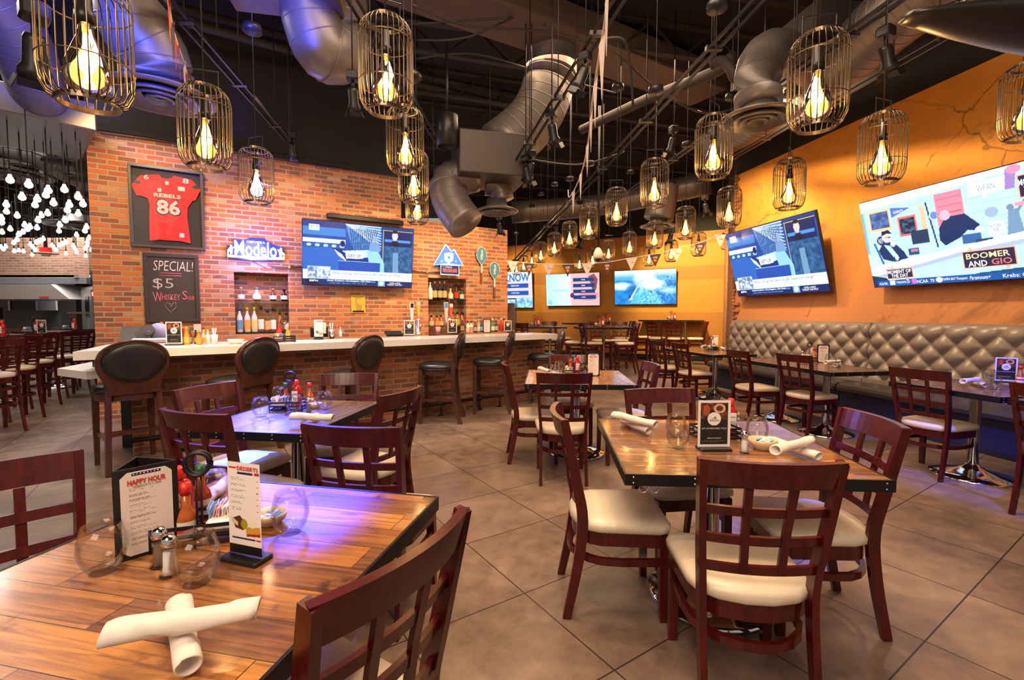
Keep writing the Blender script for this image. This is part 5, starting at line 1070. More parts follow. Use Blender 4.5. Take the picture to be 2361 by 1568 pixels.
# rackets
def mk_racket():
    root = empty('tennis_racket'); ol = []
    for k in range(32):
        a = 2*PI*k/32; x, z = math.cos(a), math.sin(a); ol.append((x*.105*(1 if z > -.3 else 1 - (-.3 - z)*.75), .0 + z*(.145 if z > 0 else .185)))
    m = MB(); m.slab(ol, -.010, .004); m.build('blue_cover', mat('teal_blue_cover', (.055, .24, .36), .5), root)
    m = MB(); m.tube([(x, -.004, z) for x, z in ol], .008, 6, closed=True); m.build('rim', mat('cream_rim', (.72, .66, .55), .5), root)
    m = MB(); m.box((0, -.003, -.26), (.028, .02, .16), ch=.004); m.build('shaft', M_WHITE, root)
    m = MB(); m.box((0, -.003, -.43), (.034, .028, .19), ch=.006)
    for k in range(7): m.box((0, -.003, -.355 - k*.025), (.037, .031, .006), ry=.25)
    m.build('grip', mat('leather_grip', (.28, .09, .045), .6), root)
    text('Wilson', .19, .055, M_WHITE, root, (0, -.013, .0), (PI/2, -PI/2, 0), bold=.02, shear=.1); return root
RK = Proto(mk_racket)
RK.put(onwall(1110, 588, .03), WA, 'upper left of two teal covered tennis rackets on the brick', 'tennis racket', 'tennis rackets on the brick wall'); RK.put(onwall(1140, 622, .03), WA, 'lower right of two teal covered tennis rackets on the brick', 'tennis racket', 'tennis rackets on the brick wall')
# ---------------------------------------------------------------- bottles
CG = {}
def cm(c, rough=.3):
    k = 'tint_%02d%02d%02d' % tuple(int(x*99) for x in c)
    return mat(k, c, rough)
def bottle(loc, h, r, glass, lab, capc, text_lab, name='bottle', group=None, kind='std', liquid=None, cat='bottle'):
    root = empty(name, loc); body_h = {'std': .62, 'wine': .60, 'squat': .55, 'sauce': .58, 'beer': .55}[kind]; nr = r*.36
    pf = [(r*.9, 0), (r, .01), (r, h*body_h*.85), (r*.85, h*body_h), (nr*1.2, h*(body_h+.13)), (nr, h*(body_h+.2)), (nr, h*.93)]
    if kind == 'squat': pf = [(r*.6, 0), (r, h*.08), (r*1.05, h*.3), (r*.8, h*.5), (nr, h*.62), (nr, h*.9)]
    m = MB(); m.lathe(pf, n=14); m.build('glass_body', glass, root)
    if liquid is not None: m = MB(); m.lathe([(r*.9, .006), (r*.9, h*body_h*.6)], n=12); m.build('liquid', liquid, root)
    if lab is not None: m = MB(); z0, z1 = h*.12, h*body_h*.8; rr = r*1.015 if kind != 'squat' else r*1.07; m.loft([[(rr*math.cos(a), rr*math.sin(a), z) for a in [PI*(1.02+.96*k/8) for k in range(9)]] for z in (z0, z1)], cap=(False, False), closed=False); m.build('label', lab, root)
    m = MB(); m.lathe([(nr*1.25, h*.86), (nr*1.25, h*.99), (nr*1.1, h), (0, h)], n=12); m.build('cap', capc, root)
    return tag(root, text_lab, cat, group)
def shelf(px0, px1, py, lab):
    a, b = onwall(px0, py, -.02), onwall(px1, py, -.02); c = (a+b)/2; m = MB(); m.box((0, .09, 0), ((b-a).length - .01, .21, .012)); o = m.build('glass_shelf', M_SHELF, loc=c, rz=WA); tag(o, lab, 'shelf'); return c.z + .006
z1 = shelf(541, 668, 694, 'glass shelf holding four tequila-shaped bottles in the left niche'); z2 = shelf(543, 668, 767, 'glass shelf holding eight tall bottles in the left niche')
def nb(px, py, z, htop, r, *a, **k):
    p = onwall(px, py, -.10); hh = (onwall(px, py - htop, -.10).z - p.z); p.z = z; return bottle(p, hh, r, *a, **k)
G1 = 'bottles on the glass shelves of the left niche'; CLEARL = mat('frosted_bottle', (.62, .62, .60), .15); 
nb(556.7, 692, z1, 30, .05, M_GLASS, M_CERAM, cm((.62, .38, .2)), 'clear bottle with tan cork on the upper left niche shelf', group=G1, kind='squat')
nb(592.6, 692, z1, 30, .058, CLEARL, M_WHITE, cm((.12, .30, .5)), 'round white bottle with blue neck on the upper left niche shelf', group=G1, kind='squat')
nb(630, 692, z1, 28, .052, cm((.12, .05, .03), .1), M_CERAM, cm((.45, .22, .1)), 'brown squat bottle with round label on the upper left niche shelf', group=G1, kind='squat')
nb(655.6, 692, z1, 28, .052, cm((.03, .012, .02), .1), M_CERAM, cm((.02, .01, .02)), 'darkest squat bottle at the right of the upper left niche shelf', group=G1, kind='squat')
for px, hp, lb, cp, gl, lab in [(553.5, 58, (.12, .30, .55), (.02, .1, .35), 0, 'frosted vodka bottle with blue neck in the left niche'), (571, 58, (.75, .36, .08), (.8, .35, .05), 0, 'frosted bottle with orange neck in the left niche'), (587.5, 58, (.75, .6, .2), (.35, .6, .05), 0, 'frosted bottle with green neck in the left niche'),
    (603, 60, (.82, .78, .72), (.02, .02, .02), 1, 'clear bottle with white label and black pourer in the left niche'), (618, 52, (.75, .42, .12), (.02, .02, .02), 1, 'clear bottle with orange label and pourer in the left niche'), (631, 56, (.85, .82, .80), (.02, .02, .02), 1, 'clear bottle with red-dotted white label in the left niche'),
    (646, 46, (.25, .10, .05), (.02, .02, .02), 2, 'amber rum bottle with dark label in the left niche'), (661, 44, (.78, .70, .55), (.02, .02, .02), 1, 'whiskey bottle with cream label at the right end of the left niche')]:
    nb(px, 765, z2, hp, .043, (CLEARL, M_GLASS, cm((.35, .12, .03), .1))[gl], cm(lb), cm(cp), lab, group=G1)
z1 = shelf(988, 1076, 692, 'upper glass shelf of the right niche'); z2 = shelf(990, 1076, 754, 'lower glass shelf of the right niche'); G2 = 'bottles on the glass shelves of the right niche'
for x, hp, gl, lb, cp, kd, lab in [(418, 40, (.7, .68, .64), (.8, .75, .68), (.6, .5, .45), 'std', 'white-labelled clear bottle at the left of the right niche'), (490, 43, (.01, .012, .04), (.6, .42, .16), (.65, .5, .3), 'wine', 'leftmost of three navy wine bottles in the right niche'), (568, 43, (.01, .012, .04), (.6, .42, .16), (.65, .5, .3), 'wine', 'middle of three navy wine bottles in the right niche'), (640, 43, (.01, .012, .04), (.6, .42, .16), (.65, .5, .3), 'wine', 'rightmost of three navy wine bottles in the right niche'),
    (735, 32, (.55, .35, .15), (.8, .7, .5), (.02, .02, .02), 'squat', 'cognac bottle with cream label in the right niche'), (822, 38, (.03, .035, .012), (.6, .03, .02), (.02, .02, .02), 'wine', 'dark green bottle with red label in the right niche'), (910, 27, (.01, .10, .05), (.75, .68, .45), (.5, .03, .03), 'std', 'green bottle with red cap on the upper shelf of the right niche')]:
    nb(930 + x/6.746, 690, z1, hp, .045, cm(gl, .1), cm(lb), cm(cp), lab, group=G2, kind=kd)
for x, hp, gl, lb, lab in [(435, 27, (.30, .12, .04), (.6, .5, .4), 'whiskey bottle at the left of the lower right niche shelf'), (522, 26, (.38, .14, .04), (.75, .30, .05), 'amber bottle with orange label on the lower right niche shelf'), (585, 27, (.2, .09, .04), (.5, .4, .3), 'brown bottle behind the beer taps in the right niche'), (765, 34, (.30, .10, .03), (.4, .3, .2), 'tall amber bottle behind the steel tap column'), (840, 34, (.30, .12, .04), (.35, .5, .05), 'bottle with bright green label in the right niche'), (912, 33, (.25, .08, .03), (.6, .1, .15), 'round amber decanter bottle at the right of the lower niche shelf')]:
    nb(930 + x/6.746, 752, z2, hp, .05, cm(gl, .1), cm(lb), cm((.03, .02, .02)), lab, group=G2)
# ---------------------------------------------------------------- cards, holders, cups
def img_card():
    g = Img(60, 84, (.93, .92, .90)); g.rect(.08, .06, .92, .94, (.10, .09, .09)); g.rect(.08, .06, .92, .40, (.34, .16, .11)).noise(.5, 5, (.08, .06, .92, .40)); g.ell(.26, .2, .10, .10, (.70, .32, .12)).ell(.66, .18, .18, .10, (.85, .70, .52)).ell(.66, .18, .11, .06, (.40, .18, .12))
    g.ell(.5, .40, .20, .14, (.95, .93, .90)); g.scribble(.40, .37, .62, .44, 2, (.1, .1, .1), .7); g.scribble(.14, .86, .86, .92, 3, (.5, .5, .5), .7); return g
CARD_IMG = img_card()
def mk_card(w=.15, h=.215):
    root = empty('table_card'); m = MB(); m.box((0, 0, .006), (w*.95, .075, .012), ch=.003); m.build('base', M_BLACKP, root)
    m = MB(); m.box((0, .004, .012 + h/2), (w+.006, .003, h+.006)); m.build('acrylic_sheet', M_ACRYL, root)
    pc = picture('printed_card', CARD_IMG, w, h, M_PRINT, root, (0, -.001, .014 + h/2)); z0 = .014
    text('LET US REWARD YOU!', w*.76, h*.035, M_WHITE, pc, (0, -.0015, h*(.5-.60)), UP); text('SIGN UP NOW!', w*.42, h*.028, M_WHITE, pc, (0, -.0015, h*(.5-.81)), UP); text('A', w*.1, h*.06, M_INKP, pc, (0, -.0015, h*(.5-.37)), UP, shear=.3); text('Rewards', w*.3, h*.035, M_INKP, pc, (0, -.0015, h*(.5-.43)), UP, shear=.3); return root
CARD = Proto(mk_card)
def img_desserts():
    g = Img(72, 160, (.94, .91, .88)); g.rect(.30, .105, .78, .13, (.05, .08, .30)).rect(.82, .10, .97, .13, (.75, .15, .15)).rect(.06, .055, .28, .075, (.75, .12, .12))
    for k in range(6): g.scribble(.10, .17+k*.065, .60, .20+k*.065, 2, (.35, .30, .30), .8).rect(.88, .185+k*.065, .93, .192+k*.065, (.4, .3, .3))
    g.poly([(.10, .62), (.35, .58), (.50, .64), (.46, .74), (.20, .72)], (.32, .16, .08)).poly([(.08, .60), (.30, .66), (.28, .70), (.08, .66)], (.85, .78, .62)); g.ell(.48, .67, .10, .055, (.62, .58, .12)).poly([(.52, .70), (.96, .68), (.97, .76), (.54, .78)], (.82, .60, .20)).poly([(.54, .775), (.96, .755), (.96, .785), (.54, .80)], (.62, .16, .06)); g.ell(.72, .665, .12, .035, (.93, .90, .78)); g.rect(.10, .82, .80, .84, (.05, .08, .30)).rect(.84, .82, .97, .84, (.75, .15, .15)); g.rect(0, .90, 1, 1, (.05, .05, .05)); return g
DES = img_desserts()
def mk_dessert(w=.105, h=.235):
    root = empty('dessert_card'); m = MB(); m.box((0, 0, .006), (w*1.12, .06, .012), ch=.003); m.build('base', M_BLACKP, root); m = MB(); m.box((0, .003, .012 + h/2), (w+.004, .003, h+.004)); m.build('acrylic_sheet', M_ACRYL, root)
    pc = picture('printed_card', DES, w, h, M_PRINT, root, (0, -.001, .014 + h/2)); text('DESSERTS', w*.64, h*.045, mat('red_print', (.55, .03, .03), .5), pc, (w*.14, -.0015, h*(.5-.06)), UP, bold=.02); return root
DCARD = Proto(mk_dessert)
def img_happy():
    g = Img(72, 150, (.93, .88, .84)); g.rect(.22, .02, .78, .05, (.06, .06, .28))
    for k in range(8): g.ell(.26+k*.066, .035, .012, .008, (1, 1, 1))
    for k in range(11): g.scribble(.16, .20+k*.065, .70, .235+k*.065, 2, (.38, .32, .32), .75)
    g.put((np.minimum(g.x, 1-g.x)*.48 + np.minimum(g.y, 1-g.y) < .07).astype(float), (.02, .02, .02)); return g
HAP = img_happy()
def mk_menu():
    root = empty('menu_stand'); w, h = .135, .245; tri = [(w/2*1.02, -w*.29), (-w/2*1.02, -w*.29), (0, w*.58)]; m = MB()
    for i in range(3):
        a, b = Vector(tri[i]), Vector(tri[(i+1) % 3]); c = (a+b)/2; an = math.atan2(b.y-a.y, b.x-a.x); m.box((c.x, c.y, h/2), ((b-a).length, .006, h), rz=an)
    m.build('black_holder', M_BLACKP, root)
    for i in range(3):
        a, b = Vector(tri[i]), Vector(tri[(i+1) % 3]); c = (a+b)/2; an = math.atan2(a.y-b.y, a.x-b.x); n = Vector((math.sin(an), -math.cos(an)))
        pg = picture('menu_page', HAP, w*.84, h*.92, M_PRINT, root, (c.x + n.x*.0045, c.y + n.y*.0045, h/2), (0, 0, an)); text('HAPPY HOUR', w*.62, h*.062, mat('red_print', (.55, .03, .03), .5), pg, (0, -.001, h*.345), UP, bold=.03, shear=.05); text('WEEKDAYS 2-5PM', w*.46, h*.02, M_INKP, pg, (0, -.001, h*.295), UP)
    return root
MENU = Proto(mk_menu)
def mk_glass():
    m = MB(); pf = [(.0, .0), (.024, .0), (.026, .004), (.037, .02), (.045, .045), (.043, .07), (.034, .102), (.0325, .102), (.041, .07), (.043, .046), (.035, .022), (.020, .012), (.0, .011)]; m.lathe(pf, n=28, cap=(False, False)); return m.build('stemless_glass', M_GLASS)
GLS = Proto(mk_glass)
def mk_ketchup():
    root = empty('ketchup_bottle'); m = MB(); pf = [(.0, 0), (.9, 0), (1, .06), (1, .3), (.86, .42), (.98, .58), (.98, .70), (.70, .84), (.35, .9)]
    m.loft([[(.034*r*math.cos(2*PI*k/20), .024*r*math.sin(2*PI*k/20), .175*z) for k in range(20)] for r, z in pf[1:]], smooth=True); m.build('red_body', M_RED, root)
    m = MB(); m.lathe([(.015, .155), (.016, .16), (.016, .185), (.012, .19), (0, .19)], n=14); m.build('cap', M_REDCAP, root)
    m = MB(); m.loft([[(x, -.0245 - .001, z) for x in (-.019, .019)] for z in (.045, .12)], closed=False, cap=(False, False)); m.slab([(-.018, .04), (.018, .04), (.018, .105), (.008, .118), (-.008, .118), (-.018, .105)], -.0262, -.0245); m.build('label', M_WHITE, root)
    text('HEINZ', .026, .008, M_INKP, root, (0, -.0268, .098), UP); text('TOMATO\nKETCHUP', .026, .02, M_INKP, root, (0, -.0268, .068), UP); return root
KET = Proto(mk_ketchup)
def mk_sauce(c, cap, lab, name='hot_sauce_bottle'):
    def f():
        root = empty(name); m = MB(); m.lathe([(.023, 0), (.025, .004), (.025, .062), (.021, .078), (.011, .092), (.0095, .135)], n=16); m.build('glass_body', cm(c, .12), root)
        m = MB(); m.lathe([(.0255, .012), (.0255, .058)], n=16, cap=(False, False)); m.build('label', cm(lab), root); m = MB(); m.lathe([(.0125, .122), (.0125, .150), (0, .151)], n=14); m.build('cap', cap, root)
        m = MB(); m.lathe([(.0256, .030), (.0256, .042)], n=16, cap=(False, False)); m.build('label_band', M_REDCAP, root); return root
    return f
SAUCE = Proto(mk_sauce((.42, .10, .02), M_REDCAP, (.82, .76, .70))); SAUCE2 = Proto(mk_sauce((.30, .035, .01), mat('dark_green_cap', (.01, .10, .03), .4), (.80, .70, .5))); 
def mk_shaker(fill, nm):
    def f():
        root = empty(nm); m = MB(); m.lathe([(.022, 0), (.0225, .006), (.0165, .022), (.0145, .05), (.0155, .075)], n=8, smooth=False, cap=(True, False)); m.build('glass_body', M_GLASS, root); m = MB(); m.lathe([(.017, .006), (.0135, .022), (.0125, .058)], n=8); m.build('contents', fill, root)
        m = MB(); m.lathe([(.0165, .072), (.0175, .078), (.016, .088), (.010, .097), (0, .10)], n=16); m.build('dome_cap', M_CHROME, root); return root
    return f
SALT = Proto(mk_shaker(M_SALT, 'salt_shaker')); PEP = Proto(mk_shaker(M_PEPPER, 'pepper_shaker'))
def mk_bowl():
    root = empty('creamer_bowl'); m = MB(); M_CERAM = mat('tan_ceramic', (.66, .50, .32), .25); m.lathe([(.0, 0), (.032, .0), (.034, .006), (.048, .02), (.056, .042), (.053, .042), (.045, .022), (.03, .010), (0, .009)], n=28, cap=(False, False)); m.build('bowl', M_CERAM, root)
    m = MB()
    for k in range(16):
        a = random.random()*6.28; rr = .032*math.sqrt(random.random()); m.box((rr*math.cos(a), rr*math.sin(a), .024 + .016*random.random()), (.022, .018, .005), mi=k % 3 == 0, rz=random.random()*3, rx=random.uniform(-.7, .7), ry=random.uniform(-.5, .5))
    o = m.build('creamers', [M_WHITE, cm((.10, .40, .48))], root); o['kind'] = 'stuff'; return root
BOWL = Proto(mk_bowl)
def mk_caddy():
    root = empty('condiment_caddy'); m = MB()
    for z in (.012, .035, .058): m.sweep([(x, y, z) for x, y in ((-.10, -.065), (.10, -.065), (.10, .065), (-.10, .065))], .004, .010, closed=True)
    for x, y in ((-.10, -.065), (.10, -.065), (.10, .065), (-.10, .065), (0, -.065), (0, .065)): m.tube([(x, y, 0), (x, y, .062)], .003, 6)
    for k in range(5): m.tube([(-.10, -.05 + k*.025, .012), (.10, -.05 + k*.025, .012)], .002, 5)
    m.build('wire_rack', M_BLACK, root); m = MB()
    for dx in (-.006, .006):
        m.tube([(dx, .02, .01), (dx, .02, .185)], .003, 6); m.tube([(.031*math.cos(2*PI*k/24), .02 + dx*1.6, .216 + .031*math.sin(2*PI*k/24)) for k in range(24)], .0045, 6, closed=True)
    m.build('ring_handle', M_BLACK, root)
    m = MB(); m.box((-.055, -.01, .045), (.075, .10, .03), mi=0, ch=.006); m.build('packet_dish', M_CERAM, root)
    m = MB(); cols = 4
    for k in range(16): m.box((-.085 + .0045*k, -.01 + random.uniform(-.01, .01), .073), (.003, .055, .034), mi=k//4 % cols, rz=random.uniform(-.2, .2), rx=random.uniform(-.2, .2), ry=random.uniform(-.3, .3))
    o = m.build('sweetener_packets', [cm((.80, .55, .10)), M_WHITE, cm((.75, .38, .42)), cm((.25, .45, .70))], root); o['kind'] = 'stuff'; return root
CAD = Proto(mk_caddy)
def mk_napkin():
    m = MB(); L = .23; rings = []; n = 22
    for i in range(19):
        t_ = i/18; x = (t_-.5)*L; r0 = .0215*(1.0 - .12*t_) * (1 + .04*math.sin(t_*7)); ring = []
        for k in range(n):
            a = 2*PI*k/n; ph = (a/(2*PI) - t_*1.25 - .1) % 1.; rr = r0 + .0042*ph - .0006*math.sin(a*3 + t_*9); ring.append((x + (.004*math.sin(a) if i in (0, 18) else 0), rr*math.cos(a), .024 + rr*math.sin(a)*.86))
        rings.append(ring)
    inner = lambda ring, dx, s_: [(x + dx, y*s_, .024 + (z-.024)*s_) for x, y, z in ring]
    rings = [inner(rings[0], .03, .35), inner(rings[0], .012, .66), inner(rings[0], .0, .86)] + rings + [inner(rings[-1], 0, .86), inner(rings[-1], -.012, .66), inner(rings[-1], -.03, .35)]
    m.loft(rings, smooth=True); m.v = [(x, y, z + .002) for x, y, z in m.v]; return m.build('napkin_roll', M_NAPKIN)
NAP = Proto(mk_napkin); TZ = .765
def on(px, py, z=TZ): return at(px, py, z)
def nap(a, b, lab, up=0., z=TZ, L=.245):
    p, q = at(*a, z + .02 + up), at(*b, z + .02 + up); c = (p+q)/2; o = NAP.put((c.x, c.y, z + up), math.atan2(q.y-p.y, q.x-p.x), lab, 'napkin', 'rolled white napkins on the tables'); o.rotation_euler[1] = 0; o.scale[0] = min(1.25, max(.8, (q-p).length/.23)); return o
g = 'stemless glasses on the dining tables'
def gl(px, py, lab, z=TZ, sc=None): return GLS.put(on(px, py, z), 0, lab, 'glass', g, sc or 1.14)
# table 1, front left
MENU.put(on(337, 1266), math.radians(48), 'black happy hour menu stand on the front left table', 'menu stand', 'happy hour menu stands', .95)
KET.put(on(419, 1226), .35, 'ketchup bottle beside the menu stand on the front left table', 'ketchup bottle', 'ketchup bottles')
SAUCE.put(on(432, 1248), .2, 'hot sauce bottle in front of the ketchup on the front left table', 'sauce bottle', 'sauce bottles', 1.08); SAUCE2.put(on(466, 1195), 0, 'green-capped sauce bottle behind the ring handle on the front left table', 'sauce bottle', 'sauce bottles', 1.1)
CAD.put(on(468, 1240), .30 + PI, 'black wire caddy with sweetener packets on the front left table', 'caddy', 'black wire caddies')
PEP.put(on(370, 1305), 0, 'pepper shaker left of the salt on the front left table', 'shaker', 'salt and pepper shakers'); SALT.put(on(392, 1326), 0, 'salt shaker beside the pepper on the front left table', 'shaker', 'salt and pepper shakers')
gl(238, 1318, 'stemless glass left of the menu stand on the front left table'); gl(453, 1345, 'stemless glass in front of the caddy, nearest to us on the front left table'); gl(670, 1228, 'stemless glass right of the creamer bowl on the front left table'); gl(492, 1170, 'stemless glass behind the dessert card on the front left table')
DCARD.put(on(568, 1290), -.32, 'dessert menu card on a black base on the front left table', 'menu card'); BOWL.put(on(625, 1208), 0, 'cream bowl of creamers behind the dessert card on the front left table', 'bowl', 'creamer bowls', .85)
nap((412, 1395), (434, 1545), 'lower napkin roll of the nearest crossed pair, pointing at us', 0, L=.2); nap((240, 1470), (595, 1410), 'long upper napkin roll of the nearest crossed pair', .042); nap((480, 1150), (520, 1118), 'napkin roll behind the caddy at the far edge of the front left table')
# table 3, front right
nap((1413, 958), (1513, 982), 'upper napkin roll at the left corner of the front right table', .040); nap((1437, 972), (1496, 996), 'lower napkin roll at the left corner of the front right table')
nap((1775, 1045), (1880, 1015), 'upper napkin roll beside the creamer bowl on the front right table', .042); nap((1772, 1017), (1888, 1056), 'lower napkin roll beside the creamer bowl on the front right table')
gl(1558, 1008, 'rear of two glasses left of the rewards card on the front right table'); gl(1563, 1034, 'front of two glasses left of the rewards card on the front right table'); gl(1702, 1002, 'glass behind the salt shaker on the front right table'); gl(1745, 1018, 'glass just behind the creamer bowl on the front right table')
CAD.put(on(1648, 1010), .15, 'black wire caddy behind the rewards card on the front right table', 'caddy', 'black wire caddies'); KET.put(on(1683, 1003), 0, 'ketchup bottle on the front right table', 'ketchup bottle', 'ketchup bottles'); SAUCE.put(on(1643, 998), 0, 'hot sauce bottle behind the rewards card on the front right table', 'sauce bottle', 'sauce bottles')
CARD.put(on(1645, 1037), .03, 'rewards card in a clear holder on the front right table', 'table card', 'rewards cards'); SALT.put(on(1716, 1044), 0, 'salt shaker next to the creamer bowl on the front right table', 'shaker', 'salt and pepper shakers'); BOWL.put(on(1757, 1035), 0, 'tan bowl of creamers on the front right table', 'bowl', 'creamer bowls', 1.12)
# table 2, blue lit
gl(602, 961, 'glass at the blue-lit end of the left middle table'); gl(678, 952, 'glass in front of the caddy on the left middle table'); gl(748, 944, 'rightmost glass on the left middle table'); gl(644, 930, 'glass behind the sauces on the left middle table')
CAD.put(on(668, 945), .1, 'black wire caddy on the blue-lit left middle table', 'caddy', 'black wire caddies'); KET.put(on(684, 942), 0, 'ketchup bottle on the blue-lit left middle table', 'ketchup bottle', 'ketchup bottles'); SAUCE.put(on(714, 938), 0, 'sauce bottle right of the ketchup on the left middle table', 'sauce bottle', 'sauce bottles'); SAUCE2.put(on(659, 940), 0, 'sauce bottle left of the ketchup on the left middle table', 'sauce bottle', 'sauce bottles')
PEP.put(on(712, 953), 0, 'pepper shaker on the blue-lit left middle table', 'shaker', 'salt and pepper shakers'); BOWL.put(on(727, 941), 0, 'small bowl behind the pepper shaker on the left middle table', 'bowl', 'creamer bowls', .8)
nap((672, 962), (768, 966), 'upper napkin roll on the blue-lit left middle table', .038); nap((700, 980), (730, 962), 'lower napkin roll on the blue-lit left middle table'); nap((632, 922), (655, 932), 'napkin roll at the far edge of the left middle table')
# table 4, centre
nap((1237, 848), (1275, 860), 'upper napkin roll on the honey-coloured centre table', .038); nap((1262, 862), (1316, 868), 'lower napkin roll on the honey-coloured centre table')
CAD.put(on(1322, 866), .05, 'wire caddy on the honey-coloured centre table', 'caddy', 'black wire caddies'); SAUCE.put(on(1315, 866), 0, 'sauce bottle on the honey-coloured centre table', 'sauce bottle', 'sauce bottles', 1.1); KET.put(on(1331, 864), 0, 'ketchup bottle on the honey-coloured centre table', 'ketchup bottle', 'ketchup bottles')
SALT.put(on(1307, 864), 0, 'shaker on the honey-coloured centre table', 'shaker', 'salt and pepper shakers'); gl(1280, 868, 'left glass on the honey-coloured centre table'); gl(1345, 868, 'right glass beside the menu stand on the centre table'); gl(1288, 858, 'rear glass behind the napkins on the centre table'); MENU.put(on(1366, 866), 0, 'happy hour menu stand on the honey-coloured centre table', 'menu stand', 'happy hour menu stands')
# booth tables
nap((1788, 827), (1838, 818), 'far napkin roll on the middle booth table', .0); nap((1888, 838), (1950, 833), 'near napkin roll on the middle booth table', .038); nap((1915, 848), (1945, 836), 'lower near napkin roll on the middle booth table'); gl(1937, 848, 'glass beside the napkins on the middle booth table'); gl(1912, 838, 'rear glass near the menu on the middle booth table'); gl(1815, 822, 'glass left of the shakers on the middle booth table')
CAD.put(on(1868, 833), .1, 'wire caddy on the middle booth table', 'caddy', 'black wire caddies'); SAUCE.put(on(1876, 833), 0, 'sauce bottle on the middle booth table', 'sauce bottle', 'sauce bottles', 1.2); MENU.put(on(1896, 836), -.4, 'happy hour menu stand on the middle booth table', 'menu stand', 'happy hour menu stands'); SALT.put(on(1850, 825), 0, 'salt shaker on the middle booth table', 'shaker', 'salt and pepper shakers'); BOWL.put(on(1852, 840), 0, 'creamer bowl on the middle booth table', 'bowl', 'creamer bowls')
nap((2198, 884), (2276, 873), 'upper napkin roll on the near booth table', .038); nap((2240, 880), (2272, 890), 'lower napkin roll on the near booth table'); gl(2291, 898, 'glass in front of the rewards card on the near booth table'); gl(2280, 880, 'glass behind the napkins on the near booth table'); CARD.put(on(2318, 882), -.5, 'rewards card on the near booth table', 'table card', 'rewards cards'); SAUCE.put(on(2352, 885), 0, 'sauce bottle at the right edge on the near booth table', 'sauce bottle', 'sauce bottles')
CAD.put(on(1641, 808), .1, 'wire caddy on the far booth table', 'caddy', 'black wire caddies'); SAUCE.put(on(1638, 805), 0, 'sauce bottle on the far booth table', 'sauce bottle', 'sauce bottles'); DCARD.put(on(1648, 806), -.2, 'menu card on the far booth table', 'menu card'); gl(1618, 806, 'left glass on the far booth table'); gl(1636, 812, 'near glass on the far booth table'); gl(1672, 805, 'right glass on the far booth table'); nap((1612, 801), (1632, 796), 'left napkin roll on the far booth table'); nap((1656, 801), (1680, 808), 'right napkin roll on the far booth table')
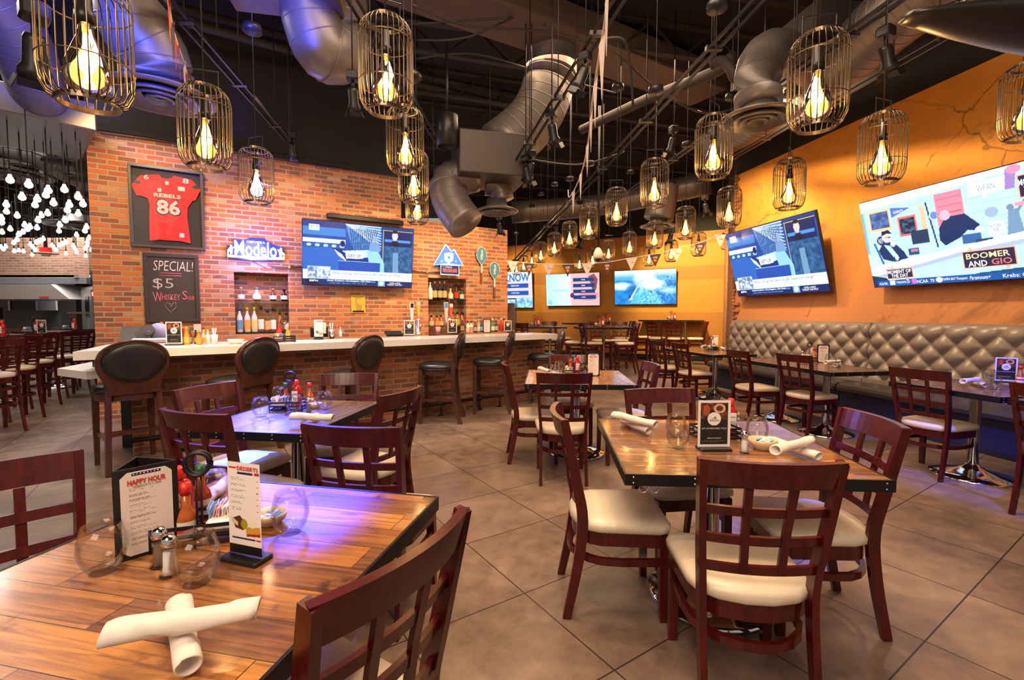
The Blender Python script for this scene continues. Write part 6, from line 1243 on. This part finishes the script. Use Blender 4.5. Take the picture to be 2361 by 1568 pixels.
# ---------------------------------------------------------------- things on the bar counter
CZ_ = 1.07
def oc(px, py): return at(px, py, CZ_)
CARD.put(oc(402, 796), .1, 'rewards card at the left end of the bar counter', 'table card', 'rewards cards', 1.05); CARD.put(oc(944, 774), .2, 'rewards card left of the beer taps', 'table card', 'rewards cards'); CARD.put(oc(1043, 769), .2, 'rewards card in front of the steel tap column', 'table card', 'rewards cards'); CARD.put(oc(1171, 765), .2, 'rewards card at the right end of the bar counter', 'table card', 'rewards cards', .9)
DCARD.put(oc(735, 783), .2, 'dessert card beside the napkin box on the bar', 'menu card'); MENU.put(oc(1122, 767), .2, 'black menu stand among the bottles on the bar', 'menu stand', 'happy hour menu stands')
GB = 'bottles standing on the bar counter'
for px, py, h, r_, gl_, lb, cp, kd, lab in [
    (423, 794, .17, .024, (.35, .05, .02), (.6, .3, .25), (.7, .03, .02), 'sauce', 'red-capped sauce bottle right of the rewards card on the bar'), (431, 795, .185, .026, (.75, .30, .03), (.85, .55, .08), (.75, .45, .08), 'sauce', 'orange sauce bottle near the left end of the bar'), (439, 793, .16, .023, (.30, .04, .02), (.5, .5, .4), (.02, .2, .05), 'sauce', 'green-capped sauce bottle on the bar'),
    (452, 793, .15, .02, (.03, .02, .01), (.4, .3, .1), (.02, .02, .02), 'sauce', 'small dark bitters bottle on the bar'), (459, 795, .155, .025, (.6, .22, .03), (.75, .35, .05), (.75, .35, .03), 'sauce', 'orange-capped spice bottle on the bar'), (470, 794, .155, .024, (.6, .5, .4), (.75, .30, .08), (.7, .5, .1), 'sauce', 'white and orange spice bottle on the bar'), (480, 793, .155, .024, (.8, .76, .7), (.8, .75, .7), (.6, .65, .05), 'sauce', 'yellow-capped spice bottle on the bar'),
    (785, 778, .14, .022, (.85, .84, .84), (.8, .8, .8), (.8, .8, .8), 'sauce', 'small white squeeze bottle on the bar'), (1066, 766, .24, .036, (.02, .02, .012), (.4, .3, .15), (.5, .3, .1), 'wine', 'dark wine bottle right of the tap column'), (1079, 767, .20, .034, (.80, .78, .72), (.75, .66, .5), (.02, .02, .02), 'std', 'white bottle with black cap on the bar'), (1087, 767, .20, .034, (.80, .70, .68), (.75, .3, .2), (.02, .02, .02), 'std', 'second white bottle with red print on the bar'),
    (1096, 767, .22, .032, (.06, .03, .02), (.5, .4, .3), (.7, .6, .3), 'beer', 'dark beer bottle with a gold cap on the bar'), (1104, 766, .23, .030, (.55, .40, .25), (.8, .75, .7), (.7, .6, .5), 'beer', 'clear amber bottle left of the black menu stand'), (1110, 766, .23, .030, (.05, .06, .10), (.2, .4, .65), (.2, .3, .5), 'beer', 'blue-labelled beer bottle behind the black menu stand'), (1136, 766, .24, .033, (.03, .28, .04), (.8, .75, .6), (.85, .85, .85), 'beer', 'bright green beer bottle on the bar'),
    (1144, 765, .24, .031, (.05, .02, .015), (.6, .5, .45), (.5, .4, .3), 'beer', 'brown beer bottle right of the green one'), (1155, 763, .24, .034, (.60, .04, .02), (.6, .04, .02), (.85, .8, .75), 'beer', 'red bottle with white cap on the bar'), (1162, 763, .24, .034, (.55, .035, .02), (.55, .035, .02), (.02, .02, .02), 'beer', 'red bottle with black cap on the bar'),
    (644, 786, .20, .03, (.60, .04, .02), (.6, .05, .03), (.6, .03, .02), 'std', 'ketchup-red bottle in the caddy below the left niche'), (664, 785, .19, .025, (.7, .30, .04), (.75, .40, .08), (.8, .7, .6), 'sauce', 'orange bottle in the caddy below the left niche')]:
    bottle(oc(px, py), h, r_, cm(gl_, .12), cm(lb), cm(cp), lab, group=GB, kind=kd)
CAD.put(oc(656, 789), .5, 'wire caddy on the bar counter below the left niche', 'caddy', 'black wire caddies', 1.1)
def cup(px, py, r0, r1, h, m_, lab, straws=0):
    m = MB(); m.lathe([(0, 0), (r0, 0), (r1, h), (r1*.94, h), (r0*.9, .006), (0, .006)], n=18, cap=(False, False)); o = m.build('cup', m_, loc=oc(px, py)); tag(o, lab, 'cup')
    if straws:
        m = MB()
        for k in range(straws): a = random.random()*6.28; rr = r1*.6; m.tube([(0, 0, .02), (rr*math.cos(a), rr*math.sin(a), h*1.7)], .003, 5)
        q = m.build('straws', M_WHITE, o); q['kind'] = 'stuff'
cup(495, 793, .026, .034, .10, M_WHITE, 'white cup of straws on the bar left of the bowl', 12); cup(765, 781, .03, .042, .12, M_STEEL, 'steel cup of straws beside the black box on the bar', 10); cup(998, 771, .032, .042, .12, M_ACRYL, 'clear cup left of the pink cup on the bar'); cup(1010, 771, .030, .040, .12, cm((.85, .35, .42)), 'pink cup between the tap towers on the bar'); cup(1152, 765, .022, .028, .15, M_ACRYL, 'clear cylinder between the bottles at the bar end')
m = MB(); m.lathe([(0, 0), (.045, 0), (.085, .05), (.08, .05), (.04, .006), (0, .006)], n=24, cap=(False, False)); tag(m.build('white_bowl', M_CERAM, loc=oc(544, 793)), 'empty white bowl on the bar counter behind the second stool', 'bowl')
m = MB(); 
for dx in (-.09, -.02, .05, .12): m.box((dx, 0, .07), (.012, .12, .14))
m.box((.015, 0, .01), (.22, .12, .02)); m.box((.015, .06, .06), (.22, .01, .12)); o = m.build('caddy_box', M_BLACKP, loc=oc(733, 777), rz=.5); tag(o, 'black napkin and straw box behind the dessert card on the bar', 'napkin box'); m = MB(); m.box((.085, 0, .12), (.045, .08, .16), ch=.01); m.build('napkins', M_NAPKIN, o)
m = MB(); m.box((0, 0, .02), (.26, .16, .03), rx=.35, ch=.006); m.box((0, .02, .012), (.2, .1, .024)); tag(m.build('register_tray', M_BLACK, loc=oc(908, 772), rz=.5), 'flat black tray on the back edge of the bar', 'tray')
# slicer and steel cover at the left end
root = empty('meat_slicer', oc(355, 790), .35); m = MB(); m.box((0, 0, .03), (.34, .28, .05), ch=.015); m.build('base', M_STEEL, root)
m = MB(); m.slab([(-.16, .10), (-.10, .19), (.0, .20), (.03, .15), (-.02, .05), (-.13, .04)], -.06, -.03); m.lathe([(.03, .0), (.03, .012), (.02, .012)], n=16); m.v[-48:] = [(p[0]-.03, -.06-p[2], p[1]+.11) for p in m.v[-48:]]; m.build('handle_plate', mat('grey_plastic', (.10, .09, .085), .4), root)
m = MB(); m.lathe([(.0, -.012), (.105, -.01), (.11, .0), (.105, .01), (0, .012)], n=32); m.v = [(p[0]+.05, p[2], p[1]+.11) for p in m.v]; m.build('blade_guard', mat('pale_blue_plastic', (.45, .42, .75), .2), root); tag(root, 'grey food slicer with a round violet guard at the bar\'s left end', 'slicer')
m = MB(); a = oc(300, 792); m.loft([[(-.17, 0, 0), (.17, 0, 0), (.17, .12, 0), (-.17, .12, 0)], [(-.15, .05, .17), (.19, .05, .17), (.19, .12, .17), (-.15, .12, .17)]]); tag(m.build('steel_cover', M_STEEL, loc=oc(312, 786), rz=.3), 'slanted stainless steel cover left of the slicer', 'steel cover')
m = MB(); m.slab([(-.022, 0), (.022, 0), (.022, .05), (.014, .09), (-.014, .09), (-.022, .05)], -.008, .008); o = m.build('cutting_board', cm((.50, .26, .10), .6), loc=onwall(373, 757, .12), rz=WA); tag(o, 'wooden paddle handle sticking up below the chalkboard', 'cutting board')
m = MB(); m.box((0, 0, 0), (.09, .01, .12), ch=.004); tag(m.build('wall_outlet', M_CERAM, loc=onwall(455, 757, .006), rz=WA), 'pale outlet plate on the brick beside the chalkboard', 'outlet')
# beer taps
def tap(px, py, parts, lab, column=False):
    p = oc(px, py); root = empty('beer_tap', p, .5)
    if column: m = MB(); m.lathe([(.05, 0), (.05, .012), (.038, .02), (.038, .22), (.032, .25), (0, .26)], n=24); m.build('steel_column', M_STEEL, root)
    m = MB(); m.tube([(0, 0, 0), (0, 0, .21)] if not column else [(0, -.04, .14), (0, -.09, .15), (0, -.1, .1)], .012, 8); m.lathe([(.03, 0), (.03, .01), (0, .012)], n=14); m.build('faucet', M_CHROME, root)
    for dx, z0, hh, c1, c2 in parts:
        m = MB(); m.loft([[(dx + x*w_, y*.018, z) for x, y in ((-1, -1), (1, -1), (1, 1), (-1, 1))] for z, w_ in ((z0, .012), (z0 + hh*.3, .022), (z0 + hh*.6, .024), (z0+hh*.62, .032), (z0+hh, .034))]); hd = m.build('tap_handle', c1, root)
        m = MB(); m.box((dx, -.02, z0 + hh*.85), (.045, .006, hh*.22)); m.build('handle_emblem', c2, hd)
    return tag(root, lab, 'beer tap', 'beer taps on the counter')
tap(950, 771, [(0, .20, .30, M_WHITE, M_INKP)], 'white beer tap handle with a round dark emblem'); tap(965, 772, [(0, .27, .24, cm((.80, .50, .06)), cm((.6, .65, .7)))], 'yellow beer tap handle on a steel column', True); tap(1036, 768, [(-.055, .18, .34, cm((.55, .55, .58)), cm((.05, .25, .55))), (.03, .26, .24, cm((.75, .10, .06)), M_WHITE)], 'steel tap column with silver and red handles', True)
# ---------------------------------------------------------------- bar-height tables and chairs of the far room and kitchen side
def hi(x, y, deg, lab): return HICH.put((x, y, 0), math.radians(deg - 90), lab, 'high chair', 'bar-height lattice back chairs', .93 if x < -5 else None)
def X(px, Y): return (px - 1180.5)*Y/F
table((X(1392, 11.1), 11.1), .05, 1.25, .8, M_TOP_C, 'high table in the far room, between the two lattice chairs', ((0, 0),), z=1.09, r=.3, name='high_table')
table((X(1240, 11.6), 11.6), -.05, 1.35, .8, M_TOP_C, 'high table beyond the right end of the bar', ((-.35, 0), (.3, 0)), z=1.09, r=.25, name='high_table')
table((X(1352, 13.4), 13.4), 0, 1.3, .7, M_TOP_C, 'rear high table below the pink quiz television', ((0, 0),), z=1.15, r=.3, name='high_table')
table((X(1540, 13.9)+.1, 13.95), FA, 1.75, .6, M_TOP_C, 'high wall table below the surf television', ((-.4, 0), (.4, 0)), z=1.22, r=.25, name='high_table')
for px, Y, deg, lab in [(1364, 11.0, 5, 'high chair on the left of the far-room high table'), (1443, 10.8, 178, 'high chair on the right of the far-room high table'), (1385, 12.0, -80, 'high chair behind the far-room high table'), (1428, 12.1, -100, 'high chair half hidden at the back right of the far-room high table'), (1325, 11.3, 170, 'high chair between the two far-room high tables'),
    (1200, 11.0, 80, 'high chair just beyond the last bar stool on the left'), (1268, 12.5, -90, 'high chair behind the high table beyond the bar'), (1513, 13.2, 61, 'left high chair with its back to us at the wall table'), (1557, 12.9, 61, 'right high chair with its back to us at the wall table'), (1606, 12.9, 165, 'high chair seen sideways at the right end of the wall table'), (1480, 13.9, 0, 'high chair at the left end of the wall table'), (1298, 13.3, 0, 'high chair on the left of the rear high table'), (1436, 13.2, 180, 'high chair on the right of the rear high table')]:
    hi(X(px, Y), Y, deg, lab)
table((-7.95, 7.25), math.radians(-20), .8, .8, M_TOP_C, 'high table at the far left with ketchup and a menu card', ((0, 0),), z=1.07, name='high_table'); table((-8.6, 8.9), math.radians(-20), 1.0, .8, M_TOP_C, 'high table on the kitchen side near the hood', ((0, 0),), z=1.07, name='high_table'); table((-7.1, 5.75), math.radians(-20), .8, .8, M_TOP_C, 'high table cut by the left edge', ((0, 0),), z=1.07, name='high_table')
for x, y, deg, lab in [(-7.22, 7.12, 160, 'high chair with its back to us at the far left high table'), (-7.55, 8.0, 165, 'high chair right behind the front high chair at the left'), (-8.2, 8.85, 168, 'third high chair back in the left row'), (-6.62, 6.25, 160, 'high chair at the left edge, second from the front'), (-6.1, 5.5, 160, 'nearest high chair cut by the left edge'), (-8.7, 7.9, -20, 'high chair on the kitchen side of the far left table'), (-9.3, 9.4, -20, 'high chair below the metal hood'), (-8.25, 9.7, 150, 'high chair near the black kitchen door'), (-8.55, 10.6, 150, 'rearmost high chair left of the brick wall edge'), (-8.1, 6.4, -20, 'high chair on the kitchen side at the left edge')]:
    hi(x, y, deg, lab)
HT = 1.07
for px, py, z, w_ in [(86, 768, HT, 'far left high table'), (172, 762, HT, 'high table near the hood'), (6, 776, HT, 'high table cut by the left edge')]:
    p = at(px, py, z); KET.put(p, 0, 'ketchup bottle on the ' + w_, 'ketchup bottle', 'ketchup bottles', 1.2); CAD.put(p + Vector((-.12, .02, 0)), 0, 'wire caddy on the ' + w_, 'caddy', 'black wire caddies', 1.1)
CARD.put(at(97, 771, HT), 0, 'rewards card on the far left high table', 'table card', 'rewards cards'); 
for Y, px, z, w_ in [(11.1, 1380, 1.09, 'far-room high table'), (11.6, 1232, 1.09, 'high table beyond the bar'), (13.9, 1547, 1.22, 'wall table below the surf television'), (13.4, 1397, 1.15, 'rear high table')]:
    CAD.put((X(px, Y), Y, z), 0, 'wire caddy on the ' + w_, 'caddy', 'black wire caddies', 1.1); SAUCE.put((X(px, Y) + .03, Y, z), 0, 'sauce bottle on the ' + w_, 'sauce bottle', 'sauce bottles', 1.3); KET.put((X(px, Y) + .1, Y, z), 0, 'ketchup bottle on the ' + w_, 'ketchup bottle', 'ketchup bottles', 1.2)
    m = MB(); m.lathe([(0, 0), (.036, 0), (.03, .16), (0, .16)], n=14); tag(m.build('stacked_cups', M_ACRYL, loc=(X(px, Y) - .2, Y, z)), 'stack of clear cups on the ' + w_, 'cups')
# host stand panel beyond the brick wall end
root = empty('wooden_screen', (X(1179, 10.2), 10.2, 0)); m = MB(); m.box((0, 0, 1.15), (.16, .05, .95)); m.build('wood_panel', mat('grey_brown_wood', (.09, .05, .035), .6), root); m = MB()
for x in (-.1, .1): m.box((x, 0, .85), (.02, .05, 1.75))
m.box((0, 0, 1.72), (.2, .05, .02)); m.box((0, 0, .66), (.2, .05, .02)); m.build('metal_frame', M_BLACK, root); tag(root, 'narrow wood panel in a black frame beside the low brick wall end', 'screen')
# ---------------------------------------------------------------- kitchen side
def kq(px, py, Y): return deep(px, py, Y)
a = kq(-150, 656, KY-.1); b = kq(168, 690, KY-.1); m = MB(); m.loft([[(a.x, KY-.2, b.z), (b.x, KY-.2, b.z), (b.x+.9, KY+1.5, b.z), (a.x, KY+1.5, b.z)], [(a.x, KY-.2, a.z), (kq(134, 656, KY).x, KY-.2, a.z), (kq(134, 656, KY).x+.9, KY+1.5, a.z), (a.x, KY+1.5, a.z)]])
o = m.build('extractor_hood', mat('polished_sheet_steel', (.62, .58, .54), .35, .45)); tag(o, 'long stainless extractor hood above the open kitchen', 'hood'); m = MB(); m.box((kq(120, 686, KY).x, KY-.22, kq(120, 686, KY).z), (.25, .02, .03)); m.build('red_label', M_REDCAP, o)
m = MB(); a = kq(0, 641, KY); b = kq(208, 655, KY); m.box(((b.x-15)/2, KY-.05, (a.z+b.z)/2), (b.x+15, .12, a.z-b.z)); tag(m.build('mirror_band', mat('mirror_steel', (.55, .60, .68), .12, .6)), 'mirror-polished steel band under the kitchen brickwork', 'steel band')
M_KG = mat('grey_glass_panel', (.10, .12, .13), .12); 
for x0, x1, y0, y1, Y, mt_, lab in [(22, 84, 692, 770, 14.6, M_KG, 'dark grey glass kitchen door panel with steel handle'), (84, 130, 692, 770, 14.8, mat('light_grey_panel', (.34, .35, .36), .35), 'light grey kitchen wall panel right of the glass door'), (-30, 20, 692, 770, 14.5, mat('light_grey_panel', (.34, .35, .36), .35), 'light grey swing door with a round window at the left edge')]:
    p, q = kq(x0, y1, Y), kq(x1, y0, Y); m = MB(); m.box(((p.x+q.x)/2, Y, q.z/2), (q.x-p.x, .06, q.z)); o = m.build('kitchen_panel', mt_); tag(o, lab, 'kitchen panel')
    if x0 < 0: m = MB(); c = kq(3, 722, Y); m.box((c.x, Y-.04, c.z), (.22, .02, .35), ch=.008); m.build('window', M_BLACKP, o)
    if x0 == 22: m = MB(); c = kq(33, 745, Y); m.tube([(c.x, Y-.08, c.z-.3), (c.x, Y-.08, c.z+.3)], .02, 8); m.tube([(c.x+.25, Y-.08, c.z-.1), (c.x+.25, Y-.08, c.z+.2)], .02, 8); m.build('handle', M_CHROME, o)
m = MB(); c = kq(118, 750, 13.6); m.box((0, 0, .5), (2.6, .6, 1.0)); m.box((0, 0, 1.2), (1.1, .5, .6), mi=1); tag(m.build('steel_counter', [M_STEEL, M_KG], loc=(c.x-.5, 13.6, 0)), 'stainless kitchen counter under the hood', 'kitchen counter')
m = MB(); c = kq(216, 740, 10.4); m.box((0, 0, .45), (.7, .6, .9)); m.box((0, 0, 1.15), (.62, .5, .5), mi=1); m.box((0, 0, 1.42), (.66, .54, .04)); tag(m.build('display_case', [M_STEEL, M_GLASS], loc=(c.x, 10.4, 0)), 'glass display case beside the kitchen door', 'display case')
m = MB(); c = kq(193, 790, 10.8); m.box((0, 0, .45), (.45, .4, .3)); m.box((0, 0, .15), (.5, .4, .3)); tag(m.build('cardboard_box', cm((.45, .28, .15), .8), loc=(c.x, 10.8, 0)), 'cardboard box under the kitchen side tables', 'box')
c = kq(222, 678, 10.9); root = empty('exit_sign', c); m = MB(); m.box((0, 0, 0), (.20, .05, .13)); m.build('box', emat('exit_red', (.7, .02, .01), .8), root); m = MB(); m.tube([(0, 0, .06), (0, 0, CZ - c.z)], .008, 6); m.build('stem', M_CEILBAR, root); text('EXIT', .15, .08, M_LW, root, (0, -.028, 0), UP, bold=.02); tag(root, 'red lit EXIT sign by the kitchen door', 'exit sign')
c = kq(106, 585, 9.5); root = empty('fire_alarm', c); m = MB(); m.box((0, 0, .06), (.16, .1, .12)); m.build('red_box', M_REDCAP, root); m = MB(); m.lathe([(.2, 0), (.2, .01), (0, .01)], n=20); m.lathe([(.06, -.05), (.08, 0)], n=16); m.build('white_plate', M_WHITE, root); m = MB(); m.tube([(0, 0, .1), (0, 0, CZ-c.z)], .03, 8); m.build('stem', M_CEILBAR, root); tag(root, 'red and white alarm unit hanging among the kitchen bulbs', 'alarm')
# bulb chandeliers
Z1 = [(68, 1218), (195, 1250), (328, 1290), (312, 1322), (438, 1284), (532, 1334), (150, 1336), (254, 1350), (364, 1376), (472, 1387), (564, 1383), (43, 1388), (238, 1390), (44, 1435), (458, 1425), (324, 1447), (533, 1449), (662, 1424), (117, 1464), (280, 1462), (258, 1495), (442, 1491), (483, 1477), (10, 1480), (10, 1512), (646, 1522), (670, 1513)]
Z4 = [(16, 40), (90, 102), (217, 68), (263, 84), (240, 105), (200, 130), (165, 150), (325, 92), (333, 24), (573, 24), (525, 66), (518, 120), (760, 85), (745, 118), (833, 60), (865, 48), (672, 155), (783, 182), (120, 225), (150, 197), (380, 190), (360, 207), (322, 220), (18, 130), (10, 262), (50, 256), (30, 280), (125, 298), (165, 292), (207, 300), (268, 238), (290, 262), (312, 288), (282, 330), (458, 248), (475, 270), (493, 288), (520, 247), (550, 233), (580, 222), (580, 320), (645, 252), (660, 280), (672, 308), (752, 275), (765, 248), (765, 220), (752, 340), (803, 288), (860, 172), (862, 298), (880, 302)]
bz = 2.8; BP = [(x/2.951, y/2.951) for x, y in Z1] + [(x/3.808, 500 + y/3.808) for x, y in Z4]
BP = [at(px, py, bz + random.uniform(-.06, .06)) for px, py in BP]; CEN = [BP[i].copy() for i in range(3, len(BP), 9)]
for it in range(12):
    GR = [[] for c in CEN]
    for p in BP: GR[min(range(len(CEN)), key=lambda i: (CEN[i]-p).length)].append(p)
    CEN = [sum(g_, Vector())/len(g_) if g_ else c for g_, c in zip(GR, CEN)]
m = MB(); m.lathe([(0, .052), (.014, .05), (.018, .03), (.033, .0), (.036, -.014), (.029, -.036), (0, -.052)], n=14); PB = m; bulb_me = None
for grp in [g_ for g_ in GR if g_]:
    c = sum(grp, Vector())/len(grp); root = empty('bulb_chandelier', (c.x, c.y, 3.5))
    tag(root, 'black multi-arm chandelier of bare white bulbs on the kitchen side', 'chandelier', 'bare bulb chandeliers on the kitchen side')
    m = MB(); m.lathe([(.0, .06), (.16, .04), (.16, 0), (0, -.01)], n=20); m.tube([(0, 0, 0), (0, 0, CZ-3.5)], .012, 8)
    for p in grp:
        d = p - Vector((c.x, c.y, 3.5)); m.tube([(0, 0, .02), (d.x*.5, d.y*.5, .07), (d.x, d.y, .05), (d.x, d.y, d.z + .06)], .007, 5); m.lathe([(.014, .05), (.014, .10)], c=(d.x, d.y, d.z), n=8)
    m.build('arms', M_CEILBAR, root)
    for p in grp:
        d = p - Vector((c.x, c.y, 3.5))
        if bulb_me is None: o = PB.build('bulb', M_BULBW, root); bulb_me = o.data
        else: o = bpy.data.objects.new('bulb', bulb_me); scn.collection.objects.link(o); o.parent = root
        o.location = d
# ---------------------------------------------------------------- bunting
M_ROPE = mat('white_tape', (.70, .62, .56), .8); M_PENW = mat('cream_pennant', (.72, .62, .54), .8); M_PEND = mat('brown_pennant', (.10, .045, .035), .8); M_PENR = mat('red_pennant', (.50, .03, .02), .7); M_ORG = mat('orange_print', (.75, .22, .05), .7)
def pennant(root, p, d, w_, h_, mt_, dark=None, turn=0.):
    d = Vector((d.x, d.y, 0)).normalized(); an = math.atan2(d.y, d.x) + turn; m = MB(); m.slab([(-w_/2, 0), (w_/2, 0), (0.0, -h_)], -.001, .001); o = m.build('pennant', mt_, root, loc=p, rz=an)
    if dark is True:
        m = MB(); m.lathe([(.030, 0), (.030, .002), (0, .002)], n=16); m.v = [(x, -.0015-z, y - h_*.52) for x, y, z in m.v]; m.build('printed_ball', M_ORG, o); text('LIVE', w_*.36, h_*.17, M_WHITE, o, (0, -.003, -h_*.26), UP, bold=.02)
    elif dark is False: text('TIME', w_*.32, h_*.10, M_INKP, o, (w_*.08, -.003, -h_*.36), UP); text('Hoops', w_*.3, h_*.10, M_ORG, o, (-w_*.05, -.003, -h_*.2), UP, shear=.3)
    return o
root = empty('rear_bunting'); rope = [deep(px, py, Y) for px, py, Y in ((1168, 600, 9.2), (1182, 602.5, 9.2), (1220, 607, 9.2), (1265, 609, 9.2), (1309, 609.5, 9.2), (1354, 608, 9.2), (1400, 605, 9.2), (1456, 595, 9.1), (1511, 586, 9.0), (1560, 574, 8.95), (1614, 560, 8.9), (1661, 541, 8.9))]
root.location = rope[0]; m = MB(); m.tube([p - rope[0] for p in rope], .007, 6); m.build('tape', M_ROPE, root)
for k in range(1, len(rope)): pennant(root, rope[k] - rope[0], rope[k] - rope[k-1], .215, .24, M_PEND if k % 2 == 0 else M_PENW, k % 2 == 0)
tag(root, 'string of alternating cream and brown pennants crossing in front of the far televisions', 'bunting')
root = empty('centre_bunting'); rope = [deep(*q) for q in ((1402, -60, 1.9), (1396, 40, 2.2), (1378, 150, 2.7), (1365, 240, 3.2), (1360, 300, 3.6), (1346, 380, 4.4), (1328, 430, 5.2), (1312, 455, 6.0), (1310, 438, 6.4))]
root.location = rope[0]; m = MB(); m.tube(smooth([p - rope[0] for p in rope], 4), .006, 6); m.build('tape', M_ROPE, root)
for t0, Y, mt_, tn, hh in ((1395, 0, M_PENW, .25, .26), (0, 0, M_PENW, .5, .30), (0, 0, M_PENW, .35, .27), (0, 0, M_PENW, .3, .26), (0, 0, M_PENW, .3, .26), (0, 0, M_PENW, .3, .26), (0, 0, M_PENW, .5, .26)):
    k = len([c for c in kids(root) if c.name.startswith('pennant')]); p = rope[min(k+0, 7)].lerp(rope[min(k+1, 8)], .35); pennant(root, p - rope[0], rope[min(k+1, 8)] - rope[k], .17, hh, mt_, None, tn*.25)
tag(root, 'string of cream pennants hanging down the middle of the ceiling', 'bunting')
root = empty('left_bunting'); rope = [deep(*q) for q in ((384, -50, 2.0), (393, 40, 2.25), (405, 90, 2.5), (425, 150, 2.8), (441, 205, 3.05))]; root.location = rope[0]
m = MB(); m.tube(smooth([p - rope[0] for p in rope], 4), .005, 6); m.build('tape', M_ROPE, root)
for k, (t_, mt_) in enumerate(((.35, M_PENR), (.6, M_ORG), (1.4, M_PEND), (1.9, M_PENR), (2.4, M_PENR), (3.0, M_PENW), (3.5, M_PENR))):
    i = min(int(t_), 3); p = rope[i].lerp(rope[i+1], t_-i); pennant(root, p - rope[0], rope[i+1]-rope[i], .12, .16, mt_, None, .1*(k % 3))
tag(root, 'string of small red pennants hanging beside the upper left pendant', 'bunting')
# dome camera
c = deep(1379, 590, 8.6); root = empty('dome_camera', c); m = MB(); m.lathe([(.02, .15), (.05, .12), (.085, .04), (.085, -.01), (.07, -.05)], n=24); m.build('white_housing', M_CERAM, root); m = MB(); m.lathe([(.065, -.04), (.055, -.075), (.03, -.095), (0, -.10)], n=20); m.build('dark_dome', M_BLACKP, root); m = MB(); m.tube([(0, 0, .14), (0, 0, CZ - c.z)], .022, 10); m.build('stem', M_BLACK, root)
tag(root, 'white dome security camera on a black stem in the far middle', 'camera')
for o in list(scn.collection.objects):
    if o.name.startswith('television') and o.type == 'EMPTY': pass
